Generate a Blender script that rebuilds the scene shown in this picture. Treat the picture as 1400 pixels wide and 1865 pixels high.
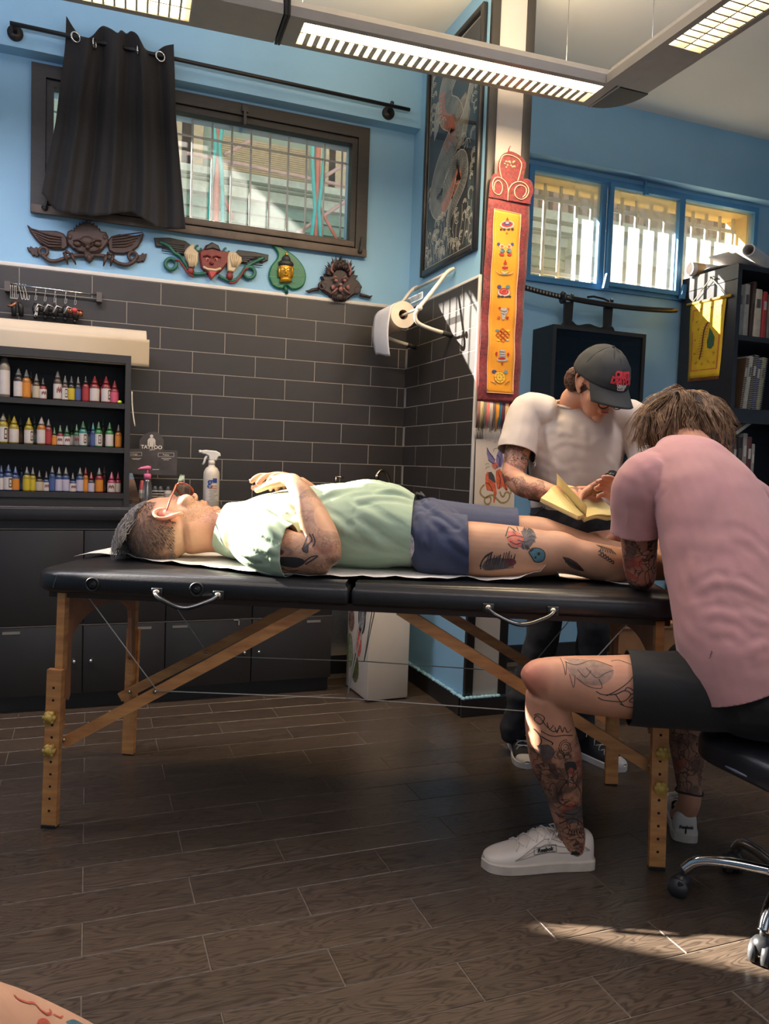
import bpy, bmesh, math, random
from mathutils import Vector, Matrix, noise
from mathutils.bvhtree import BVHTree
for o in list(bpy.data.objects): bpy.data.objects.remove(o)
S = bpy.context.scene
COL = S.collection
random.seed(7)
pi = math.pi
def V(*a): return Vector(a)

# ---------------------------------------------------------------- camera (recovered from the tile joints of the room)
FPX = 1422.573; CW, CH = 1400, 1865; HCAM = 1.15
YAW, PITCH, ROLL = -.36423, -.058891, -.034936
_f = V(-math.sin(YAW)*math.cos(PITCH), math.cos(YAW)*math.cos(PITCH), math.sin(PITCH))
_r = V(math.cos(YAW), math.sin(YAW), 0); _d = _f.cross(_r)
CR = math.cos(ROLL)*_r + math.sin(ROLL)*_d; CD = -math.sin(ROLL)*_r + math.cos(ROLL)*_d; CF = _f
CAMP = V(0, 0, HCAM)
cd = bpy.data.cameras.new('camera'); cam = bpy.data.objects.new('camera', cd); COL.objects.link(cam)
cd.sensor_fit = 'VERTICAL'; cd.sensor_height = 24; cd.lens = 24*FPX/CH; cd.clip_start = .02; cd.clip_end = 200
cam.matrix_world = Matrix(((CR.x, -CD.x, -CF.x, 0), (CR.y, -CD.y, -CF.y, 0), (CR.z, -CD.z, -CF.z, HCAM), (0, 0, 0, 1)))
S.camera = cam
def ray(x, y): return CR*((x-700)/FPX) + CD*((y-932.5)/FPX) + CF
def onx(x, y, X): d = ray(x, y); return CAMP + d*(X/d.x)
def ony(x, y, Y): d = ray(x, y); return CAMP + d*(Y/d.y)
def onz(x, y, Z): d = ray(x, y); return CAMP + d*((Z-HCAM)/d.z)

# ---------------------------------------------------------------- view, world, sun
S.view_settings.view_transform = 'Standard'; S.view_settings.look = 'None'
S.view_settings.gamma = 1; S.view_settings.use_curve_mapping = False
S.view_settings.exposure = -0.4
S.cycles.use_denoising = True
S.cycles.max_bounces = 8; S.cycles.transparent_max_bounces = 16
S.cycles.caustics_reflective = False; S.cycles.caustics_refractive = False
S.cycles.sample_clamp_indirect = 4
W = bpy.data.worlds.new('world'); S.world = W; W.use_nodes = True
_n = W.node_tree.nodes; _bg = _n['Background']
_bg.inputs[0].default_value = (.80, .88, 1, 1); _bg.inputs[1].default_value = 1.25
SUN_DIR = V(.8, -.6, -.56).normalized()
sl = bpy.data.lights.new('sun', 'SUN'); sl.energy = 74; sl.angle = .009; sl.color = (1, .93, .82)
so = bpy.data.objects.new('sun', sl); COL.objects.link(so); so.rotation_euler = SUN_DIR.to_track_quat('-Z', 'Y').to_euler()
so.location = (-4, 9, 9)

# ---------------------------------------------------------------- materials
def lin(c):
    return tuple((x/255/12.92 if x/255 <= .04045 else ((x/255+.055)/1.055)**2.4) for x in c)
MATS = {}
def mat(name, c, rough=.5, metal=0, var=.08, scale=18, bump=0, bscale=60, spec=.5, c2=None, sheen=0, coat=0, sss=0, stretch=None, objrand=0, alpha=1):
    """procedural principled material: noise mixes the colour with a darker/second one, optional bump"""
    if name in MATS: return MATS[name]
    m = bpy.data.materials.new(name); m.use_nodes = True; nt = m.node_tree; n = nt.nodes; L = nt.links
    b = n['Principled BSDF']; a = lin(c)
    b.inputs['Roughness'].default_value = rough; b.inputs['Metallic'].default_value = metal
    b.inputs['Specular IOR Level'].default_value = spec
    b.inputs['Coat Weight'].default_value = coat; b.inputs['Sheen Weight'].default_value = sheen
    if sss:
        b.inputs['Subsurface Weight'].default_value = sss; b.inputs['Subsurface Radius'].default_value = (.012, .005, .003); b.inputs['Subsurface Scale'].default_value = 1
    tc = n.new('ShaderNodeTexCoord'); mp = n.new('ShaderNodeMapping'); L.new(tc.outputs['Object'], mp.inputs[0])
    if stretch: mp.inputs['Scale'].default_value = stretch
    t = n.new('ShaderNodeTexNoise'); t.inputs['Scale'].default_value = scale; t.inputs['Detail'].default_value = 4; L.new(mp.outputs[0], t.inputs['Vector'])
    mx = n.new('ShaderNodeMix'); mx.data_type = 'RGBA'
    cc = lin(c2) if c2 else tuple(x*(1-3*var) if 3*var < 1 else 0 for x in a)
    mx.inputs[6].default_value = (*a, 1); mx.inputs[7].default_value = (*cc, 1)
    mr = n.new('ShaderNodeMapRange'); mr.inputs[1].default_value = .35; mr.inputs[2].default_value = .75; L.new(t.outputs[0], mr.inputs[0])
    L.new(mr.outputs[0], mx.inputs[0]); out = mx.outputs[2]
    if objrand:
        oi = n.new('ShaderNodeObjectInfo'); hs = n.new('ShaderNodeHueSaturation')
        m2 = n.new('ShaderNodeMapRange'); m2.inputs[3].default_value = 1-objrand; m2.inputs[4].default_value = 1+objrand
        L.new(oi.outputs['Random'], m2.inputs[0]); L.new(m2.outputs[0], hs.inputs['Value']); L.new(out, hs.inputs['Color']); out = hs.outputs[0]
    L.new(out, b.inputs['Base Color'])
    if bump:
        bt = n.new('ShaderNodeTexNoise'); bt.inputs['Scale'].default_value = bscale; bt.inputs['Detail'].default_value = 5; L.new(mp.outputs[0], bt.inputs['Vector'])
        bp = n.new('ShaderNodeBump'); bp.inputs['Strength'].default_value = bump; bp.inputs['Distance'].default_value = .004
        L.new(bt.outputs[0], bp.inputs['Height']); L.new(bp.outputs[0], b.inputs['Normal'])
    MATS[name] = m; return m
def emat(name, c, strength):
    if name in MATS: return MATS[name]
    m = bpy.data.materials.new(name); m.use_nodes = True; b = m.node_tree.nodes['Principled BSDF']
    b.inputs['Base Color'].default_value = (*lin(c), 1); b.inputs['Emission Color'].default_value = (*lin(c), 1); b.inputs['Emission Strength'].default_value = strength
    MATS[name] = m; return m
def glassmat(name, tint=(1, 1, 1), dust=.05, gloss=.06, rough=.02, dscale=3.0):
    if name in MATS: return MATS[name]
    m = bpy.data.materials.new(name); m.use_nodes = True; nt = m.node_tree; n = nt.nodes; L = nt.links
    n.remove(n['Principled BSDF']); o = n['Material Output']
    tr = n.new('ShaderNodeBsdfTransparent'); tr.inputs[0].default_value = (*tint, 1)
    gl = n.new('ShaderNodeBsdfGlossy'); gl.inputs['Roughness'].default_value = rough
    ts = n.new('ShaderNodeBsdfTranslucent'); ts.inputs[0].default_value = (.95, .95, .93, 1)
    t = n.new('ShaderNodeTexNoise'); t.inputs['Scale'].default_value = dscale; t.inputs['Detail'].default_value = 5
    tc = n.new('ShaderNodeTexCoord'); L.new(tc.outputs['Object'], t.inputs['Vector'])
    mr = n.new('ShaderNodeMapRange'); mr.inputs[1].default_value = .3; mr.inputs[2].default_value = .7; mr.inputs[3].default_value = dust*.4; mr.inputs[4].default_value = dust*1.6
    L.new(t.outputs[0], mr.inputs[0])
    m1 = n.new('ShaderNodeMixShader'); L.new(mr.outputs[0], m1.inputs[0]); L.new(tr.outputs[0], m1.inputs[1]); L.new(ts.outputs[0], m1.inputs[2])
    m2 = n.new('ShaderNodeMixShader'); m2.inputs[0].default_value = gloss; L.new(m1.outputs[0], m2.inputs[1]); L.new(gl.outputs[0], m2.inputs[2])
    L.new(m2.outputs[0], o.inputs[0]); MATS[name] = m; return m

# ---------------------------------------------------------------- objects
def basis(o):
    m = o.matrix_basis.copy(); 
    if o.parent: m = basis(o.parent) @ o.matrix_parent_inverse @ m
    return m
def tag(o, label, cat, group=None, kind=None):
    if label: o['label'] = label
    if cat: o['category'] = cat
    if group: o['group'] = group
    if kind: o['kind'] = kind
    return o
def thing(name, label, cat, loc=(0, 0, 0), rz=0, group=None):
    o = bpy.data.objects.new(name, None); COL.objects.link(o); o.empty_display_size = .05
    o.location = loc; o.rotation_euler = (0, 0, rz)
    return tag(o, label, cat, group)
def link(name, me, m, parent=None, world=False, label=None, kind=None):
    o = bpy.data.objects.new(name, me); COL.objects.link(o)
    if m is not None:
        me.materials.clear(); me.materials.append(m)
    if parent:
        o.parent = parent
        if world: o.matrix_parent_inverse = basis(parent).inverted()
    if label: o['label'] = label
    if kind: o['kind'] = kind
    return o
def copytree(o, parent=None):
    c = o.copy(); COL.objects.link(c); c.parent = parent
    for ch in [x for x in o.children]: copytree(ch, c)
    return c
def frame_of(d, side=None):
    d = d.normalized()
    if side is None or abs(d.dot(side.normalized())) > .98: side = V(0, 0, 1) if abs(d.z) < .9 else V(1, 0, 0)
    a = (side - d*side.dot(d)).normalized(); return a, d.cross(a)
def spline(pts, n):
    """Catmull-Rom through pts (tuples of equal length) -> list of n*(k-1)+1 tuples"""
    out = []; k = len(pts)
    for i in range(k-1):
        p0 = pts[max(i-1, 0)]; p1 = pts[i]; p2 = pts[i+1]; p3 = pts[min(i+2, k-1)]
        for j in range(n):
            t = j/n
            out.append(tuple(.5*((2*b)+(c-a)*t+(2*a-5*b+4*c-d)*t*t+(-a+3*b-3*c+d)*t**3) for a, b, c, d in zip(p0, p1, p2, p3)))
    out.append(tuple(pts[-1])); return out
class MB:
    """collects shapes into one mesh"""
    def __init__(s, M=None): s.v = []; s.f = []; s.M = M; s.sm = []
    def add(s, vs, fs, smooth=False):
        o = len(s.v); s.v += [tuple(s.M @ Vector(v)) if s.M else tuple(v) for v in vs]
        s.f += [tuple(i+o for i in f) for f in fs]; s.sm += [smooth]*len(fs); return s
    def box(s, x0, x1, y0, y1, z0, z1):
        v = [(x, y, z) for x in (x0, x1) for y in (y0, y1) for z in (z0, z1)]
        return s.add(v, [(0, 1, 3, 2), (4, 6, 7, 5), (0, 4, 5, 1), (2, 3, 7, 6), (0, 2, 6, 4), (1, 5, 7, 3)])
    def bbox(s, x0, x1, y0, y1, z0, z1, r=.004, seg=2):
        bm = bmesh.new(); bmesh.ops.create_cube(bm, size=1)
        for v in bm.verts: v.co = V((x0+x1)/2+v.co.x*(x1-x0), (y0+y1)/2+v.co.y*(y1-y0), (z0+z1)/2+v.co.z*(z1-z0))
        r = min(r, abs(x1-x0)*.49, abs(y1-y0)*.49, abs(z1-z0)*.49)
        bmesh.ops.bevel(bm, geom=bm.edges[:], offset=r, segments=seg, affect='EDGES', profile=.5)
        return s.bm(bm, True)
    def bm(s, bm, smooth=False):
        bm.verts.index_update(); s.add([v.co for v in bm.verts], [[v.index for v in f.verts] for f in bm.faces], smooth); bm.free(); return s
    def bar(s, p0, p1, w, h, up=None, r=0):
        """rectangular bar from p0 to p1; w across, h along up"""
        p0 = Vector(p0); p1 = Vector(p1); a, b = frame_of(p1-p0, up)
        v = [p+a*(i*h/2)+b*(j*w/2) for p in (p0, p1) for i, j in ((-1, -1), (1, -1), (1, 1), (-1, 1))]
        return s.add(v, [(3, 2, 1, 0), (4, 5, 6, 7)]+[(i, (i+1) % 4, 4+(i+1) % 4, 4+i) for i in range(4)])
    def tube(s, pts, r, n=8, closed=False, cap=True, side=None, ry=None):
        """round tube along pts, r a number or list; ry second radius"""
        pts = [Vector(p) for p in pts]; k = len(pts); vs = []; a = None
        for i, p in enumerate(pts):
            if closed: d = pts[(i+1) % k]-pts[i-1]
            else: d = pts[min(i+1, k-1)]-pts[max(i-1, 0)]
            if d.length < 1e-9: d = V(0, 0, 1)
            a, b = frame_of(d, a if a else side)
            rr = r[i] if isinstance(r, (list, tuple)) else r
            rb = (ry[i] if isinstance(ry, (list, tuple)) else ry) if ry is not None else rr
            vs += [p+a*(rr*math.cos(2*pi*j/n))+b*(rb*math.sin(2*pi*j/n)) for j in range(n)]
        fs = []
        for i in range(k if closed else k-1):
            for j in range(n):
                fs.append((i*n+j, i*n+(j+1) % n, ((i+1) % k)*n+(j+1) % n, ((i+1) % k)*n+j))
        if cap and not closed: fs += [tuple(range(n-1, -1, -1)), tuple(range((k-1)*n, k*n))]
        return s.add(vs, fs, True)
    def cyl(s, p0, p1, r0, r1=None, n=16): return s.tube([p0, p1], [r0, r0 if r1 is None else r1], n)
    def lathe(s, prof, n=16, c=(0, 0, 0), cap=True):
        vs = [(c[0]+r*math.cos(2*pi*j/n), c[1]+r*math.sin(2*pi*j/n), c[2]+z) for r, z in prof for j in range(n)]
        fs = [(i*n+j, i*n+(j+1) % n, (i+1)*n+(j+1) % n, (i+1)*n+j) for i in range(len(prof)-1) for j in range(n)]
        if cap: fs += [tuple(range(n-1, -1, -1)), tuple(range((len(prof)-1)*n, len(prof)*n))]
        return s.add(vs, fs, True)
    def ball(s, c, r, n=12, m=8, rot=None):
        r = r if isinstance(r, (tuple, list)) else (r, r, r); vs = []; c = Vector(c)
        def q(x, y, z):
            p = V(x*r[0], y*r[1], z*r[2]); return c+(rot @ p if rot else p)
        vs.append(q(0, 0, -1))
        for i in range(1, m):
            a = -pi/2+pi*i/m
            vs += [q(math.cos(a)*math.cos(2*pi*j/n), math.cos(a)*math.sin(2*pi*j/n), math.sin(a)) for j in range(n)]
        vs.append(q(0, 0, 1)); T = len(vs)-1
        fs = [(0, 1+(j+1) % n, 1+j) for j in range(n)]
        for i in range(m-2): fs += [(1+i*n+j, 1+i*n+(j+1) % n, 1+(i+1)*n+(j+1) % n, 1+(i+1)*n+j) for j in range(n)]
        fs += [(T, 1+(m-2)*n+j, 1+(m-2)*n+(j+1) % n) for j in range(n)]
        return s.add(vs, fs, True)
    def prism(s, poly, org, ax, ay, t, bev=0):
        """2D polygon extruded by t along ax x ay from org; simple rounding by an inset top"""
        org = Vector(org); ax = Vector(ax); ay = Vector(ay); az = ax.cross(ay).normalized(); n = len(poly)
        area = sum(poly[i][0]*poly[(i+1) % n][1]-poly[(i+1) % n][0]*poly[i][1] for i in range(n))
        if area < 0: poly = poly[::-1]
        P = lambda q, z: org+ax*q[0]+ay*q[1]+az*z
        rings = [[P(q, 0) for q in poly]]
        if bev:
            ins = []
            for i in range(n):
                a = Vector(poly[i-1]); b = Vector(poly[i]); c = Vector(poly[(i+1) % n])
                e = ((b-a).normalized()+(c-b).normalized()); e = e.normalized() if e.length > 1e-6 else (b-a).normalized()
                ins.append(tuple(b+Vector((-e.y, e.x))*bev))
            rings += [[P(q, t-bev) for q in poly], [P(q, t) for q in ins]]
        else: rings += [[P(q, t) for q in poly]]
        vs = [p for r in rings for p in r]; k = len(rings)
        fs = [tuple(range(n-1, -1, -1)), tuple(range((k-1)*n, k*n))]
        for i in range(k-1): fs += [(i*n+j, i*n+(j+1) % n, (i+1)*n+(j+1) % n, (i+1)*n+j) for j in range(n)]
        return s.add(vs, fs)
    def grid(s, fn, nu, nv, smooth=True, close_u=False):
        vs = [fn(i/nu, j/nv) for j in range(nv+1) for i in range(nu+1)]
        return s.add(vs, [(j*(nu+1)+i, j*(nu+1)+i+1, (j+1)*(nu+1)+i+1, (j+1)*(nu+1)+i) for j in range(nv) for i in range(nu)], smooth)
    def ribbon(s, pts, w, nrm, lift=0):
        """flat stroke along pts with width w in the plane facing nrm"""
        pts = [Vector(p) for p in pts]; k = len(pts); vs = []
        for i, p in enumerate(pts):
            d = pts[min(i+1, k-1)]-pts[max(i-1, 0)]; nn = nrm[i] if isinstance(nrm, list) else nrm
            b = d.cross(nn); b = b.normalized() if b.length > 1e-9 else V(0, 0, 0)
            ww = w[i] if isinstance(w, (list, tuple)) else w
            vs += [p+b*(ww/2)+nn*lift, p-b*(ww/2)+nn*lift]
        return s.add(vs, [(2*i, 2*i+1, 2*i+3, 2*i+2) for i in range(k-1)])
    def mesh(s, name):
        me = bpy.data.meshes.new(name); me.from_pydata(s.v, [], s.f); me.polygons.foreach_set('use_smooth', s.sm); me.validate(); me.update(); return me
    def build(s, name, m, parent=None, world=False, label=None, kind=None, fix=False, sub=0, solid=0):
        me = s.mesh(name)
        if fix:
            bm = bmesh.new(); bm.from_mesh(me); bmesh.ops.recalc_face_normals(bm, faces=bm.faces[:]); bm.to_mesh(me); bm.free()
        o = link(name, me, m, parent, world, label, kind)
        if solid: d = o.modifiers.new('solid', 'SOLIDIFY'); d.thickness = solid; d.offset = 0
        if sub: d = o.modifiers.new('sub', 'SUBSURF'); d.levels = sub; d.render_levels = sub
        return o
def box_obj(name, m, x0, x1, y0, y1, z0, z1, parent=None, r=0, world=True, **k):
    b = MB(); b.bbox(x0, x1, y0, y1, z0, z1, r) if r else b.box(x0, x1, y0, y1, z0, z1)
    return b.build(name, m, parent, world and parent is not None, **k)
def text_mesh(txt, size, bold=0, shear=0, extrude=.0006, align='CENTER'):
    c = bpy.data.curves.new('t', 'FONT'); c.body = txt; c.size = size; c.align_x = align; c.align_y = 'CENTER'; c.offset = bold; c.shear = shear; c.extrude = extrude; c.resolution_u = 3
    o = bpy.data.objects.new('t', c); COL.objects.link(o); bpy.context.view_layer.update()
    me = bpy.data.meshes.new_from_object(o.evaluated_get(bpy.context.evaluated_depsgraph_get())); bpy.data.objects.remove(o); bpy.data.curves.remove(c); return me
def text_obj(name, txt, size, org, ax, ay, m, parent, bold=0, shear=0, fn=None, world=True):
    """printed lettering: org is its centre, ax the reading direction, ay up; fn bends a point onto a curved face"""
    me = text_mesh(txt, size, bold, shear); ax = Vector(ax).normalized(); ay = Vector(ay).normalized(); az = ax.cross(ay); org = Vector(org)
    for v in me.vertices:
        p = org+ax*v.co.x+ay*v.co.y+az*v.co.z; v.co = fn(p) if fn else p
    me.name = name; return link(name, me, m, parent, world)
# ================================================================ the room
XR, YB, YP, ZC = 1.649, 4.067, 3.2, 3.33          # return wall, back wall, pillar face, ceiling
PX1 = 1.862
XL, XE, YF = -3.0, 4.75, -3.0
TW = .2
blue = mat('blue_wall_paint', (140, 186, 216), .55, var=.03, scale=3, bump=.12, bscale=220)
white_ceiling = mat('ceiling_paint', (216, 214, 208), .8, var=.02, scale=2)
grey_paint = mat('pillar_grey_paint', (188, 182, 178), .6, var=.03, scale=4)
black_trim = mat('black_trim_paint', (38, 36, 36), .45, var=.06)
tile_black = mat('black_wall_tile', (50, 46, 44), .47, var=.05, scale=9, objrand=.08, bump=.05, bscale=30)
grout = mat('grey_grout', (150, 142, 132), .9, var=.05, scale=60)
white_trim = mat('white_tile_trim', (214, 208, 200), .4, var=.03)
def struct(o): o['kind'] = 'structure'; return o

# ---- floor: wood-look planks in half-bond rows
def plank_material():
    m = bpy.data.materials.new('dark_oak_plank_tile'); m.use_nodes = True; nt = m.node_tree; n = nt.nodes; L = nt.links; b = n['Principled BSDF']
    tc = n.new('ShaderNodeTexCoord'); oi = n.new('ShaderNodeObjectInfo'); mp = n.new('ShaderNodeMapping'); mp.inputs['Scale'].default_value = (3.2, 17, 1)
    cb = n.new('ShaderNodeVectorMath'); cb.operation = 'SCALE'; cb.inputs[0].default_value = (7, 13, 3); L.new(oi.outputs['Random'], cb.inputs['Scale'])
    ad = n.new('ShaderNodeVectorMath'); L.new(tc.outputs['Object'], ad.inputs[0]); L.new(cb.outputs[0], ad.inputs[1]); L.new(ad.outputs[0], mp.inputs[0])
    nz = n.new('ShaderNodeTexNoise'); nz.inputs['Scale'].default_value = 1.1; nz.inputs['Detail'].default_value = 2; nz.inputs['Distortion'].default_value = .5; L.new(mp.outputs[0], nz.inputs['Vector'])
    mu = n.new('ShaderNodeMath'); mu.operation = 'MULTIPLY'; mu.inputs[1].default_value = 16; L.new(nz.outputs[0], mu.inputs[0])
    fr = n.new('ShaderNodeMath'); fr.operation = 'PINGPONG'; fr.inputs[1].default_value = .5; L.new(mu.outputs[0], fr.inputs[0])
    fine = n.new('ShaderNodeTexNoise'); fine.inputs['Scale'].default_value = 30; fine.inputs['Detail'].default_value = 4
    mp2 = n.new('ShaderNodeMapping'); mp2.inputs['Scale'].default_value = (.35, 5, 1); L.new(ad.outputs[0], mp2.inputs[0]); L.new(mp2.outputs[0], fine.inputs['Vector'])
    r1 = n.new('ShaderNodeMapRange'); r1.inputs[1].default_value = .02; r1.inputs[2].default_value = .3; L.new(fr.outputs[0], r1.inputs[0])
    mm = n.new('ShaderNodeMath'); mm.operation = 'MULTIPLY'; L.new(r1.outputs[0], mm.inputs[0]); 
    r2 = n.new('ShaderNodeMapRange'); r2.inputs[1].default_value = .3; r2.inputs[2].default_value = .6; r2.inputs[3].default_value = .55; L.new(fine.outputs[0], r2.inputs[0]); L.new(r2.outputs[0], mm.inputs[1])
    mx = n.new('ShaderNodeMix'); mx.data_type = 'RGBA'; mx.inputs[6].default_value = (*lin((55, 46, 39)), 1); mx.inputs[7].default_value = (*lin((82, 69, 58)), 1); L.new(mm.outputs[0], mx.inputs[0])
    hs = n.new('ShaderNodeHueSaturation'); m2 = n.new('ShaderNodeMapRange'); m2.inputs[3].default_value = .85; m2.inputs[4].default_value = 1.12
    L.new(oi.outputs['Random'], m2.inputs[0]); L.new(m2.outputs[0], hs.inputs['Value']); L.new(mx.outputs[2], hs.inputs['Color']); L.new(hs.outputs[0], b.inputs['Base Color'])
    b.inputs['Roughness'].default_value = .3; b.inputs['Specular IOR Level'].default_value = .45
    bp = n.new('ShaderNodeBump'); bp.inputs['Strength'].default_value = .12; bp.inputs['Distance'].default_value = .002; L.new(mm.outputs[0], bp.inputs['Height']); L.new(bp.outputs[0], b.inputs['Normal'])
    return m
plank_m = plank_material()
floor = struct(box_obj('floor', mat('floor_grout', (104, 92, 80), .85, var=.1, scale=40), XL, XE, YF, YB+TW, -.08, -.0015))
PL, PW_, PY0 = .546, .1405, 1.571
pm = MB().bbox(0, PL-.0032, 0, PW_-.0026, -.008, 0, .0012, 1).mesh('plank'); pm.polygons.foreach_set('use_smooth', [False]*len(pm.polygons)); pm.materials.append(plank_m)
for k in range(-6, 18):
    y = PY0+k*PW_
    for i in range(-3, 8):
        x = i*PL+(0 if k % 2 == 0 else PL/2)
        if x < -1.7 or x > 3.6 or (y < 1.2 and x > 2.2) or (y > 3.95): continue
        o = link('plank', pm, None, floor); o.location = (x+.002, y+.0018, 0)
# material carries the planks on beyond the frame
for nm, x0, x1, y0, y1 in (('floor_field', XL, XE, YF, PY0-6*PW_), ):
    box_obj('plank_field', mat('dark_oak_field', (84, 70, 60), .3, var=.12, scale=4, stretch=(1, 6, 1)), x0, x1, y0, y1, -.004, 0, floor)

ceiling = struct(box_obj('ceiling', white_ceiling, XL, XE, YF, YB+TW, ZC, ZC+.15))
def holed_wall(name, x0, x1, holes, m, y0=YB, y1=YB+TW, z1=ZC):
    """wall along X with rectangular openings (xa, xb, za, zb)"""
    b = MB(); x = x0
    for xa, xb, za, zb in sorted(holes):
        b.box(x, xa, y0, y1, 0, z1); b.box(xa, xb, y0, y1, 0, za); b.box(xa, xb, y0, y1, zb, z1); x = xb
    b.box(x, x1, y0, y1, 0, z1); return struct(b.build(name, m))
A = (-.205, 1.325, 2.33, 2.885); Bw = (2.40, 4.07, 2.30, 2.90); Cw = (-2.45, -1.22, 2.24, 2.80)
wall_back = holed_wall('wall_back', XL, XR, [Cw, A], blue)
wall_b = holed_wall('wall_window', PX1, XE, [Bw], blue)
wall_back_beam = struct(box_obj('trim_beam', blue, XL, XR, YB-.085, YB, 2.962, ZC))
struct(box_obj('trim_lintel', blue, PX1, XE, YB-.085, YB, 2.955, ZC))
wall_pillar = struct(box_obj('wall_pillar', blue, XR, PX1, YP+.004, YB+TW, 0, ZC))
struct(box_obj('wall_side', blue, XE, XE+.15, YF, YB+TW, 0, ZC)); struct(box_obj('wall_left', blue, XL-.15, XL, YF, YB+TW, 0, ZC))
# unseen shopfront added behind the photographer for daylight: wide glazed opening onto the street
b = MB(); b.box(XL, XE, YF-.15, YF, 0, .25); b.box(XL, XE, YF-.15, YF, 2.7, ZC); b.box(XL, -2.3, YF-.15, YF, .25, 2.7); b.box(4.1, XE, YF-.15, YF, .25, 2.7)
struct(b.build('wall_shopfront', blue))
fm = mat('shopfront_metal', (60, 60, 62), .4, metal=.6)
wf = struct(MB().box(-2.3, 4.1, YF-.1, YF-.05, .25, .31).box(-2.3, 4.1, YF-.1, YF-.05, 2.64, 2.7).build('window_4', fm))
for x in (-2.3, -.7, .9, 2.5, 4.04): box_obj('mullion', fm, x, x+.06, YF-.1, YF-.05, .31, 2.64, wf)
for i in range(4): box_obj('pane', glassmat('clear_glass', dust=.02), -2.24+1.6*i, -.70+1.6*i, YF-.08, YF-.074, .31, 2.64, wf)
# pillar face: grey board between black corner strips, black baseboard with a caulk line
struct(box_obj('trim_pillar_board', grey_paint, XR+.036, PX1-.036, YP, YP+.012, .09, ZC))
struct(box_obj('trim_corner_left', black_trim, XR-.001, XR+.04, YP-.006, YP+.02, .09, ZC, r=.003))
struct(box_obj('trim_corner_right', black_trim, PX1-.04, PX1+.003, YP-.006, YP+.02, .09, ZC, r=.003))
struct(MB().box(XR-.022, PX1+.02, YP-.022, YP+.01, 0, .084).box(XR-.022, XR, YP, 3.90, 0, .084).build('baseboard_pillar', black_trim))
struct(box_obj('baseboard_window', black_trim, PX1, XE, YB-.02, YB, 0, .1))
struct(box_obj('baseboard_back', black_trim, 1.1, XR-.02, YB-.02, YB, 0, .1))
cb = MB(); random.seed(3)
for i in range(26):
    y = YP-.012+i*.027; cb.ball((XR-.011+random.uniform(-.004, .004), y, .087), (.012, .018, .007+random.uniform(0, .004)), 6, 4)
for i in range(9): cb.ball((XR+.02*i+.01, YP-.012, .087), (.016, .012, .007+random.uniform(0, .004)), 6, 4)
struct(cb.build('trim_caulk', mat('pale_blue_caulk', (150, 196, 214), .6)))

# ---- wall tiles: every tile a piece of its wall
TL, TH, TZ = .3175, .10695, 2.011
tm = {}
def tile(wall, org, axis, L):
    """axis 'x' on the back wall (facing -y), 'y' on the return wall (facing -x)"""
    key = (axis, round(L, 4))
    if key not in tm:
        b = MB(); g = .0019; t = .009; e = .001
        if axis == 'x': b.bbox(g, L-g, -t, 0, g, TH-g, e, 1)
        else: b.bbox(-t, 0, g, L-g, g, TH-g, e, 1)
        me = b.mesh('tile'); me.polygons.foreach_set('use_smooth', [False]*len(me.polygons)); me.materials.append(tile_black); tm[key] = me
    o = link('tile', tm[key], None, wall); o.location = org
gb = box_obj('grout_bed', grout, XL, XR, YB-.0098, YB, .0, TZ, wall_back)
gb2 = box_obj('grout_bed', grout, XR-.0098, XR, YP+.01, YB, .86, TZ, wall_pillar)
for k in range(11):
    z = TZ-(k+1)*TH
    j0 = .645 if k % 2 == 0 else .8035
    x = j0-TL*5
    while x < XR-.012:
        xe = min(x+TL, XR-.008)
        if xe > -.75 and xe-x > .01: tile(wall_back, (x, YB-.006+.004, z), 'x', xe-x)
        x += TL
    y = (3.865 if k % 2 == 1 else 3.70)+.3275; TLy = .3275
    while y > YP+.012:
        ya = max(y-TLy, YP+.012); yb = min(y, YB-.011)
        if yb-ya > .01: tile(wall_pillar, (XR-.002, ya, z), 'y', yb-ya)
        y -= TLy
struct(box_obj('trim_tile_top', white_trim, XL, XR-.011, YB-.014, YB, TZ+.0005, TZ+.02, r=.003))
struct(box_obj('trim_tile_top_return', white_trim, XR-.014, XR, YP+.006, YB-.002, TZ+.0005, TZ+.014, r=.002))
struct(box_obj('trim_tile_edge', white_trim, XR-.012, XR+.002, YP-.004, YP+.012, .9, TZ+.014, r=.002))

# ---- window_1: black wooden frame, grille of thin bars outside
wood_black = mat('black_brown_wood', (42, 38, 36), .5, var=.12, scale=12, stretch=(1, 1, 6), bump=.2, bscale=50)
wood_sill = mat('worn_brown_wood', (96, 82, 72), .55, var=.15, scale=14, bump=.2)
glass = glassmat('window_glass', dust=.035, gloss=.05)
glass_dusty = glassmat('dusty_window_glass', dust=.24, gloss=.04, dscale=2.2)
def framebox(x0, x1, z0, z1, w, y0, y1, wt=None, wb=None, b=None):
    b = b or MB(); wt = w if wt is None else wt; wb = w if wb is None else wb
    b.box(x0, x0+w, y0, y1, z0, z1); b.box(x1-w, x1, y0, y1, z0, z1); b.box(x0+w, x1-w, y0, y1, z1-wt, z1); b.box(x0+w, x1-w, y0, y1, z0, z0+wb); return b
w1 = struct(framebox(-.262, 1.384, 2.268, 2.94, .062, YB-.025, YB+.05, .058, .03).build('window_1', wood_black))
framebox(-.198, 1.322, 2.30, 2.88, .03, YB-.012, YB+.045, .03, .045).build('sash', wood_black, w1)
box_obj('sill', wood_sill, -.26, 1.384, YB-.036, YB-.02, 2.262, 2.302, w1, r=.003)
box_obj('sash_rail', wood_sill, -.19, 1.315, YB-.03, YB-.012, 2.309, 2.338, w1, r=.003)
box_obj('pane', glass, -.17, 1.295, YB+.02, YB+.024, 2.345, 2.85, w1)
iron = mat('pale_iron_bar', (226, 220, 206), .5)
for i in range(15):
    x = -.12+i*.1005; b = MB().cyl((x, YB+.15, 2.33), (x, YB+.15, 2.885), .0055, n=8); b.build('grille_bar', iron, w1)
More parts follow.
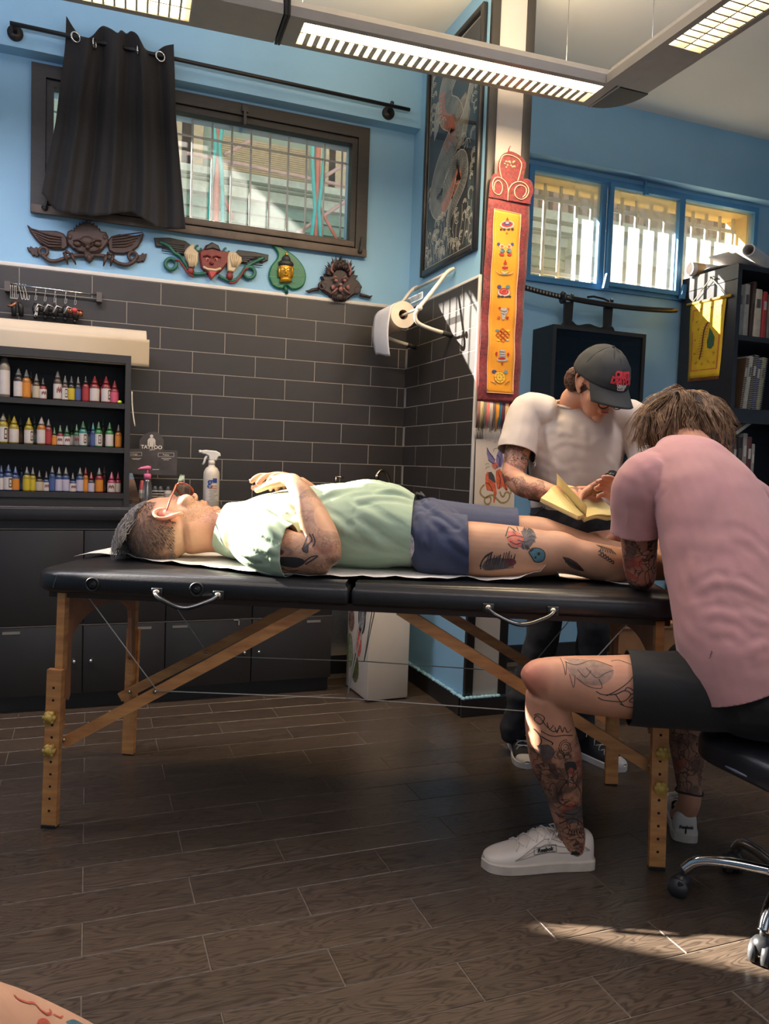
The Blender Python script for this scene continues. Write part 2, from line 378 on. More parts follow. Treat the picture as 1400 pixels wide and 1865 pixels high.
MB().cyl((-.2, YB+.144, 2.80), (1.32, YB+.144, 2.80), .006, n=8).build('grille_rail', iron, w1)
MB().cyl((-.2, YB+.144, 2.37), (1.32, YB+.144, 2.37), .006, n=8).build('grille_rail', iron, w1)
box_obj('reveal', mat('outside_render', (198, 190, 170), .8), -.205, 1.325, YB+.05, YB+TW, 2.31, 2.33, w1)
for (x, z) in ((-.2, 2.30), (1.345, 2.30)):      # tilt catches
    MB().bar((x, YB-.045, z-.01), (x+.012, YB-.03, z+.065), .018, .012).cyl((x-.004, YB-.05, z-.012), (x+.004, YB-.03, z-.012), .012, n=10).build('catch', black_trim, w1)
MB().box(.70, .73, YB-.04, YB-.02, 2.895, 2.925).box(.708, .722, YB-.045, YB-.03, 2.83, 2.905).build('catch', black_trim, w1)

# ---- window_2: blue metal frame in three lights, white bars outside, yellow reveal
bluef = mat('blue_frame_paint', (78, 138, 186), .4, var=.06, scale=10)
yellow = mat('yellow_reveal_paint', (240, 205, 120), .7, var=.04)
w2 = struct(framebox(2.37, 4.10, 2.262, 2.925, .032, YB-.02, YB+.03).build('window_2', bluef))
for x in (2.892, 3.482): box_obj('mullion', bluef, x-.018, x+.018, YB-.02, YB+.03, 2.29, 2.90, w2, r=.003)
framebox(2.915, 3.462, 2.285, 2.90, .026, YB-.045, YB-.015).build('sash', bluef, w2)
for x0, x1 in ((2.40, 2.875), (2.915, 3.462), (3.50, 4.07)):
    box_obj('pane', glass_dusty, x0, x1, YB+.0, YB+.004, 2.29, 2.895, w2)
wb = mat('white_bar_paint', (236, 234, 226), .45)
for i in range(15):
    x = 2.455+i*.1125
    MB().cyl((x, YB+.13, 2.26), (x, YB+.13, 2.90), .0115, n=10).build('grille_bar', wb, w2)
for z in (2.80, 2.36): box_obj('grille_rail', wb, 2.40, 4.07, YB+.122, YB+.132, z-.012, z+.012, w2)
b = MB(); b.box(2.36, 4.12, YB+.035, YB+TW+.02, 2.885, 2.91); b.box(4.055, 4.08, YB+.035, YB+TW+.02, 2.28, 2.90); b.box(2.385, 2.41, YB+.035, YB+TW+.02, 2.28, 2.90); b.box(2.36, 4.12, YB+.035, YB+TW+.02, 2.28, 2.305)
b.build('reveal', yellow, w2)
MB().box(3.15, 3.165, YB-.06, YB-.04, 2.86, 2.935).box(3.147, 3.168, YB-.075, YB-.05, 2.85, 2.875).build('catch', bluef, w2)
for x in (2.90, 3.478): MB().prism([(0, 0), (.035, 0), (.045, .09), (.02, .09)], (x-.02, YB-.05, 2.262), (1, 0, 0), (0, 0, 1), .02).build('stay', bluef, w2)

# ---- window_3: further along the back wall, out of the picture; its sun falls on the table and floor
w3 = struct(framebox(-2.5, -1.17, 2.19, 2.85, .06, YB-.025, YB+.05).build('window_3', wood_black))
box_obj('pane', glassmat('clear_glass2', dust=.01, gloss=.03), -2.44, -1.23, YB+.02, YB+.024, 2.25, 2.79, w3)
# daylight portals at the openings
def portal(name, loc, rot, sx, sy):
    l = bpy.data.lights.new(name, 'AREA'); l.shape = 'RECTANGLE'; l.size = sx; l.size_y = sy; l.cycles.is_portal = True
    o = bpy.data.objects.new(name, l); COL.objects.link(o); o.location = loc; o.rotation_euler = rot
portal('portal_a', (.56, YB+.21, 2.6), (-pi/2, 0, 0), 1.5, .55); portal('portal_b', (3.23, YB+.24, 2.6), (-pi/2, 0, 0), 1.65, .6)
portal('portal_c', (-1.83, YB+.21, 2.52), (-pi/2, 0, 0), 1.2, .55); portal('portal_d', (.9, YF-.17, 1.5), (pi/2, 0, 0), 6.3, 2.4)
# ================================================================ suspended lamp track
alu = mat('lamp_grey_aluminium', (176, 172, 168), .45, metal=.25, var=.03)
lamp_black = mat('lamp_black_plastic', (40, 38, 38), .5)
louver_w = mat('louver_white_metal', (236, 230, 216), .25, metal=.3)
LZ = 2.70
def lamp_run(name, label, p0, p1, lit0, lit1, tint, power, tube_e, onesided=False):
    """profile from p0 to p1 (ground coordinates); the louvred opening spans lit0..lit1 metres from p0"""
    p0 = V(*p0, 0); p1 = V(*p1, 0); d = (p1-p0); L = d.length; rz = math.atan2(d.y, d.x)
    t = thing(name, label, 'lamp', (p0.x, p0.y, LZ), rz, 'suspended lamp track')
    w = .1; b = MB(); prof = [(-w, 0), (-w*.995, .035), (-w*.78, .066), (w*.78, .066), (w*.995, .035), (w, 0)]
    n = len(prof); vs = [(x, y, z) for x in (0, L) for y, z in prof]
    fs = [(i, n+i, n+i+1, i+1) for i in range(n-1)]+[tuple(range(n)), tuple(range(2*n-1, n-1, -1))]
    b.add(vs, fs)
    ow = .074                     # opening half width
    b.box(0, lit0, -w, w, -.0005, .004); b.box(lit1, L, -w, w, -.0005, .004); b.box(lit0, lit1, -w, -ow, -.0005, .004); b.box(lit0, lit1, ow, w, -.0005, .004)
    b.build('housing', alu, t)
    MB().box(lit0, lit1, -ow, ow, .058, .06).box(lit0, lit0+.004, -ow, ow, .0, .058).box(lit1-.004, lit1, -ow, ow, 0, .058).box(lit0, lit1, -ow-.002, -ow, 0, .058).box(lit0, lit1, ow, ow+.002, 0, .058).build('reflector', louver_w, t)
    e = emat(name+'_tube_glow', tint, tube_e)
    for y in (-.036, .036): MB().cyl((lit0+.02, y, .028 if onesided and y < 0 else .034), (lit1-.02, y, .028 if onesided and y < 0 else .034), .022 if onesided and y < 0 else .012, n=10).build('tube', e, t)
    MB().box(lit0, lit1, -.003, .003, .004, .03).build('louver_spine', louver_w, t)
    k = int((lit1-lit0)/.036); fin = None
    for i in range(1, k):
        x = lit0+(lit1-lit0)*i/k
        if fin is None:
            fb = MB()
            for y0, y1_, h_ in (((.003, ow, .009),) if onesided else ((-ow, -.003, .0035), (.003, ow, .0035))): fb.add([(-h_, y0, .003), (h_, y0, .003), (h_, y1_, .003), (-h_, y1_, .003), (0, y0, .026), (0, y1_, .026)], [(0, 1, 4), (3, 5, 2), (0, 3, 2, 1), (0, 4, 5, 3), (1, 2, 5, 4)])
            fin = fb.mesh('louver_fin'); fin.materials.append(louver_w)
        o = link('louver_fin', fin, None, t); o.location = (x, 0, 0)
    al = bpy.data.lights.new(name, 'AREA'); al.shape = 'RECTANGLE'; al.size = lit1-lit0; al.size_y = .14; al.energy = power; al.color = lin(tint)
    ao = bpy.data.objects.new(name+'_light', al); COL.objects.link(ao); ao.parent = t; ao.location = ((lit0+lit1)/2, 0, -.004)
    ul = bpy.data.lights.new(name+'_up', 'AREA'); ul.shape = 'RECTANGLE'; ul.size = L*.95; ul.size_y = .12; ul.energy = power*.75; ul.color = lin(tint)
    uo = bpy.data.objects.new(name+'_uplight', ul); COL.objects.link(uo); uo.parent = t; uo.location = (L/2, 0, .072); uo.rotation_euler = (pi, 0, 0)  # upward light added above the housing to brighten the ceiling
    return t, rz
WARM = (255, 226, 180); COOL = (244, 240, 255)
sl_ = -.048
def y1(x): return 2.90+(x-1.0)*sl_ - .055
t1, _ = lamp_run('track_lamp', 'warm lit suspended lamp over the foot of the massage table', (.645, y1(.645)), (1.962, y1(1.962)), .05, 1.28, WARM, 38, 22, True)
t2, _ = lamp_run('track_lamp', 'cool white suspended lamp at the upper left edge by the curtain', (-1.9, y1(-1.9)), (.62, y1(.62)), .3, 2.22, COOL, 44, 14)
t3, _ = lamp_run('track_lamp', 'cool white suspended lamp running towards the viewer at upper right', (2.01, 2.70), (2.01, .30), .32, 2.1, COOL, 24, 14)
t4, _ = lamp_run('track_lamp', 'added cool white fill lamp over the viewer, unseen', (1.88, .18), (-1.6, .18), .2, 3.2, COOL, 22, 14)  # unseen run added to light the surfaces facing the camera
# joint between the two runs and the rounded black corner
j = thing('track_joint', 'black joint strip between the two lamp runs', 'lamp joint', (.632, y1(.632), LZ), sl_)
MB().box(-.008, .002, -.104, .104, -.003, .07).box(.004, .012, -.104, .104, -.003, .07).build('joint_plate', lamp_black, j)
c = thing('track_corner', 'rounded black corner piece joining two suspended lamps', 'lamp joint', (1.974, y1(1.965), LZ))
pts = [(0, -.09), (0, .10)]+[(.0+.145*math.sin(a), -.08+.18*math.cos(a)) for a in [pi/2*i/8 for i in range(0, 9)]]+[(.145, -.09)]
MB().prism([(x, y) for x, y in pts], (0, 0, 0), (1, 0, 0), (0, 1, 0), .062, .004).build('corner_body', lamp_black, c)
MB().box(-.008, .0, -.104, .104, -.002, .068).build('joint_plate', alu, c)
# steel wires to the ceiling
wire = mat('steel_wire', (120, 118, 116), .4, metal=.8)
for i, (x, y, lab) in enumerate(((.70, y1(.70)-.02, 'thin steel suspension wire left end of the warm lamp'), (1.80, y1(1.80)+.02, 'thin steel suspension wire right end of the warm lamp'), (2.0, 2.55, 'thin steel suspension wire holding the cool lamp'))):
    w = thing('suspension_wire', lab, 'wire', (x, y, LZ+.066)); MB().cyl((0, 0, 0), (0, 0, ZC-LZ-.066), .0013, n=6).build('cable', wire, w); MB().cyl((0, 0, ZC-LZ-.08), (0, 0, ZC-LZ-.066), .012, n=10).build('rose', alu, w)
# ================================================================ massage table
TO = V(.860, 2.450, 0); TU = V(.9076, -.4198, 0); TV = V(.4198, .9076, 0); TRZ = math.atan2(TU.y, TU.x); TTOP = .806
def tw(s, v, z): return TO+TU*s+TV*v+V(0, 0, z)
def onv(x, y, v):
    d = ray(x, y); p0 = TO+TV*v; return CAMP+d*((p0-CAMP).dot(TV)/d.dot(TV))
vinyl = mat('black_vinyl', (30, 29, 30), .34, var=.1, scale=30, bump=.12, bscale=150, spec=.6)
beech = mat('beech_wood', (206, 148, 90), .45, var=.1, scale=9, stretch=(1, 1, 5), c2=(160, 104, 62))
beech_d = mat('beech_plywood', (170, 116, 80), .5, var=.1, scale=9, c2=(140, 92, 60))
knobm = mat('yellow_plastic_knob', (206, 170, 84), .4)
dark = mat('dark_hole', (18, 15, 13), .8)
chrome = mat('chrome', (205, 205, 205), .12, metal=1, var=.02)
brass = mat('brushed_nickel', (190, 180, 160), .3, metal=1)
table = thing('massage_table', 'black vinyl portable massage table with beech legs and diagonal braces', 'table', TO, TRZ)
def cushion(x0, x1, y0, y1, z0, z1, rl, rr, r):
    """padded slab: corner radius rl at the x0 end, rr at the x1 end, edge rounding r"""
    def ring(ins, z):
        p = []
        for cx, cy, rad, a0 in ((x1-rr, y1-rr, rr, 0), (x0+rl, y1-rl, rl, pi/2), (x0+rl, y0+rl, rl, pi), (x1-rr, y0+rr, rr, 1.5*pi)):
            for k in range(9):
                a = a0+pi/2*k/8; q = max(rad-ins, .001); p.append((cx+q*math.cos(a), cy+q*math.sin(a), z))
        return p
    layers = [(r*.5, z0), (r*.12, z0+r*.25)]+[(0, z0+r*.5), (0, z1-r)]+[(r*(1-math.cos(a)), z1-r+r*math.sin(a)) for a in [pi/2*k/5 for k in range(1, 6)]]+[(r*2.4, z1+.004), (r*5, z1+.006)]
    vs = [p for i, z in layers for p in ring(i, z)]; n = 36; k = len(layers)
    b = MB(); b.add(vs, [(i*n+j, i*n+(j+1) % n, (i+1)*n+(j+1) % n, (i+1)*n+j) for i in range(k-1) for j in range(n)]+[tuple(range(n-1, -1, -1)), tuple(range((k-1)*n, k*n))], True); return b
cushion(-.975, -.003, -.338, .338, .737, TTOP-.006, .10, .012, .026).build('cushion', vinyl, table)
cushion(.003, .975, -.338, .338, .737, TTOP-.006, .012, .10, .026).build('cushion', vinyl, table)
MB().box(-.93, .93, -.29, .29, .715, .737).build('under_frame', mat('dark_ply', (60, 44, 34), .6), table)
st = MB()
for k in range(16): st.cyl((-.893+.0008*k, -.3395, .752+k*.0026), (-.893+.0008*k, -.3395, .7535+k*.0026), .0009, n=5)
st.build('stitching', mat('grey_thread', (110, 110, 112), .7), table)
for x in (-.772, -.455):
    vm = MB(); vm.tube([(x+.019*math.cos(a), -.339, .766+.019*math.sin(a)) for a in [2*pi*k/20 for k in range(20)]], .0035, 8, True)
    vm.tube([(x+.008*math.cos(a), -.3395, .766+.008*math.sin(a)) for a in [2*pi*k/14 for k in range(14)]], .002, 6, True); vm.cyl((x, -.3375, .766), (x, -.3402, .766), .013, n=14); vm.build('vent', mat('black_plastic', (26, 26, 27), .4), table)
for xa, xb in ((-.573, -.388), (.402, .586)):
    hb = MB(); pts = spline([(xa, -.352, .752), (xa+.022, -.368, .738), ((xa+xb)/2, -.376, .716), (xb-.022, -.368, .738), (xb, -.352, .752)], 6)
    hb.tube(pts, .0055, 8, ry=.010); h = hb.build('handle', mat('black_gloss_plastic', (20, 20, 22), .18, spec=.7), table)
    for x in (xa, xb):
        MB().bbox(x-.017, x+.017, -.346, -.336, .738, .766, .003).build('handle_plate', vinyl, h)
        MB().lathe([(.0105, 0), (.0105, .003), (.007, .006), (.001, .007)], 14).build('rivet', brass, h).matrix_local = Matrix.Translation((x, -.346, .752)) @ Matrix.Rotation(pi/2, 4, 'X')
def table_leg(x, y, sgn):
    """post with sliding extension: holes face outwards, two clamp knobs"""
    o = sgn*.004; l = MB(); l.bar((x*.972, y, .73), (x*.985, y, .30), .030, .024, V(1, 0, 0)); leg = l.build('leg', beech, table)
    MB().bar((x*.985, y-.020*(1 if y < 0 else -1), .495), (x, y-.02*(1 if y < 0 else -1), .006), .022, .046, V(1, 0, 0)).build('leg_extension', beech, leg)
    yy = y-.031*(1 if y < 0 else -1); hm = MB()
    for k in range(11):
        z = .44-k*.0385; xx = x*(.985+(.495-z)*.03); hm.cyl((xx, yy-.0004, z), (xx, yy+.0004, z), .0042, n=10)
    hm.build('peg_hole', dark, leg, kind='stuff')
    MB().box(x-.022, x+.022, y-.032*(1 if y < 0 else -1)-.004, y-.01*(1 if y < 0 else -1)+.004, 0, .010).build('rubber_foot', mat('rubber', (28, 26, 26), .8), leg)
    for z in (.35, .247):
        kb = MB(); sg = -1 if y < 0 else 1
        for q in range(6):
            a = 2*pi*q/6; kb.cyl((x*.995+.012*math.cos(a), yy, z+.012*math.sin(a)), (x*.995+.012*math.cos(a), yy+sg*.016, z+.012*math.sin(a)), .0085, n=8)
        kb.cyl((x*.995, yy, z), (x*.995, yy+sg*.019, z), .013, n=12); kb.build('knob', knobm, leg)
for x in (-.912, .925):
    for y in (-.285, .285): table_leg(x, y, 1)
    # plywood end panel with an arched cut-out
    arch = [(-.28, .735), (.28, .735), (.28, .40), (.255, .385), (.245, .40), (.24, .55)]
    arch += [(.24*math.cos(a)*1.0, .56+.085*math.sin(a)) for a in [pi*k/14 for k in range(1, 14)]]+[(-.24, .55), (-.245, .40), (-.255, .385), (-.28, .40)]
    MB().prism(arch, (x*.975-.008, 0, 0), (0, 1, 0), (0, 0, 1), .016).build('end_panel', beech_d, table)
for (a, c, y) in (((-.892, .252), (-.105, .722), -.262), ((-.93, .238), (-.17, .675), .262), ((.903, .287), (.142, .722), -.262), ((.93, .262), (.16, .69), .262)):
    MB().bar((a[0], y, a[1]), (c[0], y, c[1]), .014, .034, V(0, 0, 1)).build('brace', beech, table)
steel = mat('steel_cable', (186, 182, 172), .45)
cb = MB()
for y, z in ((-.272, .435), (.272, .412)):
    for p, q in (((-.826, .73), (-.592, z)), ((-.592, z), (-.006, z+.01)), ((-.006, z+.01), (.59, z)), ((.59, z), (.826, .73)), ((.03, .72), (-.006, z+.01)), ((.045, .72), (-.006, z+.01))): cb.cyl((p[0], y, p[1]), (q[0], y, q[1]), .0019, n=6)
cb.build('cable', steel, table)
br = MB()
for y in (-.262, .262):
    for x, z in ((-.60, .432), (.60, .435), (-.89, .262), (.9, .292)): br.cyl((x, y-.012, z), (x, y+.012, z), .006, n=10)
br.build('bolt', brass, table)

# ---- paper sheet on the table
paper = mat('white_paper', (232, 226, 216), .75, var=.03, bump=.1, bscale=40)
near = [(135, 1014), (200, 1011), (262, 1021), (330, 1028), (400, 1036), (470, 1046), (560, 1050), (640, 1052), (720, 1053), (800, 1056), (850, 1054), (900, 1059), (960, 1060), (1005, 1058), (1060, 1056), (1100, 1060), (1150, 1068)]
nsv = []
for q in near:
    p = onz(*q, TTOP+.006)-TO; nsv.append((p.dot(TU), p.dot(TV)))
nsv = spline(nsv, 4); nS = len(nsv)-1
def sheetfn(u, w):
    i = min(int(round(u*nS)), nS); s, v0 = nsv[i]; v = v0+(.25-v0)*w
    z = TTOP+.0035+.0035*(1+noise.noise(V(s*14, v*9, 1)))+.006*max(0, noise.noise(V(s*5, v*4, 7)))*(1 if w < .2 else .3)
    e = max(0, 1-w*6); z += e*.003*(1+math.sin(s*60))
    z += .058*math.exp(-((s-.600)/.022)**2)*max(0, 1-w*3.6)+.022*math.exp(-((s-.545)/.05)**2)*max(0, 1-w*3.6)
    z += .012*math.exp(-((s+.78)/.03)**2)*max(0, 1-w*2)
    return tw(s, v, z)
sh = MB().grid(sheetfn, nS, 24).build('paper_sheet', paper, solid=.0008)
tag(sh, 'white paper couch sheet creased under the lying man', 'paper sheet')

# ================================================================ black cabinets and worktop along the back wall
cab_m = mat('black_cabinet_laminate', (42, 40, 40), .42, var=.05, scale=8)
cab_edge = mat('cabinet_edge_grey', (92, 88, 84), .5)
FY = 3.725
def cabx(px_): return ony(px_, 1200, FY).x
xs = [cabx(-11)-.43, cabx(-11), cabx(300), cabx(603)]
plate_m = mat('grey_label_plate', (120, 116, 110), .5)
for i, lab in ((1, 'black storage cabinet behind the left end of the table'), (2, 'black storage cabinet behind the middle of the table, beside the white box')):
    x0, x1 = xs[i], xs[i+1]; xm = (x0+x1)/2
    c = thing('storage_cabinet', lab, 'cabinet', (xm, FY, 0), 0, 'black cabinets under the worktop'); w = (x1-x0)/2
    MB().box(-w, w, .02, .325, .07, .858).box(-w, w, .05, .325, 0, .07).build('body', cab_m, c)
    for k, s in ((0, -1), (1, 1)):
        a, e = (-w+.002, -.002) if s < 0 else (.002, w-.002)
        MB().bbox(a, e, 0, .02, .392, .815, .003).build('drawer_front', cab_m, c)
        d = MB().bbox(a, e, 0, .02, .075, .386, .003).build('door', cab_m, c)
        kx = -.035 if s < 0 else .035
        if i == 1: kx = -.035 if s < 0 else .035
        MB().lathe([(.004, 0), (.004, .006), (.0085, .009), (.0085, .014), (.004, .018)], 12).build('knob', chrome, d).matrix_local = Matrix.Translation((kx, 0, .225)) @ Matrix.Rotation(pi/2, 4, 'X')
        MB().box(e-.13 if s > 0 else a+.03, e-.06 if s > 0 else a+.10, -.0012, 0, .358, .370).build('label_plate', plate_m, d)
    MB().box(-w, w, -.001, .02, .387, .391).build('edge_strip', cab_edge, c)
    MB().box(-w, w, -.002, .02, .819, .823).build('edge_strip', cab_edge, c)
cl = MB().box(xs[2]+.318, xs[2]+.345, FY-.003, FY, .383, .388).box(xs[2]+.34, xs[2]+.345, FY-.003, FY, .36, .388)
tag(cl.build('door_clip', mat('silver_clip', (200, 198, 190), .35, metal=.7)), 'small silver corner clip on the black cabinet door', 'clip')
wt = thing('worktop', 'long black worktop along the tiled wall with ink shelf on it', 'worktop', (.4, 3.88, .86))
MB().bbox(-1.4, 1.235, -.175, .175, 0, .062, .004).build('slab', mat('black_worktop', (36, 34, 35), .3), wt)
MB().box(-1.4, 1.235, -.1762, -.1745, .05, .056).build('edge_highlight', cab_edge, wt)
# tap and soap pump by the sink
f = thing('tap', 'curved metal swan neck tap at the corner of the tiled walls', 'tap', (1.515, 3.93, .922))
tapm = mat('tap_metal', (176, 164, 146), .22, metal=1)
MB().cyl((0, 0, 0), (0, 0, .03), .022, n=16).build('base', tapm, f)
pp = spline([(0, 0, .02), (.004, -.005, .11), (-.008, -.01, .175), (-.045, -.02, .205), (-.075, -.03, .185), (-.08, -.032, .165)], 5)
MB().tube(pp, .0095, 10).build('spout', tapm, f)
MB().cyl((-.08, -.032, .155), (-.08, -.032, .182), .013, n=12).build('aerator', tapm, f)
f = thing('soap_pump', 'small chrome soap pump on the worktop behind the lying man', 'soap pump', (1.225, 3.95, .922))
MB().cyl((0, 0, 0), (0, 0, .10), .030, n=16).cyl((0, 0, .10), (0, 0, .112), .016, n=12).build('bottle', mat('dark_bottle', (40, 40, 42), .3), f)
MB().cyl((0, 0, .112), (0, 0, .165), .006, n=10).cyl((0, 0, .162), (.042, -.01, .16), .006, .004, n=10).build('pump_head', tapm, f)

# ---- ink shelf
SX1 = .182; SY = 3.83; SD = .2
ink = thing('ink_shelf', 'black open shelf unit full of ink bottles on the worktop', 'shelf', (-.21, SY, .922))
shelf_m = mat('black_shelf_wood', (40, 38, 37), .5, var=.06)
zs = [ony(110, 728.5, SY).z-.922, ony(110, 811.5, SY).z-.922, ony(110, 897, SY).z-.922]; ztop = ony(234, 648, SY).z-.922
X0 = -.75+.21; X1 = SX1+.21
MB().box(X1-.024, X1, 0, SD, 0, ztop).build('side_panel', shelf_m, ink); MB().box(X0, X0+.024, 0, SD, 0, ztop).build('side_panel', shelf_m, ink)
MB().box(X0+.024, X1-.024, 0, SD, ztop-.036, ztop).build('top_panel', shelf_m, ink); MB().box(X0+.024, X1-.024, SD-.006, SD, 0, ztop-.036).build('back_panel', mat('black_shelf_back', (26, 25, 25), .6), ink)
for z in zs: MB().box(X0+.024, X1-.024, .004, SD-.006, z-.024, z).build('shelf_board', shelf_m, ink)
MB().box(X0+.024, X1-.024, .01, SD-.006, 0, zs[2]-.026).build('plinth', shelf_m, ink)

ordw = ['first', 'second', 'third', 'fourth', 'fifth', 'sixth', 'seventh', 'eighth', 'ninth', 'tenth', 'eleventh', 'twelfth', 'thirteenth', 'fourteenth', 'fifteenth', 'sixteenth', 'seventeenth', 'eighteenth', 'nineteenth', 'twentieth']
INK = {'W': ((226, 214, 204), 'white'), 'O': ((226, 140, 40), 'orange'), 'Y': ((214, 186, 40), 'yellow'), 'R': ((176, 48, 52), 'red'), 'B': ((70, 96, 150), 'blue'), 'G': ((60, 120, 70), 'green'), 'K': ((44, 40, 40), 'black'), 'N': ((104, 78, 58), 'brown'), 'P': ((206, 196, 214), 'lilac'), 'E': ((204, 188, 160), 'beige'), 'S': ((130, 128, 122), 'grey'), 'T': ((70, 170, 160), 'teal'), 'I': ((222, 90, 120), 'pink'), 'L': ((60, 170, 80), 'bright green'), 'D': ((70, 66, 72), 'dark grey')}
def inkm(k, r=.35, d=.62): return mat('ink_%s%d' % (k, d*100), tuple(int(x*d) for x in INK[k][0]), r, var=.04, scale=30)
# x centre, width (zoom px), height px of body, label, ink, cap, depth row, mark
rows = [[(45, 96, 305, 'W', 'E', 'S', 0, 0), (195, 82, 190, 'W', 'K', 'S', 0, 0), (279, 76, 180, 'O', 'O', 'S', 0, 0), (325, 50, 175, 'E', 'N', 'S', 1, 0), (385, 66, 150, 'E', 'N', 'S', 0, 0), (455, 66, 120, 'W', 'R', 'K', 0, 2), (610, 74, 190, 'W', 'N', 'S', 0, 2), (690, 62, 150, 'W', 'N', 'S', 0, 1), (757, 66, 150, 'Y', 'K', 'D', 0, 0), (828, 56, 150, 'B', 'D', 'S', 0, 0), (908, 66, 160, 'R', 'R', 'K', 0, 0), (1003, 88, 165, 'W', 'R', 'R', 0, 0), (1066, 50, 160, 'R', 'N', 'R', 1, 0), (1124, 86, 170, 'W', 'R', 'R', 0, 1), (1215, 82, 135, 'I', 'R', 'R', 0, 0)],
        [(32, 82, 190, 'W', 'Y', 'E', 0, 1), (97, 50, 180, 'O', 'O', 'Y', 1, 0), (148, 82, 170, 'W', 'Y', 'Y', 0, 0), (216, 46, 160, 'N', 'K', 'S', 1, 0), (304, 78, 165, 'W', 'Y', 'Y', 0, 1), (362, 48, 180, 'S', 'G', 'S', 1, 0), (438, 78, 175, 'W', 'O', 'W', 0, 0), (513, 64, 160, 'R', 'R', 'S', 0, 0), (576, 50, 90, 'O', 'O', 'G', 0, 0), (638, 62, 110, 'W', 'R', 'G', 0, 2), (708, 66, 110, 'W', 'G', 'G', 0, 2), (760, 40, 130, 'W', 'G', 'D', 1, 0), (812, 58, 125, 'S', 'G', 'G', 0, 2), (880, 76, 155, 'W', 'T', 'G', 0, 1), (940, 44, 150, 'S', 'B', 'G', 1, 0), (986, 48, 145, 'B', 'B', 'T', 0, 0), (1045, 70, 155, 'W', 'L', 'G', 0, 1), (1092, 44, 190, 'N', 'N', 'G', 1, 0), (1161, 74, 155, 'W', 'L', 'G', 0, 0), (1256, 64, 140, 'O', 'O', 'N', 0, 0)],
        [(12, 52, 150, 'W', 'B', 'B', 0, 0), (88, 82, 160, 'W', 'B', 'B', 0, 1), (163, 70, 145, 'O', 'B', 'B', 0, 0), (224, 46, 170, 'B', 'B', 'D', 1, 0), (284, 70, 145, 'Y', 'Y', 'S', 0, 0), (347, 58, 140, 'Y', 'Y', 'S', 0, 0), (417, 72, 115, 'E', 'N', 'K', 0, 0), (490, 58, 110, 'W', 'B', 'D', 0, 2), (553, 60, 160, 'B', 'B', 'S', 0, 0), (625, 68, 150, 'P', 'B', 'S', 0, 0), (698, 68, 150, 'P', 'B', 'S', 0, 0), (772, 66, 105, 'W', 'B', 'D', 0, 2), (848, 70, 150, 'P', 'B', 'S', 0, 0), (907, 48, 155, 'O', 'O', 'R', 0, 0), (967, 64, 115, 'P', 'D', 'R', 0, 0), (1051, 72, 155, 'O', 'R', 'S', 0, 0), (1104, 44, 165, 'N', 'R', 'S', 1, 0), (1183, 76, 120, 'W', 'I', 'I', 0, 2), (1252, 56, 120, 'E', 'R', 'R', 0, 0)]]
for r, (row, rn) in enumerate(zip(rows, ('upper', 'middle', 'lower'))):
    for i, (xc, wd, hb, lb, inkc, cap, dr, mk) in enumerate(row):
        y = SY+.05+dr*.06; yb = (728, 811.5, 896.5)[r]
        x = ony(xc/5.833, yb, y).x; k = .00291*(1.0+.02*dr)/5.833; rad = wd*k*.5*.97; h = hb*k*1.06
        big = r == 0 and i == 0
        lab = f"{INK[cap][1]} capped ink bottle with {INK[lb][1]} label, {ordw[i]} on the {rn} ink shelf"
        if big: lab = 'large white squeeze bottle at the left of the upper ink shelf'
        bo = thing('ink_bottle' if not big else 'squeeze_bottle', lab, 'bottle', (x, y, .922+zs[r]), random.uniform(-.3, .3), f'ink bottles on the {rn} shelf')
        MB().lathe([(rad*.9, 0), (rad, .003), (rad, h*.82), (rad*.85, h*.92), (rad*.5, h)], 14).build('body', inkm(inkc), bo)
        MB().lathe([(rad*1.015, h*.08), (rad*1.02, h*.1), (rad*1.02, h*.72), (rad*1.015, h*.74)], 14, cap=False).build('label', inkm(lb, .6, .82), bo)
        ch = .034 if not big else .05
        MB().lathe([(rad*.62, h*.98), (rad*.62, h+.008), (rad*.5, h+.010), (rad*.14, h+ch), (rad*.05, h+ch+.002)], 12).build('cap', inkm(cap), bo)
        if mk:
            mb = MB(); a0 = -pi/2+.25
            def cp(a, z): return (rad*1.03*math.cos(a), rad*1.03*math.sin(a), z)
            if mk == 1:
                for (aa, ab, za, zb) in ((0, .12, .2, .68), (0, .75, .62, .68), (0, .75, .2, .26), (.62, .75, .2, .68), (.25, .5, .38, .44)):
                    mb.grid(lambda u, w, aa=aa, ab=ab, za=za, zb=zb: cp(a0+aa+(ab-aa)*u, h*(za+(zb-za)*w)), 3, 1)
                mb.build('printed_mark', inkm('K', .6), bo)
            else:
                for q in range(5): mb.grid(lambda u, w, q=q: cp(a0-.7+.28*q+.22*u, h*(.34+.07*(q % 2)+.2*w)), 2, 1)
                mb.build('printed_mark', inkm('R', .6), bo)
gb_ = MB().ball((0, 0, .008), (.011, .009, .008), 10, 6).build('earplug', mat('neon_yellow_foam', (214, 226, 60), .6)); gb_.location = ony(218, 732, SY+.03); gb_.location.z = .922+zs[0]
tag(gb_, 'small neon yellow foam plug at the end of the upper ink shelf', 'foam plug')
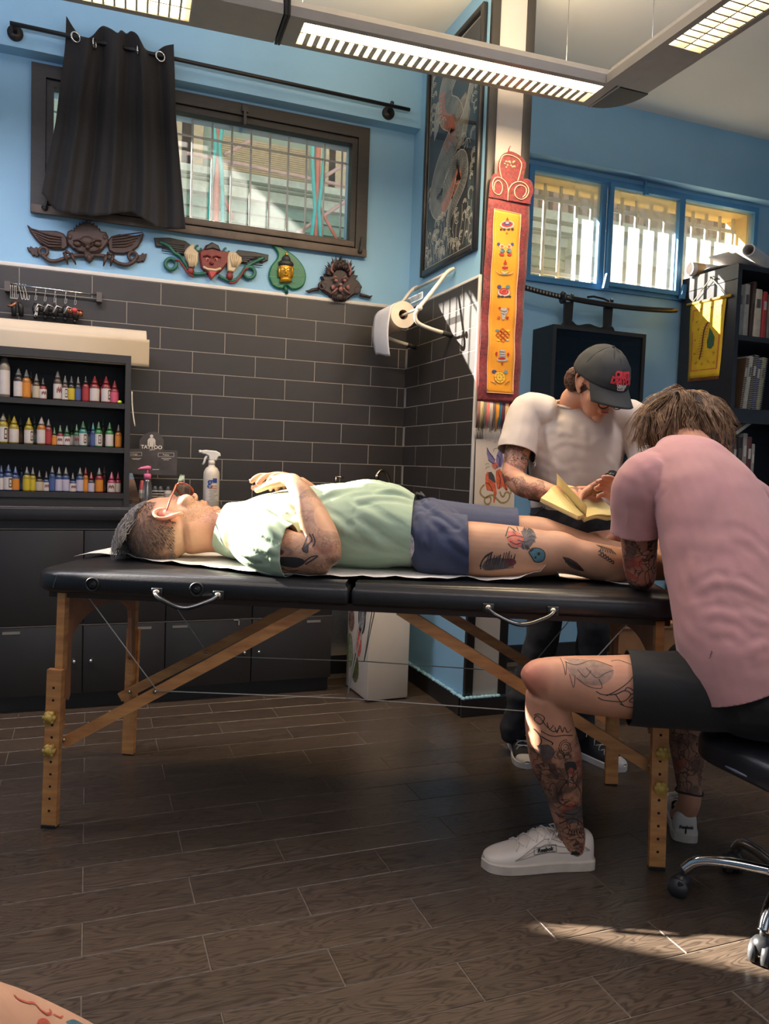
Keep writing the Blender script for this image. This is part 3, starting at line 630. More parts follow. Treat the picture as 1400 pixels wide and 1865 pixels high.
# paper roll lying on the shelf top
pr = thing('paper_roll', 'cream paper roll lying along the top of the ink shelf', 'paper roll', (-.25, SY+.08, .922+ztop))
rr = .066
prof = [(rr*math.cos(a), rr+rr*math.sin(a)) for a in [2*pi*k/28 for k in range(29)]]
MB().grid(lambda u, w: (-.5+w*1.0, prof[min(28, int(round(u*28)))][0], prof[min(28, int(round(u*28)))][1]), 28, 1).build('roll', mat('cream_paper', (198, 180, 154), .7, var=.03, scale=4), pr)
MB().tube([(-.5, 0, rr), (.5, 0, rr)], .045, 20).build('inner_wraps', mat('cream_paper_core', (190, 172, 148), .8), pr)
MB().grid(lambda u, w: (-.5+w*1.012, -rr-.003+.006*u*u, rr*1.25-u*.125+.004*math.sin(u*3)), 8, 1).build('loose_end', MATS['cream_paper'], pr, solid=.0006)
# curling white tag taped to the shelf side
tg = MB().grid(lambda u, w: (SX1+.004+.016*w*w+.006*u, SY+.02+.01*u, ony(236, 712, SY).z-.16*w), 3, 8).build('paper_strip', paper, solid=.0005)
tag(tg, 'narrow white paper strip hanging at the side of the ink shelf', 'paper strip')
# ================================================================ things on the walls
def zm(pts, ox, oy, s): return [(ox+x/s, oy+y/s) for x, y in pts]
def wp(pts, Y): return [(lambda p: (p.x, p.z))(ony(x, y, Y)) for x, y in pts]
def rel(parent, name, px_, Y, t, m, bev=.003, label=None):
    """carved slab: pixel outline taken to the wall plane, extruded towards the room"""
    q = wp(px_, Y); return MB().prism(q, (0, Y, 0), (1, 0, 0), (0, 0, 1), t, bev).build(name, m, parent, True, label=label)
def p3(x, y, Y): return ony(x, y, Y)
# ---- curtain rod and curtain
CY = YB-.15
black_metal = mat('black_metal', (36, 33, 32), .4, metal=.3)
rod = thing('curtain_rod', 'thin black curtain rod running above the black framed window', 'curtain rod', p3(380, 120, CY))
ra, rb = p3(18, 42, CY), p3(746, 200, CY)
MB().cyl(ra, rb, .0095, n=12).build('pole', black_metal, rod, True)
for q, e in (((28, 62), ra), ((706, 207), rb)):
    p = p3(*q, YB-.085); MB().cyl(p, p-V(0, .014, 0), .033, n=20).cyl(p, V(p.x, CY, e.z-(0 if e is ra else -.02)), .010, n=10).build('bracket', black_metal, rod, True)
cloth_k = mat('black_curtain_cloth', (27, 25, 25), .85, var=.06, scale=30, sheen=.04, bump=.1, bscale=300)
cz = lambda pts: zm(pts, 30, 40, 4.242)
topc = spline(cz([(385, -45), (440, 40), (495, 108), (560, 126), (610, 95), (640, 50), (670, 30), (740, 55), (785, 85), (800, 62), (835, 90), (860, 70), (905, 95), (935, 165), (958, 215), (1040, 232), (1120, 188), (1215, 172)]), 3)
botc = spline(cz([(195, 1325), (285, 1450), (400, 1480), (480, 1492), (640, 1500), (800, 1490), (900, 1475), (985, 1475), (1060, 1535), (1110, 1592), (1200, 1600), (1305, 1600)]), 4)
def pick(l, u): t = u*(len(l)-1); i = min(int(t), len(l)-2); f = t-i; return (l[i][0]*(1-f)+l[i+1][0]*f, l[i][1]*(1-f)+l[i+1][1]*f)
leftc = spline(cz([(385, -45), (372, 180), (355, 330), (325, 560), (300, 780), (250, 1040), (195, 1325)]), 4); rightc = spline(cz([(1215, 172), (1225, 400), (1232, 700), (1255, 1000), (1285, 1350), (1305, 1600)]), 4)
def curtfn(u, w):
    a = pick(leftc, w); b_ = pick(rightc, w); t_ = pick(topc, u); q = pick(botc, u)
    x = a[0]+(b_[0]-a[0])*u; lin_ = topc[0][1]*(1-u)+topc[-1][1]*u; linb = botc[0][1]*(1-u)+botc[-1][1]*u
    y = a[1]+(b_[1]-a[1])*u+(t_[1]-lin_)*(1-w)**3+(q[1]-linb)*w**3
    x = x*(1-(1-w)**4*.6)+t_[0]*(1-w)**4*.6
    Y = CY+.03*math.sin(u*2*pi*3.6+.6)*(1-.35*w)+.012*math.sin(u*2*pi*9+1+w*2)*(.4+w*.6)+.035*w-.015
    return p3(x, y, Y)
cu = thing('curtain', 'black eyelet curtain bunched on the rod over the window', 'curtain', p3(200, 400, CY))
MB().grid(curtfn, 90, 50).build('cloth', cloth_k, cu, True, solid=.0015)
for q, ang in (((138, 68), .5), ((172, 80), 1.25), ((252, 93), 1.3), ((292, 103), .3)):
    p = p3(*q, CY-.022); ca, sa = math.cos(ang), math.sin(ang)
    MB().tube([p+V(.021*math.cos(a)*ca, .021*math.cos(a)*sa, .021*math.sin(a)) for a in [2*pi*k/20 for k in range(20)]], .0042, 8, True).build('eyelet', chrome, cu, True)

# ---- carvings over the tiles
wood_dk = mat('dark_carved_wood', (70, 48, 38), .55, var=.12, scale=40, bump=.3, bscale=90)
red_w = mat('red_painted_wood', (124, 44, 40), .5, var=.12, scale=40, bump=.2); green_w = mat('green_painted_wood', (36, 104, 84), .45, var=.12, scale=40)
black_w = mat('black_painted_wood', (46, 42, 42), .5, var=.12, bump=.3, bscale=60); beige_w = mat('beige_painted_wood', (206, 184, 148), .5, var=.08)
WY = YB
def pt(ox, oy, s): return lambda x, y, Y=WY-.02: p3(ox+x/s, oy+y/s, Y)
Z1 = (40, 380, 4.1176); P1 = pt(*Z1)
c1 = thing('wall_carving', 'dark brown winged face carving under the curtained window', 'carving', p3(160, 470, WY))
for pts in ([(40, 125), (75, 152), (130, 168), (200, 170), (260, 172), (310, 190), (340, 225), (345, 290), (320, 312), (250, 312), (190, 297), (140, 272), (100, 232), (62, 180)], [(912, 188), (902, 232), (872, 290), (822, 330), (760, 346), (690, 342), (650, 320), (640, 250), (668, 212), (730, 196), (800, 206), (862, 206)]): 
    w = rel(c1, 'wing', zm(pts, *Z1), WY, .018, wood_dk, .006)
    cx = sum(p[0] for p in pts)/len(pts); s_ = 1 if cx < 400 else -1; fe = MB()
    for k in range(5): fe.tube([P1(cx-s_*(130-k*18), 165+k*22+(12 if s_ < 0 else -10), WY-.019), P1(cx, 195+k*22, WY-.022), P1(cx+s_*100, 215+k*18, WY-.021)], [.002, .004, .003], 6)
    fe.build('feather', wood_dk, w, True)
sp = [(335, 218), (342, 182), (372, 168), (392, 176), (388, 150), (404, 156), (406, 128), (424, 142), (430, 112), (446, 130), (458, 102), (470, 122), (484, 92), (496, 120), (512, 104), (522, 128), (540, 116), (548, 138), (566, 136), (568, 156), (584, 158), (590, 180), (630, 186), (648, 220), (648, 262), (622, 300), (592, 330), (552, 356), (530, 392), (506, 412), (480, 392), (458, 356), (420, 332), (378, 310), (342, 270)]
h = rel(c1, 'face', zm(sp, *Z1), WY, .03, wood_dk, .007)
fb = MB(); fb.ball(P1(490, 250, WY-.03), (.034, .016, .028), 14, 10)
for sx in (-1, 1):
    fb.ball(P1(490+sx*75, 265, WY-.032), (.02, .012, .014), 10, 8); fb.tube([P1(490+sx*20, 262, WY-.048), P1(490+sx*60, 232, WY-.044), P1(490+sx*105, 240, WY-.034)], [.003, .006, .003], 8)
    fb.tube([P1(490+sx*15, 320, WY-.044), P1(490+sx*60, 315, WY-.042), P1(490+sx*95, 295, WY-.034)], [.004, .005, .003], 8)
    fb.ball(P1(490+sx*130, 215, WY-.025), (.012, .01, .016), 8, 6)
fb.ball(P1(492, 290, WY-.046), (.011, .012, .011), 10, 8); fb.ball(P1(506, 372, WY-.03), (.013, .01, .018), 10, 8); fb.build('features', wood_dk, h, True)
tl = MB()
tl.tube(spline([tuple(P1(*q)) for q in [(150, 345), (200, 388), (260, 392), (330, 370), (400, 352), (500, 350), (590, 352), (660, 372), (720, 408), (790, 420), (840, 395), (850, 372)]], 5), .0095, 8)
for cx, cy, sg in ((160, 322, 1), (830, 356, -1)):
    tl.tube([P1(cx+32*math.cos(a), cy+30*math.sin(a), WY-.018) for a in [2*pi*k/18 for k in range(18)]], .008, 8, True)
tl.build('tail', wood_dk, c1, True)
for pts in ([(38, 292), (60, 296), (66, 284), (90, 300), (112, 290), (132, 316), (140, 350), (112, 366), (92, 352), (84, 362), (62, 330), (48, 322)], [(936, 340), (914, 344), (906, 334), (884, 352), (866, 346), (850, 372), (852, 398), (876, 408), (900, 398), (912, 404), (926, 380)]): rel(c1, 'flame_tip', zm(pts, *Z1), WY, .014, wood_dk, .004)
cw = MB()
for a, e in (((318, 330), (345, 420)), ((368, 335), (404, 420)), ((632, 350), (610, 432)), ((684, 345), (664, 432)), ((330, 320), (372, 345)), ((640, 335), (684, 350))): cw.tube([P1(*a, WY-.026), P1((a[0]+e[0])/2, (a[1]+e[1])/2, WY-.032), P1(*e, WY-.02)], [.009, .007, .0025], 8)
cw.build('claw', wood_dk, c1, True)

c2 = thing('wall_carving', 'painted wooden winged guardian carving with red face and green snakes', 'carving', p3(385, 500, WY))
lw = [(280, 434), (309, 434), (337, 440), (349, 449), (340, 468), (323, 463), (308, 452), (283, 450)]; rw = [(427, 461), (433, 456), (464, 460), (488, 465), (487, 475), (476, 480), (466, 472), (457, 473), (447, 482), (438, 478)]
for q in (lw, rw):
    w = rel(c2, 'wing', q, WY, .016, black_w, .005); fe = MB(); cx = sum(p[0] for p in q)/len(q); cy = sum(p[1] for p in q)/len(q)
    for k in range(5): fe.tube([p3(cx-22, cy-6+k*3.4-(0 if q is lw else -2), WY-.016), p3(cx+20, cy-2+k*3.8, WY-.018)], .0022, 6)
    fe.build('feather', black_w, w, True)
fc = rel(c2, 'face', [(362, 461), (370, 455), (373, 449), (384, 445), (396, 449), (399, 458), (416, 462), (413, 481), (404, 493), (396, 500), (375, 500), (365, 488)], WY, .03, red_w, .006)
rel(c2, 'hat', [(371, 458), (374, 450), (384, 444), (396, 450), (400, 460), (386, 456)], WY, .038, black_w, .006)
fm_ = MB()
for x in (378, 393): fm_.ball(p3(x, 472.5, WY-.031), (.0095, .005, .0095), 10, 8)
fm_.build('eye', mat('pink_painted_wood', (206, 130, 116), .5), fc, True)
fm_ = MB()
for x in (378.5, 392.5): fm_.ball(p3(x, 472.5, WY-.036), (.0045, .003, .0045), 8, 6)
fm_.build('pupil', black_w, fc, True)
fm_ = MB(); fm_.ball(p3(385.5, 479, WY-.036), (.011, .01, .009), 10, 8); fm_.tube([p3(370, 467, WY-.034), p3(378, 464, WY-.04), p3(384, 468, WY-.04)], .0045, 8); fm_.tube([p3(402, 469, WY-.034), p3(394, 465, WY-.04), p3(388, 468, WY-.04)], .0045, 8); fm_.build('nose_and_brow', red_w, fc, True)
MB().tube([p3(370, 486, WY-.033), p3(378, 490.5, WY-.038), p3(393, 492, WY-.038), p3(402, 489, WY-.033)], .0065, 8).build('teeth', beige_w, fc, True)
rel(c2, 'tongue', [(376, 493), (395, 495), (391, 503), (384, 511), (379, 504)], WY, .04, mat('red_tongue', (176, 60, 58), .4), .006)
for q in ([(334, 463), (338, 456), (343, 451), (349, 447), (353, 449), (352, 455), (360, 463), (359, 480), (354, 489), (344, 486), (337, 474)], [(412, 470), (414, 463), (420, 460), (424, 463), (427, 461), (433, 468), (438, 471), (439, 478), (434, 485), (430, 490), (424, 498), (413, 496)]):
    hd = rel(c2, 'hand', q, WY, .034, beige_w, .006); cx = sum(p[0] for p in q)/len(q); fg = MB()
    for k in range(4): fg.tube([p3(cx-6+k*4.6, 462+k, WY-.034), p3(cx-4+k*3.4, 474, WY-.038), p3(cx-2+k*2, 486, WY-.035)], [.004, .0055, .004], 8)
    fg.build('finger', beige_w, hd, True)
sn = MB()
for c_, path in (((311, 481), [(291, 441), (306, 448), (318, 461), (327, 466), (338, 482), (346, 495), (360, 499), (376, 497)]), ((454, 496.5), [(481, 469), (464, 477), (449, 486), (440, 498), (430, 509), (416, 511), (398, 502)])):
    sn.tube([p3(c_[0]+10*math.cos(a), c_[1]+10*math.sin(a), WY-.016) for a in [2*pi*k/20 for k in range(20)]], .0095, 8, True)
    sn.tube(spline([tuple(p3(*q, WY-.016)) for q in path], 4), .0085, 8)
for x, y in ((361, 452), (412, 457)): sn.tube([p3(x+5*math.cos(a), y+5*math.sin(a), WY-.018) for a in [2*pi*k/12 for k in range(10)]], .005, 6)
sn.build('snake', green_w, c2, True)
rb_ = MB(); rb_.tube(spline([tuple(p3(*q, WY-.027)) for q in [(318, 474), (326, 475), (334, 485), (342, 497), (352, 504)]], 4), .005, 8); rb_.tube(spline([tuple(p3(*q, WY-.027)) for q in [(452, 489), (446, 491), (438, 503), (428, 514), (418, 515)]], 4), .005, 8)
for x, y in ((347, 494), (418, 503)): rb_.ball(p3(x, y, WY-.022), (.018, .016, .022), 10, 8)
rb_.build('cuff', red_w, c2, True)

Z6 = (360, 420, 4.1176); P6 = pt(*Z6)
c3 = thing('wall_carving', 'green leaf carving with a golden serene face at its centre', 'carving', p3(520, 530, WY))
lf = [tuple(q) for q in spline([(535, 85), (575, 92), (625, 132), (680, 165), (740, 212), (790, 280), (806, 350), (790, 412), (750, 442), (700, 446), (660, 420), (630, 442), (580, 432), (545, 400), (527, 340), (545, 270), (590, 212), (592, 170), (560, 125)], 3)]
rel(c3, 'leaf', zm(lf, *Z6), WY, .02, mat('green_leaf_paint', (22, 112, 76), .35, var=.08), .006)
vn = MB()
for a in ([(560, 100), (640, 160), (668, 230)], [(600, 300), (555, 275)], [(600, 350), (535, 345)], [(610, 395), (560, 405)], [(720, 290), (775, 270)], [(725, 340), (795, 345)], [(715, 390), (780, 405)], [(655, 400), (600, 425)], [(665, 400), (730, 430)]): vn.tube([P6(*q, WY-.0205) for q in a], .0013, 6)
vn.build('vein', mat('pale_green_paint', (130, 190, 140), .5), c3, True)
MB().tube([P6(652, 415, WY-.016), P6(662, 445, WY-.02), P6(668, 474, WY-.016)], [.010, .011, .008], 10).build('stem', mat('green_stem', (20, 84, 62), .4), c3, True)
gold = mat('gold_paint', (204, 150, 44), .3, metal=.55, var=.06)
gb3 = MB(); gb3.ball(P6(660, 305, WY-.028), (.037, .026, .052), 18, 12); gb3.tube([P6(655, 350, WY-.02), P6(660, 388, WY-.022)], [.028, .034], 14); gb3.ball(P6(661, 305, WY-.054), (.006, .008, .014), 8, 6); gb3.ball(P6(661, 332, WY-.052), (.012, .006, .004), 8, 6)
for x in (612, 708): gb3.tube([P6(x, 270, WY-.03), P6(x, 300, WY-.034), P6(x, 350, WY-.03)], [.006, .007, .006], 8)
fa = gb3.build('golden_face', gold, c3, True)
MB().ball(P6(662, 250, WY-.028), (.040, .028, .022), 16, 10).ball(P6(664, 215, WY-.03), (.022, .02, .022), 12, 8).build('hair_cap', black_w, c3, True)
MB().ball(P6(668, 178, WY-.03), (.007, .007, .010), 10, 8).build('finial', gold, c3, True)
br_ = MB()
for x in (640, 684): br_.tube([P6(x-16, 285, WY-.055), P6(x, 278, WY-.058), P6(x+16, 285, WY-.055)], .0014, 6); br_.tube([P6(x-12, 297, WY-.056), P6(x, 300, WY-.058), P6(x+12, 297, WY-.056)], .0012, 6)
br_.build('brow_line', mat('brown_line', (110, 66, 20), .5), fa, True)

c4 = thing('wall_carving', 'spiky dark horned mask with open mouth, rightmost of the carvings', 'carving', p3(625, 545, WY))
msk = mat('dark_mask', (52, 36, 34), .5, var=.2, scale=60, bump=.4, bscale=120); mpk = mat('mask_pink_paint', (150, 98, 92), .5, var=.2, scale=70)
sp = []; random.seed(5)
oc = [(900, 400), (915, 350), (940, 330), (955, 300), (985, 270), (1000, 235), (1030, 225), (1065, 200), (1100, 225), (1120, 240), (1140, 285), (1165, 310), (1190, 345), (1195, 390), (1220, 430), (1200, 470), (1160, 490), (1120, 520), (1070, 540), (1010, 525), (975, 490), (930, 460)]
for i, q in enumerate(oc):
    sp.append(q)
    if i < 13:
        n_ = oc[(i+1) % len(oc)]; mx_, my_ = (q[0]+n_[0])/2, (q[1]+n_[1])/2; dx, dy = mx_-1065, my_-400; l_ = math.hypot(dx, dy); sp.append((mx_-dx/l_*22, my_-dy/l_*22))
mf = rel(c4, 'face', zm(sp, *Z6), WY, .034, msk, .008)
hb_ = MB()
for k in range(26):
    a = pi*(.08+.84*k/25); r0, r1 = 60, 95+random.random()*70; hb_.tube([P6(1068-r0*math.cos(a), 350-r0*math.sin(a), WY-.035), P6(1068-(r0+r1)*.5*math.cos(a), 350-(r0+r1)*.55*math.sin(a), WY-.05), P6(1068-r1*math.cos(a)*.85, 350-r1*math.sin(a)*1.05, WY-.03)], [.006, .006, .001], 6)
hb_.build('flame_hair', msk, c4, True)
hn = MB(); hn.tube([P6(*q, WY-.05) for q in [(1018, 322), (1002, 295), (1006, 262), (1022, 238), (1045, 218)]], [.007, .0065, .005, .0035, .001], 8); hn.tube([P6(*q, WY-.05) for q in [(1138, 338), (1150, 305), (1142, 272), (1126, 240), (1120, 208)]], [.007, .0065, .005, .0035, .001], 8)
hn.build('horn', mpk, c4, True)
ft = MB()
for sx in (-1, 1):
    ft.ball(P6(1070+sx*32, 375, WY-.052), (.011, .008, .009), 10, 8); ft.tube([P6(1070+sx*12, 360, WY-.054), P6(1070+sx*38, 345, WY-.056), P6(1070+sx*62, 365, WY-.046)], [.003, .005, .003], 8); ft.ball(P6(1070+sx*56, 425, WY-.044), (.012, .008, .014), 8, 6)
    ft.tube([P6(1070+sx*22, 430, WY-.052), P6(1070+sx*45, 455, WY-.05), P6(1070+sx*75, 480, WY-.04)], [.004, .005, .003], 8)
ft.ball(P6(1072, 405, WY-.056), (.013, .009, .008), 10, 8); ft.ball(P6(1072, 440, WY-.05), (.012, .012, .016), 10, 8); ft.build('features', mpk, c4, True)
ew = MB()
for (x, y), pth in (((932, 415), [(905, 440), (860, 445), (830, 458), (808, 452)]), ((1190, 445), [(1215, 480), (1255, 490), (1290, 500), (1308, 488)])):
    MB().tube([P6(x+22*math.cos(a), y+26*math.sin(a), WY-.028) for a in [2*pi*k/16 for k in range(16)]], .0075, 8, True).tube([P6(*q, WY-.018) for q in pth], [.010, .009, .008, .002], 8).build('ear_curl', msk, c4, True)
bd = MB(); bd.ball(P6(1065, 500, WY-.03), (.03, .02, .022), 12, 8)
for k in range(8): bd.tube([P6(1010+k*16, 480, WY-.04), P6(1016+k*14, 520, WY-.042), P6(1030+k*10, 538, WY-.02)], [.004, .004, .001], 6)
bd.build('beard', msk, c4, True)

# ---- tool rail with hooks
RY = YB-.045; Pr = lambda x, y, Y=RY: p3(x/7, 500+y/7, Y)
rail = thing('tool_rail', 'short steel wall rail with hooks above the paper roll', 'rail', Pr(690, 210))
MB().cyl(Pr(130, 125), Pr(1245, 262), .005, n=10).build('bar', chrome, rail, True)
for x, y in ((95, 150), (1265, 290)):
    p = Pr(x, y); MB().box(p.x-.012, p.x+.012, RY-.01, YB-.01, p.z-.022, p.z+.022).build('end_bracket', mat('grey_bracket', (92, 84, 80), .5), rail, True)
hookm = mat('hook_steel', (190, 186, 180), .3, metal=.8)
hooks = [(465, 172), (585, 186), (708, 200), (846, 214), (970, 230)]
def s_hook(x, y, dx, ln, lab):
    t = thing('s_hook', lab, 'hook', Pr(x, y), 0, 'S hooks on the steel rail')
    pth = [(x+8, y+30), (x+8, y-8), (x-2, y-10), (x-6, y+20), (x-dx*.5, y+ln*.55), (x-dx, y+ln), (x-dx+8, y+ln+14), (x-dx+22, y+ln), (x-dx+24, y+ln-45)]
    MB().tube(spline([tuple(Pr(a, c, RY-.004 if i > 2 else RY+.006)) for i, (a, c) in enumerate(pth)], 4), .0017, 6).build('wire', hookm, t, True)
for i, (x, y) in enumerate(hooks): s_hook(x, y, 22, 140, f'S hook carrying a tattoo machine, {ordw[i]} of the five spaced hooks')
for i, x in enumerate((140, 165, 190, 212, 245, 285, 320)): s_hook(x, 118+(x-130)*.12, -30 if i > 3 else 8, 170, f'S hook in the bunch at the left of the rail, {ordw[i]} from the left')
tool_k = mat('tool_dark_metal', (46, 44, 44), .45, metal=.4, var=.1); copper = mat('copper_coil', (170, 110, 76), .35, metal=.7); tool_s = mat('tool_steel', (206, 198, 190), .3, metal=.6)
tools = [(170, 350, 'two dark grips with copper fittings hanging at the left of the rail'), (465, 340, 'tattoo machine with slotted white steel frame on the rail'), (590, 345, 'black tattoo machine on the rail beside the white framed one'), (705, 360, 'dark tattoo machine with steel lever on the rail'), (845, 370, 'tattoo machine with copper coils on the rail'), (965, 400, 'tattoo machine with a red part, rightmost on the rail')]
for i, (x, y, lab) in enumerate(tools):
    t = thing('tattoo_machine', lab, 'tattoo machine', Pr(x, y+160), 0, 'tattoo machines hanging from the rail')
    Yq = RY-.008
    if i == 0:
        for dx in (0, 90): MB().tube([Pr(x+dx-10, y, Yq), Pr(x+dx+4, y+60, Yq), Pr(x+dx+10, y+180, Yq)], [.008, .012, .010], 10).build('grip', tool_k, t, True)
        MB().tube([Pr(x-75, y+45, Yq-.01), Pr(x-20, y+50, Yq-.01), Pr(x+40, y+5, Yq-.01)], .006, 8).build('fitting', copper, t, True)
        continue
    MB().tube([Pr(x-5, y+30, Yq), Pr(x-12, y+90, Yq), Pr(x+5, y+180, Yq)], [.010, .016, .012], 10).build('frame', tool_k, t, True)
    MB().cyl(Pr(x+20, y+50, Yq), Pr(x+20, y+120, Yq), .011, n=12).cyl(Pr(x+62, y+60, Yq), Pr(x+62, y+130, Yq), .011, n=12).build('coil', copper if i in (4, 5) else tool_k, t, True)
    MB().tube([Pr(x-30, y+130, Yq-.012), Pr(x+20, y+40, Yq-.014), Pr(x+90, y+70, Yq-.01)], [.004, .0045, .003], 8).build('lever', tool_s if i != 5 else red_w, t, True)
    MB().cyl(Pr(x-10, y+170, Yq), Pr(x-18, y+225, Yq), .009, .006, 10).build('tube_grip', tool_k, t, True)
    if i == 1:
        q = [(x+12, y+85), (x+30, y+90), (x+16, y+190), (x-10, y+215), (x-32, y+195), (x-14, y+140)]
        MB().prism([(lambda p: (p.x, p.z))(Pr(a, c, Yq)) for a, c in q], (0, Yq-.016, 0), (1, 0, 0), (0, 0, 1), .006, .002).build('side_plate', tool_s, t, True)
        hh = MB(); 
        for a, c in ((x+4, y+130), (x-10, y+185)): p = Pr(a, c, Yq-.0225); hh.cyl(p, p+V(0, -.001, 0), .004, n=10)
        hh.build('slot', dark, t, True)
    if i == 5: MB().ball(Pr(x-15, y+55, Yq-.01), (.015, .012, .013), 12, 8).build('red_part', mat('red_plastic', (190, 70, 66), .4), t, True)

# ---- towel roll holder on the return wall
tubew = mat('cream_enamel', (226, 214, 196), .3, var=.03); rub = mat('black_rubber', (30, 28, 28), .7)
rh = thing('roll_holder', 'cream tubular wall bracket holding a paper towel roll', 'roll holder', (XR, 3.56, 1.8))
for y, tip in ((3.47, 1.81), (3.91, 1.80)):
    pth = spline([(XR-.012, y, 2.11), (XR-.05, y, 2.085), (XR-.12, y, 1.99), (XR-.19, y, 1.90), (XR-.205, y, 1.862), (XR-.185, y, 1.832), (XR-.12, y, 1.812), (XR-.055, y, 1.80)], 4)
    MB().tube(pth, .0095, 10).build('side_tube', tubew, rh, True)
    MB().cyl((XR-.06, y, 1.801), (XR-.012, y, 1.79), .0125, n=10).build('rubber_end', rub, rh, True)
MB().cyl((XR-.03, 3.47, 2.095), (XR-.03, 3.91, 2.095), .008, n=10).build('cross_tube', tubew, rh, True)
MB().cyl((XR-.195, 3.45, 1.90), (XR-.195, 3.91, 1.90), .006, n=10).cyl((XR-.195, 3.44, 1.90), (XR-.195, 3.453, 1.90), .014, n=12).build('axle', tubew, rh, True)
MB().box(XR-.17, XR-.165, 3.48, 3.9, 1.955, 1.985).build('tear_bar', glassmat('clear_plastic', dust=.2, gloss=.2), rh, True)
tr = thing('paper_towel_roll', 'white paper towel roll hanging loose end from the wall bracket', 'paper towel', (XR-.20, 3.755, 1.90))
b = MB(); n_ = 28
def annulus(b, r0, r1, y): 
    vs = [(r*math.cos(2*pi*k/n_), y, r*math.sin(2*pi*k/n_)) for r in (r0, r1) for k in range(n_)]; b.add(vs, [(k, (k+1) % n_, n_+(k+1) % n_, n_+k) for k in range(n_)])
b.tube([(0, -.12, 0), (0, .13, 0)], .066, n_, cap=False); annulus(b, .024, .066, -.12); annulus(b, .024, .066, .13)
b.build('roll', mat('towel_paper', (222, 206, 186), .85, var=.03, bump=.2, bscale=120), tr)
MB().tube([(0, -.118, 0), (0, .128, 0)], .024, 20, cap=False).build('core', mat('card_core', (150, 126, 104), .9), tr)
def loose(u, w):
    a = pi*.62+w*.9
    if w < .3: a = pi*.55+w/.3*pi*.45; return (.068*math.cos(a), -.118+.246*u, .068*math.sin(a))
    q = (w-.3)/.7; return (-.068-.012*math.sin(q*2.4)+.05*q*q*.3+.012*u*q, -.118+.246*u, -.175*q-.03*q*(1-u)+.004*math.sin(u*5+q*4))
MB().grid(loose, 8, 20).build('loose_sheet', mat('towel_sheet', (230, 226, 224), .85, var=.02, bump=.15, bscale=90), tr, solid=.0008)

# ---- framed dragon print on the return wall
fr = thing('framed_print', 'tall black framed print of a dragon rising from waves', 'picture', (XR, 3.556, 2.15))
PY0_, PY1_, PZ0, PZ1 = 3.245, 3.868, 2.148, 3.235
b = MB(); fw = .028
for y0, y1_, z0, z1 in ((PY0_, PY0_+fw, PZ0, PZ1), (PY1_-fw, PY1_, PZ0, PZ1), (PY0_+fw, PY1_-fw, PZ0, PZ0+fw), (PY0_+fw, PY1_-fw, PZ1-fw, PZ1)): b.bbox(XR-.024, XR-.001, y0, y1_, z0, z1, .002, 1)
b.build('frame', mat('black_frame', (34, 32, 34), .35), fr, True)
box_obj('print', mat('charcoal_print', (50, 54, 60), .6, var=.15, scale=8), XR-.008, XR-.001, PY0_+fw, PY1_-fw, PZ0+fw, PZ1-fw, fr)
AW = PY1_-PY0_-2*fw; AH = PZ1-PZ0-2*fw
def art(u, v, lift=0): return V(XR-.0085-lift, PY1_-fw-u*AW, PZ0+fw+v*AH)   # u 0 at the far side, v 0 at the bottom
NX = V(-1, 0, 0)
cream = mat('print_cream_line', (226, 220, 200), .7); orange = mat('print_orange', (214, 124, 98), .7, var=.1); greyp = mat('print_grey', (150, 150, 144), .7, var=.15); darkp = mat('print_dark', (30, 32, 36), .7)
wl = MB(); random.seed(21)
def arc(b, u, v, r, a0, a1, w=.004, n=9, lift=.0006): b.ribbon([art(u+r*math.cos(a0+(a1-a0)*k/n)/AW, v+r*math.sin(a0+(a1-a0)*k/n)/AH, lift) for k in range(n+1)], w, NX)
for k in range(70):      # breaking waves at the bottom and spray up the sides
    if k < 42: u, v = random.random()*.94+.03, random.random()**1.4*.2+.02
    else: u, v = (random.choice((.07, .1, .9, .93)), random.random()*.75+.2)
    r = random.uniform(.012, .034); a = random.uniform(-.5, .8)
    for j in range(random.choice((2, 3, 3))): arc(wl, u, v, r*(1-.27*j), a, a+pi*random.uniform(.9, 1.5), .0032)
for k in range(14):
    u = .06+.88*k/13; wl.ribbon([art(u+.02*math.sin(t*5+k), .01+.16*t+.05*random.random(), .0004) for t in [j/7 for j in range(8)]], .003, NX)
for u0, u1, v0, v1 in ((.01, .99, .008, .008), (.01, .99, .992, .992), (.012, .012, .01, .99), (.988, .988, .01, .99)): wl.ribbon([art(u0, v0, .0004), art(u1, v1, .0004)], .004, NX)
wl.build('wave_lines', cream, fr, True)
body = spline([(.62, .98), (.50, .90), (.34, .82), (.36, .72), (.52, .66), (.58, .58), (.40, .50), (.26, .42), (.22, .33), (.34, .29), (.55, .36), (.66, .40), (.72, .34), (.60, .26), (.50, .18), (.52, .08)], 7)
nb = len(body); wid = [.155*(1 if i < nb*.75 else max(.15, 1-(i-nb*.75)/(nb*.25))) for i in range(nb)]
MB().ribbon([art(*q, .0010) for q in body], wid, NX).build('dragon_body', greyp, fr, True)
be = MB(); sc = MB()
for i in range(2, nb-2):
    p = art(*body[i], .0016); d = (art(*body[i+1])-art(*body[i-1])).normalized(); s_ = d.cross(NX); w_ = wid[i]
    if (14 < i < 42 or 62 < i < 84): be.ribbon([p+s_*w_*.02, p+s_*w_*.25+d*.004, p+s_*w_*.5], .0105, NX)
    for f_ in (-.42, -.3, -.18, -.06): 
        c_ = p+s_*w_*f_; sc.ribbon([c_+s_*.010+d*.0, c_+d*.009, c_-s_*.010], .0016, NX, .0008)
be.build('belly_plates', orange, fr, True); sc.build('scales', darkp, fr, True)
ol = MB()
for sg in (-1, 1): ol.ribbon([art(*body[i], .0018)+(art(*body[i+1])-art(*body[i-1])).normalized().cross(NX)*(sg*wid[i]*.5) for i in range(1, nb-1)], .0035, NX)
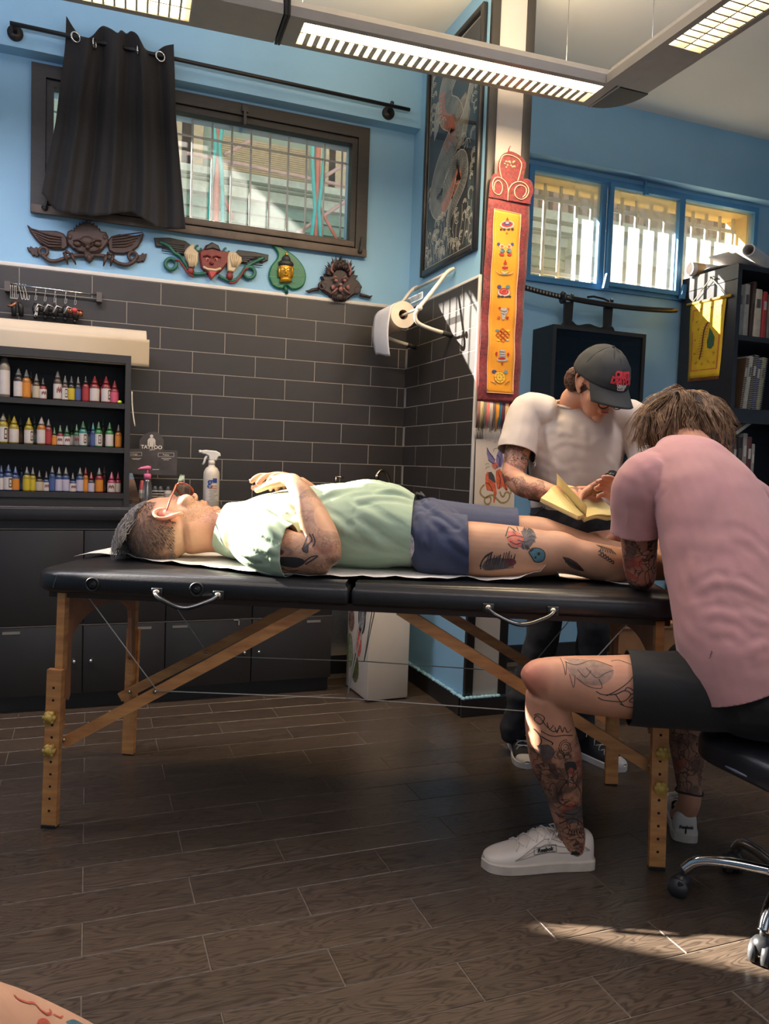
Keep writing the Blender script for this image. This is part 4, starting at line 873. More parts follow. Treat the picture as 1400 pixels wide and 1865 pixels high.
for (u, v) in ((.24, .72), (.30, .70), (.36, .24), (.30, .23), (.72, .54), (.80, .50)):      # claws and whiskers
    for j in range(4): ol.ribbon([art(u, v, .002), art(u+.05*math.cos(j*.7-2.6), v+.02*math.sin(j*.7-2.6), .002), art(u+.09*math.cos(j*.7-2.9), v+.045*math.sin(j*.7-2.9), .002)], .004, NX)
for j in range(9): ol.ribbon([art(.62+.02*j, .60, .002), art(.74+.02*j, .66+.012*j, .002), art(.84+.012*j, .78+.012*j, .002)], .003, NX)
ol.build('outlines', cream, fr, True)
hd = MB(); hd.add([art(u, v, .0014) for u, v in ((.50, .58), (.60, .70), (.74, .72), (.84, .62), (.78, .52), (.66, .48), (.58, .50))], [tuple(range(7))]); hd.build('dragon_head', mat('print_tan', (176, 158, 132), .7, var=.2, scale=40), fr, True)
ft = MB(); ft.add([art(u, v, .0014) for u, v in ((.12, .62), (.2, .66), (.27, .74), (.24, .8), (.14, .8), (.10, .72))], [tuple(range(6))]); ft.build('cloud_puff', mat('print_pale', (176, 176, 170), .7), fr, True)
box_obj('glazing', glassmat('picture_glass', dust=.01, gloss=.10, rough=.01), XR-.0145, XR-.0135, PY0_+fw, PY1_-fw, PZ0+fw, PZ1-fw, fr)
# ---- brocade banner on the pillar
BY = YP-.028
def brocade(name, c1, c2, c3, s=55):
    m = mat(name, c1, .6, var=.1, scale=s, c2=c2, sheen=.3, bump=.2, bscale=120); nt = m.node_tree; n = nt.nodes; L = nt.links
    vo = n.new('ShaderNodeTexVoronoi'); vo.feature = 'DISTANCE_TO_EDGE'; vo.inputs['Scale'].default_value = 46; tc = n.new('ShaderNodeTexCoord'); nz = n.new('ShaderNodeTexNoise'); nz.inputs['Scale'].default_value = 24
    mxv = n.new('ShaderNodeMix'); mxv.data_type = 'RGBA'; mxv.inputs[0].default_value = .09; L.new(tc.outputs['Object'], nz.inputs['Vector']); L.new(tc.outputs['Object'], mxv.inputs[6]); L.new(nz.outputs['Color'], mxv.inputs[7]); L.new(mxv.outputs[2], vo.inputs['Vector'])
    mr = n.new('ShaderNodeMapRange'); mr.inputs[1].default_value = .03; mr.inputs[2].default_value = .09; mr.inputs[3].default_value = 1; mr.inputs[4].default_value = 0; L.new(vo.outputs['Distance'], mr.inputs[0])
    b = n['Principled BSDF']; old = b.inputs['Base Color'].links[0].from_socket; mx = n.new('ShaderNodeMix'); mx.data_type = 'RGBA'; mx.inputs[7].default_value = (*lin(c3), 1)
    mu = n.new('ShaderNodeMath'); mu.operation = 'MULTIPLY'; mu.inputs[1].default_value = .35; L.new(mr.outputs[0], mu.inputs[0]); L.new(mu.outputs[0], mx.inputs[0]); L.new(old, mx.inputs[6]); L.new(mx.outputs[2], b.inputs['Base Color']); return m
red_b = brocade('red_brocade', (128, 18, 28), (66, 16, 28), (150, 70, 52))
red_p = mat('crimson_satin', (170, 26, 36), .45, var=.1, scale=30, sheen=.3); ochre = mat('yellow_satin', (232, 152, 14), .42, var=.05, scale=12, sheen=.3)
creamc = mat('cream_cord', (240, 206, 170), .7)
bn = thing('brocade_banner', 'tall red brocade banner with a yellow panel of embroidered symbols', 'banner', p3(905, 735, BY))
bz = lambda pts: wp(zm(pts, 850, 250, 2.664), BY)
def ripple(x, z): return .0035*math.sin(z*9+.6)+.003*math.sin(z*31+x*14)
q4 = bz([(102, 297), (305, 327), (250, 1292), (48, 1278)])
y4 = bz([(128, 350), (256, 377), (219, 1247), (91, 1238)])
def quadfn(q, lift, seam=0): return lambda u, w: (lambda x, z: V(x, BY-lift-ripple(x, z), z))(((q[0][0]*(1-u)+q[1][0]*u)*(1-w)+(q[3][0]*(1-u)+q[2][0]*u)*w), ((q[0][1]*(1-u)+q[1][1]*u)*(1-w)+(q[3][1]*(1-u)+q[2][1]*u)*w))
MB().grid(quadfn(q4, .001), 8, 70).build('border', red_b, bn, True, solid=.002)
MB().grid(quadfn(y4, .0045), 8, 70).build('panel', ochre, bn, True, solid=.0015)
ed = MB(); fq = quadfn(y4, .0062)
for pts in ([fq(0, t/40) for t in range(41)], [fq(1, t/40) for t in range(41)], [fq(t/8, 0) for t in range(9)], [fq(t/8, 1) for t in range(9)]): ed.tube(pts, .0014, 5)
ed.build('piping', creamc, bn, True)
bz2 = lambda pts: wp(zm(pts, 860, 240, 7.769), BY)
top = [tuple(q) for q in spline([(222, 935), (232, 800), (250, 690), (285, 605), (345, 600), (352, 520), (365, 420), (410, 335), (480, 295), (540, 285), (640, 330), (715, 400), (748, 470), (730, 560), (712, 665), (770, 672), (825, 715), (850, 800), (845, 880), (815, 960), (808, 1035)], 3)]
tp = MB().prism(bz2(top), (0, BY-.004, 0), (1, 0, 0), (0, 0, 1), .005, .0015).build('crest', red_b, bn, True)
MB().tube([V(x, BY-.006, z) for x, z in bz2([(500, 300), (508, 250), (522, 215), (535, 208)])], [.004, .003, .002, .001], 6).build('crest_tip', red_p, bn, True)
cd_ = MB()
for pth in ([(398, 665), (378, 590), (368, 500), (380, 430), (410, 360), (460, 338), (530, 345), (610, 380), (660, 425), (680, 475), (665, 560), (645, 640), (625, 705)], [(485, 990), (490, 900), (485, 800), (460, 730), (410, 680), (350, 655), (300, 670), (270, 730), (270, 800), (290, 860), (340, 900), (385, 885), (408, 810), (395, 740), (350, 705), (305, 730), (290, 790), (300, 840)],
            [(485, 990), (488, 900), (500, 830), (540, 760), (600, 725), (670, 720), (740, 755), (778, 820), (770, 890), (730, 945), (670, 968), (610, 940), (580, 880), (590, 810), (640, 770), (700, 775), (745, 820), (735, 890), (695, 938)]):
    cd_.tube([V(q[0], BY-.0108, q[1]) for q in spline(bz2(pth), 3)], .0021, 6)
cd_.build('cord', creamc, tp, True)
lf_ = MB(); random.seed(4)
for k in range(16): 
    x, z = bz2([(430+random.random()*170, 420+random.random()*100)])[0]; lf_.ball((x, BY-.0095, z), (.005, .0012, .004), 8, 4)
lf_.build('leaf_embroidery', mat('sage_thread', (148, 152, 120), .7), tp, True)
# the eight embroidered emblems
TH_ = {'r': (186, 44, 34), 'b': (60, 66, 120), 'w': (196, 186, 176), 'g': (86, 130, 134), 'k': (60, 50, 44), 't': (120, 150, 160), 'y': (236, 196, 60), 'o': (214, 100, 40)}
th = {k: mat('thread_'+k, v, .6, var=.1, scale=200) for k, v in TH_.items()}
class Emb:
    def __init__(s, cx, cy, tilt=-.04): s.c = (cx, cy); s.mb = {}; s.h = 0
    def q(s, x, y, l=0):
        p = bz([(s.c[0]+x, s.c[1]+y)])[0]; return V(p[0], BY-.0072-l-ripple(*p), p[1])
    def disc(s, k, x, y, rx, ry, l=0, n=14): s.mb.setdefault(k, MB()).add([s.q(x+rx*math.cos(2*pi*i/n), y-ry*math.sin(2*pi*i/n), l) for i in range(n)], [tuple(range(n))]); return s
    def line(s, k, pts, w=1.6, l=.0004): s.mb.setdefault(k, MB()).tube([s.q(x, y, l) for x, y in pts], w*.0004, 5); return s
    def poly(s, k, pts, l=0): s.mb.setdefault(k, MB()).add([s.q(x, y, l) for x, y in pts][::-1], [tuple(range(len(pts)))]); return s
    def build(s, lab):
        first = None
        e = bpy.data.objects.new('emblem', None); COL.objects.link(e); e.parent = bn; e.matrix_parent_inverse = basis(bn).inverted(); e['label'] = lab
        for k, b in s.mb.items(): b.build('stitching', th[k], e, True, kind='stuff')
circ = lambda x, y, rx, ry, n=14: [(x+rx*math.cos(2*pi*i/n), y+ry*math.sin(2*pi*i/n)) for i in range(n+1)]
e = Emb(190, 425); e.disc('w', 0, 2, 34, 20).disc('r', 0, 0, 27, 14, .0003).disc('b', 0, -4, 18, 9, .0006).disc('w', 0, -6, 9, 4, .0009).poly('r', [(-8, -16), (0, -34), (8, -16)], .0004).poly('r', [(-6, 40), (6, 40), (0, 48)])
for x in (-28, -12, 8, 26): e.disc('k', x, 24, 7, 5, .0002)
e.build('embroidered parasol emblem')
e = Emb(182, 545)
for s_ in (-1, 1):
    e.disc('w', s_*18, -12, 13, 11).disc('o', s_*18, -12, 8, 7, .0003).disc('b', s_*34, -24, 8, 8).disc('g', s_*16, 10, 13, 8).disc('r', s_*18, 28, 12, 6); e.line('k', [(s_*6, -24), (s_*18, -4), (s_*8, 14), (s_*30, 24)]).line('w', [(s_*32, -6), (s_*24, 12), (s_*34, 22)])
e.build('embroidered pair of fish emblem')
e = Emb(180, 640); e.disc('y', 0, 6, 20, 16).disc('r', 0, -4, 15, 9, .0003).line('w', [(-14, -12), (0, -8), (14, -12)]).line('k', [(-18, 4), (0, 10), (18, 4)]).line('w', [(-40, 10), (-28, 24), (0, 28), (28, 24), (38, 16)], 3).poly('r', [(-9, -22), (0, -46), (9, -22)], .0003).line('k', [(-18, 20), (0, 26), (18, 20)]).disc('w', 0, 22, 18, 5).build('embroidered vase emblem')
e = Emb(177, 750); e.disc('w', 0, 4, 32, 20).disc('r', 0, 0, 24, 16, .0003).line('w', circ(0, 0, 14, 9), 1.5, .0008).line('k', circ(0, 4, 33, 21), 1.5).disc('b', -22, -24, 11, 9).disc('g', 20, -24, 11, 9)
for x in (-26, -8, 12, 28): e.disc('k', x, 24, 8, 5)
e.build('embroidered lotus emblem')
e = Emb(176, 855); e.poly('w', [(-16, -24), (16, -26), (20, -10), (8, 12), (4, 30), (-6, 30), (-12, 4)]).line('k', [(-14, -14), (2, -8), (16, -14)]).line('k', [(-10, 0), (2, 4), (10, 0)]).disc('o', -22, 20, 8, 7).disc('r', 18, 22, 7, 7).disc('o', 20, -22, 7, 5).disc('r', -20, -26, 6, 5).build('embroidered conch emblem')
e = Emb(172, 960)
for x, y in ((0, -24), (-14, -12), (14, -12), (0, 0), (-24, 0), (24, 0), (-14, 12), (14, 12), (0, 24)): e.line('r', [(x-11, y), (x, y-11), (x+11, y), (x, y+11), (x-11, y)], 3)
e.disc('g', -26, -22, 10, 6).disc('y', 26, -22, 10, 6).disc('y', -22, 24, 9, 6).disc('w', 22, 24, 8, 5).build('embroidered endless knot emblem')
e = Emb(167, 1065); e.disc('w', 0, 14, 27, 10).disc('r', -2, 10, 18, 6, .0003).poly('w', [(-12, -34), (12, -34), (14, 6), (-14, 6)]).line('k', [(-12, -24), (12, -22)]).line('k', [(-12, -12), (13, -10)]).line('k', [(-12, 0), (13, 0)]).disc('r', 28, -10, 5, 9).disc('r', -28, -14, 5, 9).poly('r', [(-7, 30), (7, 30), (0, 42)]).build('embroidered victory banner emblem')
e = Emb(155, 1165); e.disc('y', 0, 0, 29, 30).line('o', circ(0, 0, 28, 29), 2).line('r', circ(0, 0, 17, 18), 2).disc('b', 0, 0, 9, 10, .0003).disc('k', 0, 0, 4, 4, .0006).disc('b', -26, -28, 12, 8).disc('t', 30, -26, 10, 8).line('w', [(-44, 18), (-26, 26), (-20, 36)], 3).line('k', [(48, 20), (34, 26), (24, 36)], 3)
for k in range(8): e.line('r', [(10*math.cos(k*pi/4), 10*math.sin(k*pi/4)), (26*math.cos(k*pi/4), 27*math.sin(k*pi/4))], 1.5)
e.build('embroidered wheel emblem')
cols = [(150, 110, 100), (214, 190, 140), (130, 124, 104), (222, 116, 108), (206, 190, 176), (120, 100, 96), (226, 150, 40), (40, 110, 130), (108, 36, 60), (206, 180, 124), (176, 52, 50), (92, 44, 66), (214, 196, 150)]
fx = bz([(50, 1280), (247, 1294)])
for k, c in enumerate(cols):
    b = MB(); random.seed(k)
    for j in range(9):
        t = (k+(j+.5)/9)/13; x = fx[0][0]*(1-t)+fx[1][0]*t; z = fx[0][1]*(1-t)+fx[1][1]*t; l_ = .128+random.uniform(-.016, .012); o_ = random.uniform(-.003, .003)
        b.tube([(x, BY-.002, z), (x+o_*.5-.003, BY-.004-random.random()*.003, z-l_*.5), (x+o_-.007, BY-.003, z-l_)], [.0011, .0012, .0006], 4)
    b.build('tassel', mat('fringe_%d' % k, c, .8), bn, True)
wtl = MB()
for k in range(40):
    t = (k+.5)/40; x = fx[0][0]*(1-t)+fx[1][0]*t-.008; z = fx[0][1]-.12; wtl.tube([(x, BY-.001, z), (x-.002, BY-.001, z-.05-random.random()*.015)], [.001, .0005], 4)
wtl.build('fringe_ends', mat('white_thread', (206, 196, 186), .8), bn, True)

# ---- canvas print under the banner: winged figures over a coiled snake
CYp = YP-.0105
cv = thing('canvas_print', 'cream canvas with a butterfly winged figure and coiled snake drawing', 'print', p3(900, 933, CYp))
cz2 = lambda pts: wp(zm(pts, 860, 700, 7.171), CYp)
cq = cz2([(45, 715), (560, 722), (535, 1660), (20, 1560)])
MB().prism([cq[0], cq[3], cq[2], cq[1]], (0, CYp-.001, 0), (1, 0, 0), (0, 0, 1), .004).build('canvas', mat('cream_canvas', (214, 198, 180), .8, var=.04, scale=6), cv, True)
NY = V(0, -1, 0)
def cpoly(name, pts, m, l): 
    q = cz2(pts); a = sum(q[i][0]*q[(i+1) % len(q)][1]-q[(i+1) % len(q)][0]*q[i][1] for i in range(len(q)))
    if a < 0: q = q[::-1]
    return MB().add([V(x, CYp-.0052-l, z) for x, z in q], [tuple(range(len(q)))]).build(name, m, cv, True)
def cline(b, pts, w, l): b.ribbon([V(x, CYp-.0052-l, z) for x, z in spline(cz2(pts), 4)], w, NY)
pur = mat('print_violet', (126, 116, 160), .8); blk = mat('print_black', (32, 30, 32), .8); ora = mat('print_flesh_orange', (222, 104, 66), .8, var=.15, scale=60); gold_p = mat('print_ochre', (196, 160, 84), .8); dg = mat('print_slate', (72, 70, 78), .8)
cpoly('wing', [(182, 835), (215, 880), (265, 940), (290, 990), (275, 1040), (235, 1010), (200, 985), (180, 900)], pur, 0); cpoly('wing', [(400, 800), (345, 850), (310, 920), (300, 1000), (330, 1085), (370, 1080), (400, 1000), (390, 900)], pur, 0)
cpoly('figure', [(165, 1180), (190, 1140), (230, 1150), (270, 1230), (300, 1330), (310, 1420), (280, 1550), (265, 1540), (270, 1400), (180, 1380), (160, 1290)], ora, .0002); cpoly('figure', [(300, 1130), (350, 1100), (400, 1180), (440, 1260), (455, 1380), (430, 1390), (390, 1330), (340, 1370), (315, 1360), (300, 1250)], ora, .0002)
cpoly('cloak', [(200, 1150), (240, 1140), (275, 1190), (300, 1290), (250, 1260), (205, 1230)], dg, .0004); cpoly('head', [(245, 1040), (290, 1015), (330, 1040), (325, 1090), (285, 1110), (255, 1085)], mat('print_rose', (206, 110, 96), .8), .0004)
b = MB()
for pth in ([(182, 825), (225, 905), (290, 985)], [(410, 785), (380, 830), (370, 920), (350, 1080)], [(200, 985), (240, 1020), (280, 1040)], [(315, 925), (345, 960), (340, 1060)], [(300, 1060), (320, 1080), (300, 1095)], [(165, 1290), (210, 1300), (260, 1400)], [(330, 1150), (360, 1250), (340, 1360)], [(400, 1200), (410, 1290), (440, 1380)]): cline(b, pth, .0026, .0006)
for pth in ([(160, 1050), (180, 1035), (210, 1040)], [(165, 1110), (180, 1080), (220, 1075)], [(265, 880), (280, 840), (340, 830)]): cline(b, pth, .0016, .0006)
b.build('ink_lines', blk, cv, True)
sn1, sn2 = MB(), MB()
for pth in ([(150, 1310), (105, 1360), (100, 1430), (160, 1480), (210, 1460), (235, 1500), (215, 1555), (170, 1560), (150, 1510), (180, 1470), (250, 1445), (310, 1490), (370, 1545), (440, 1530), (480, 1460), (460, 1410), (420, 1420), (400, 1465), (370, 1450), (350, 1400)], [(470, 1300), (490, 1370), (495, 1430)]): cline(sn1, pth, .0068, .0003); cline(sn2, pth, .0038, .0005)
sn1.build('snake_outline', blk, cv, True); sn2.build('snake', gold_p, cv, True)

# ---- things on the worktop
ds = thing('leaflet_stand', 'black counter display stand with card back panel and clear tray', 'display stand', (.305, 3.94, .922))
def dpt(x, y, Y=3.95): return ony(220+x/7, 780+y/7, Y)
card = mat('grey_photo_card', (74, 68, 66), .6, var=.25, scale=14, c2=(48, 44, 44)); ctext = mat('white_print', (216, 206, 192), .7)
bp_ = [tuple(q) for q in [(85, 258), (235, 262), (240, 150), (290, 80), (360, 50), (440, 40), (510, 85), (545, 150), (540, 275), (720, 285), (712, 600), (85, 585)]]
MB().prism([(dpt(x, y).x, dpt(x, y).z) for x, y in bp_], (0, 3.95, 0), (1, 0, 0), (0, 0, 1), .004).build('back_card', card, ds, True)
pic = MB(); 
def dflat(b, pts, l=.0048): 
    q = [dpt(x, y) for x, y in pts]; a = sum(q[i].x*q[(i+1) % len(q)].z-q[(i+1) % len(q)].x*q[i].z for i in range(len(q)))
    if a < 0: q = q[::-1]
    b.add([p+V(0, -l, 0) for p in q], [tuple(range(len(q)))])
dflat(pic, [(340, 232), (340, 150), (360, 125), (420, 125), (440, 150), (440, 232), (425, 215), (420, 160), (415, 235), (365, 235), (360, 160), (355, 215)]); dflat(pic, [(391+22*math.cos(k*pi/6), 102+23*math.sin(k*pi/6)) for k in range(12)])
pic.build('figure_mark', ctext, ds, True)
text_obj('lettering', 'TATTOO', .024, dpt(391, 242)+V(0, -.005, 0), (1, 0, 0), (0, 0, 1), ctext, ds, bold=.0009)
text_obj('lettering', 'Japan', .012, dpt(400, 270)+V(0, -.005, 0), (1, 0, .1), (0, 0, 1), ctext, ds, shear=.3)
bx = MB()
for x0, y0, x1, y1_ in ((95, 305, 265, 350), (475, 315, 675, 362)):
    for a, c in (((x0, y0), (x1, y0)), ((x0, y1_), (x1, y1_)), ((x0, y0), (x0, y1_)), ((x1, y0), (x1, y1_))): bx.ribbon([dpt(*a)+V(0, -.005, 0), dpt(*c)+V(0, -.005, 0)], .0015, NY)
for x0, x1, y in ((135, 260, 385), (150, 240, 396), (515, 640, 385), (540, 610, 402), (400, 485, 525)): bx.ribbon([dpt(x0, y)+V(0, -.005, 0), dpt(x1, y)+V(0, -.005, 0)], .0022, NY)
bx.build('print_boxes', ctext, ds, True, kind='stuff')
text_obj('lettering', 'Lavaggi', .012, dpt(165, 328)+V(0, -.005, 0), (1, 0, 0), (0, 0, 1), ctext, ds); text_obj('lettering', 'Pulizie', .012, dpt(575, 340)+V(0, -.005, 0), (1, 0, 0), (0, 0, 1), ctext, ds)
acry = glassmat('acrylic', tint=(.9, .92, .92), dust=.1, gloss=.16)
tz = .922; tx0, tx1 = dpt(90, 800, 3.86).x, dpt(800, 800, 3.86).x; ty0, ty1, th_ = 3.85, 3.945, dpt(90, 575, 3.86).z-tz
rim = MB()
def tray(b, t):
    b.prism([(tx0, tz+.002), (tx1, tz+.002), (tx1, tz+th_), (tx1-.02, tz+th_), (tx1-.045, tz+.06), (tx0+.045, tz+.06), (tx0+.02, tz+th_), (tx0, tz+th_)], (0, ty0, 0), (1, 0, 0), (0, 0, 1), t)
b = MB(); tray(b, .003); b.box(tx0, tx0+.003, ty0, ty1, tz, tz+th_); b.box(tx1-.003, tx1, ty0, ty1, tz, tz+th_); b.box(tx0, tx1, ty0, ty1, tz, tz+.003); b.build('tray', acry, ds, True)
rim.tube([(tx0, ty0-.002, tz+.004), (tx0, ty0-.002, tz+th_), (tx0+.018, ty0-.002, tz+th_)], .0016, 6); rim.tube([(tx1, ty0-.002, tz+.004), (tx1, ty0-.002, tz+th_), (tx1-.02, ty0-.002, tz+th_)], .0016, 6); rim.build('tray_rim', mat('rim_white', (190, 186, 180), .4), ds, True)
for i, (x, m_, lab) in enumerate(((265, (200, 90, 90), 'slim white and red tube in the display tray'), (435, (34, 34, 36), 'black striped cream jar stack in the display tray'), (505, (34, 34, 36), 'second black striped jar stack in the display tray'), (600, (30, 30, 32), 'black bottle with small white figure in the display tray'))):
    p = dpt(x, 850, 3.90); t = thing('cosmetic_tube', lab, 'tube', (p.x, 3.90, tz+.004), 0, 'products in the display tray')
    r_ = .012 if i == 0 else .017
    MB().lathe([(r_, 0), (r_, .075 if i else .085), (r_*.6, .085 if i else .11), (r_*.5, .09 if i else .115)], 14).build('body', mat('tube_%d' % i, m_, .4), t)
    if i in (1, 2):
        for k in range(5): MB().lathe([(r_+.0006, .012+k*.013), (r_+.0006, .016+k*.013)], 14, cap=False).build('white_stripe', ctext, t)
    else: MB().lathe([(r_+.0008, .03), (r_+.0008, .07)], 14, cap=False).build('label', ctext, t)
bt = thing('pump_bottle', 'clear plastic bottle with pink pump head before the display stand', 'bottle', (dpt(335, 860, 3.82).x, 3.82, .922))
MB().lathe([(.022, 0), (.0235, .004), (.0235, .06), (.019, .105), (.0165, .118), (.015, .126)], 16).build('body', glassmat('clear_pet', tint=(.85, .82, .82), dust=.25, gloss=.2), bt)
pk = mat('pink_pump_plastic', (222, 112, 146), .35)
MB().lathe([(.0165, .126), (.0165, .15), (.013, .153)], 16).cyl((0, 0, .153), (0, 0, .178), .005, n=10).tube([(.014, 0, .178), (0, 0, .181), (-.03, -.004, .177), (-.042, -.006, .172)], [.010, .0105, .006, .0045], 10).build('pump', pk, bt)
MB().cyl((0, 0, .01), (.002, 0, .126), .003, n=8).build('dip_tube', ctext, bt)
sb = thing('spray_bottle', 'white trigger spray bottle with blue and orange label on the worktop', 'bottle', (ony(384, 914, 3.83).x, 3.83, .922), -.1)
wp_ = mat('white_hdpe', (214, 202, 182), .4, var=.03)
prof = [(.036, 0), (.0385, .004), (.0385, .155), (.037, .17), (.028, .188), (.016, .197), (.0145, .225)]
o = MB().lathe(prof, 24).build('body', wp_, sb); 
MB().lathe([(.0158, .2), (.0158, .226)], 16).build('collar', mat('white_ribbed', (220, 212, 196), .45), sb)
MB().prism([(-.045, .255), (-.052, .262), (-.050, .272), (-.03, .275), (.02, .272), (.038, .262), (.042, .248), (.03, .242), (.022, .225), (-.012, .225), (-.016, .245), (-.03, .252)], (0, .013, 0), (1, 0, 0), (0, 0, 1), .026, .005).build('spray_head', mat('white_sprayhead', (230, 224, 212), .4), sb)
MB().tube([(-.02, 0, .25), (-.03, 0, .236), (-.036, 0, .215), (-.043, 0, .203)], [.007, .006, .005, .004], 8).build('trigger', MATS['white_sprayhead'], sb)
MB().cyl((-.05, 0, .266), (-.062, 0, .265), .008, n=10).build('nozzle', MATS['white_sprayhead'], sb)
def onb(a, z, r=.0392): return (r*math.sin(a), -r*math.cos(a), z)
lm = MB(); lm.grid(lambda u, w: onb(-.75+1.9*u, .03+.105*w), 12, 1); lm.build('label', mat('label_white', (206, 196, 182), .6), sb)
def bend(p): a = p.x/.0396; return V(*onb(a, p.z, .0396-p.y))
text_obj('lettering', 'g', .055, (-.008, 0, .122), (1, 0, 0), (0, 0, 1), mat('print_blue', (44, 70, 140), .5), sb, bold=.0015, fn=bend, world=False)
lb_ = MB(); lb_.grid(lambda u, w: onb(.12+.55*u, .118+.022*w, .0397), 5, 1); lb_.build('blue_mark', mat('print_blue'), sb) if False else lb_.build('blue_mark', MATS['print_blue'], sb)
text_obj('lettering', 'SPRAY', .011, (.012, 0, .103), (1, 0, 0), (0, 0, 1), mat('print_orange_ink', (214, 130, 60), .5), sb, fn=bend, world=False); text_obj('lettering', 'IGIENIZZ', .010, (.008, 0, .092), (1, 0, 0), (0, 0, 1), MATS['print_orange_ink'], sb, fn=bend, world=False)
tl_ = MB()
for k in range(7): tl_.grid(lambda u, w, k=k: onb(-.3+.25*(k % 2)*.4+(1.05-.2*(k % 3))*u, .080-k*.0075+.0022*w, .0397), 6, 1)
tl_.build('small_print', mat('print_greytext', (110, 104, 98), .6), sb)
yb_ = MB().bbox(0, .04, 0, .03, 0, .02, .003).build('sponge', mat('olive_sponge', (132, 126, 50), .8, bump=.4)); yb_.location = (dpt(650, 880, 3.83).x, 3.80, .922); tag(yb_, 'small olive green block beside the display stand', 'sponge')

# ---- white waste box behind the table
bxp = onz(668, 1280, 0); bx = thing('waste_box', 'tall white box with stickers on its side, under the table', 'bin', bxp, .0)
wbm = mat('white_box_laminate', (212, 200, 184), .45, var=.03, scale=5)
e1 = onz(742, 1273, 0)-bxp; rzb = math.atan2(e1.y, e1.x); bx.rotation_euler.z = rzb; wB = e1.length; dB = .30; hB = .56
MB().bbox(0, wB, 0, dB, .006, hB, .006).build('body', wbm, bx); MB().bbox(-.004, wB+.004, -.004, dB+.004, hB, hB+.03, .006).build('lid', wbm, bx)
MB().tube([(wB*k/10, -.006, hB-.02-.035*math.sin(pi*k/10)) for k in range(11)], .006, 8).build('bag_edge', wbm, bx)
for i, (y, z, ry_, rz_, c, lab) in enumerate(((.10, .40, .05, .085, (30, 30, 32), 'oval black sticker'), (.13, .27, .035, .075, (176, 70, 50), 'orange oval sticker'), (.17, .13, .05, .075, (70, 64, 40), 'round dark sticker'), (.08, .50, .04, .05, (150, 90, 60), 'brown sticker'), (.24, .36, .04, .06, (90, 60, 50), 'dark red sticker'), (.25, .2, .04, .09, (96, 104, 70), 'green sticker'))):
    s_ = MB().add([(-.0012, y+ry_*math.cos(-2*pi*k/20), z+rz_*math.sin(-2*pi*k/20)) for k in range(20)], [tuple(range(20))]).build('sticker', mat('sticker_%d' % i, c, .5, var=.3, scale=60, c2=tuple(min(255, x+70) for x in c)), bx, label=lab)
    if i in (0, 2): MB().add([(-.0018, y+ry_*.7*math.cos(-2*pi*k/20), z+rz_*.7*math.sin(-2*pi*k/20)) for k in range(20)], [tuple(range(20))]).build('sticker_print', mat('sticker_in%d' % i, (190, 186, 176) if i == 0 else (96, 110, 50), .5, var=.4, scale=90, c2=(40, 40, 40)), s_)

# ---- black wall cabinet with sword on its top
KX0, KX1, KY0, KZ0, KZ1 = 2.448, 3.09, 3.847, 1.06, 1.983
kb = thing('wall_cabinet', 'black glazed wall cabinet under the blue window', 'cabinet', (2.77, KY0, KZ0))
blackbox = mat('matt_black_cabinet', (34, 34, 37), .5, var=.05)
b = MB(); t_ = .022
b.box(KX0, KX0+t_, KY0, YB-.002, KZ0, KZ1); b.box(KX1-t_, KX1, KY0, YB-.002, KZ0, KZ1); b.box(KX0+t_, KX1-t_, KY0, YB-.002, KZ1-t_, KZ1); b.box(KX0+t_, KX1-t_, KY0, YB-.002, KZ0, KZ0+t_); b.box(KX0+t_, KX1-t_, YB-.01, YB-.002, KZ0+t_, KZ1-t_); b.build('body', blackbox, kb, True)
for z in (1.40, 1.79): MB().box(KX0+t_, KX1-t_, KY0+.03, YB-.01, z, z+.015).build('shelf', blackbox, kb, True)
box_obj('pane', glassmat('smoked_glass', tint=(.3, .3, .32), dust=.02, gloss=.06), KX0+t_, KX1-t_, KY0+.008, KY0+.012, KZ0+t_, KZ1-t_, kb)
pg = thing('antique_pistol', 'antique flintlock pistol resting in the black wall cabinet', 'pistol', (2.8, 3.93, 1.806))
MB().tube([(-.16, 0, -.01), (-.14, 0, .016), (-.09, 0, .03), (.16, 0, .034)], [.016, .014, .010, .006], 10).build('stock', mat('pistol_wood', (62, 50, 44), .4), pg); MB().cyl((-.05, 0, .042), (.2, 0, .044), .006, n=10).build('barrel', chrome, pg); MB().tube([(-.10, 0, .045), (-.115, 0, .062), (-.10, 0, .07)], .004, 6).build('hammer', chrome, pg)
ks = thing('sword_stand', 'black wooden sword stand on top of the wall cabinet', 'sword stand', (2.75, 3.947, KZ1))
lac = mat('black_lacquer', (34, 31, 30), .35, var=.06); zsw = 2.155-KZ1
MB().prism([tuple(q) for q in spline([(-.19, 0), (-.17, .04), (-.12, .05), (-.08, .03), (0, .045), (.08, .03), (.13, .05), (.17, .04), (.19, 0)], 4)], (0, .012, 0), (1, 0, 0), (0, 0, 1), .024, .004).build('foot', lac, ks)
for x in (-.142, .135): MB().prism([(x-.026, .03), (x+.026, .03), (x+.032, zsw+.028), (x+.018, zsw+.036), (x+.014, zsw-.014), (x-.022, zsw-.014), (x-.03, zsw-.0)], (0, .012, 0), (1, 0, 0), (0, 0, 1), .018, .003).build('upright', lac, ks); MB().ball((x+.016, -.008, zsw+.03), .006, 8, 6).build('stud', brass, ks)
kt = thing('sword', 'curved sword in black scabbard with wrapped hilt on the stand', 'sword', (2.55, 3.925, 2.155))
MB().tube([(x, 0, .012+.02*((x-.38)/.45)**2-.02) for x in [.02+.8*k/16 for k in range(17)]], [.017]*16+[.014], 10, ry=.011).build('scabbard', lac, kt)
MB().tube([(x, 0, .0+.028*((x-.25)/.45)**2-.006) for x in [-.01-.26*k/10 for k in range(11)]], .0155, 10, ry=.011).build('hilt', mat('hilt_black', (30, 28, 28), .7), kt)
dm = MB()
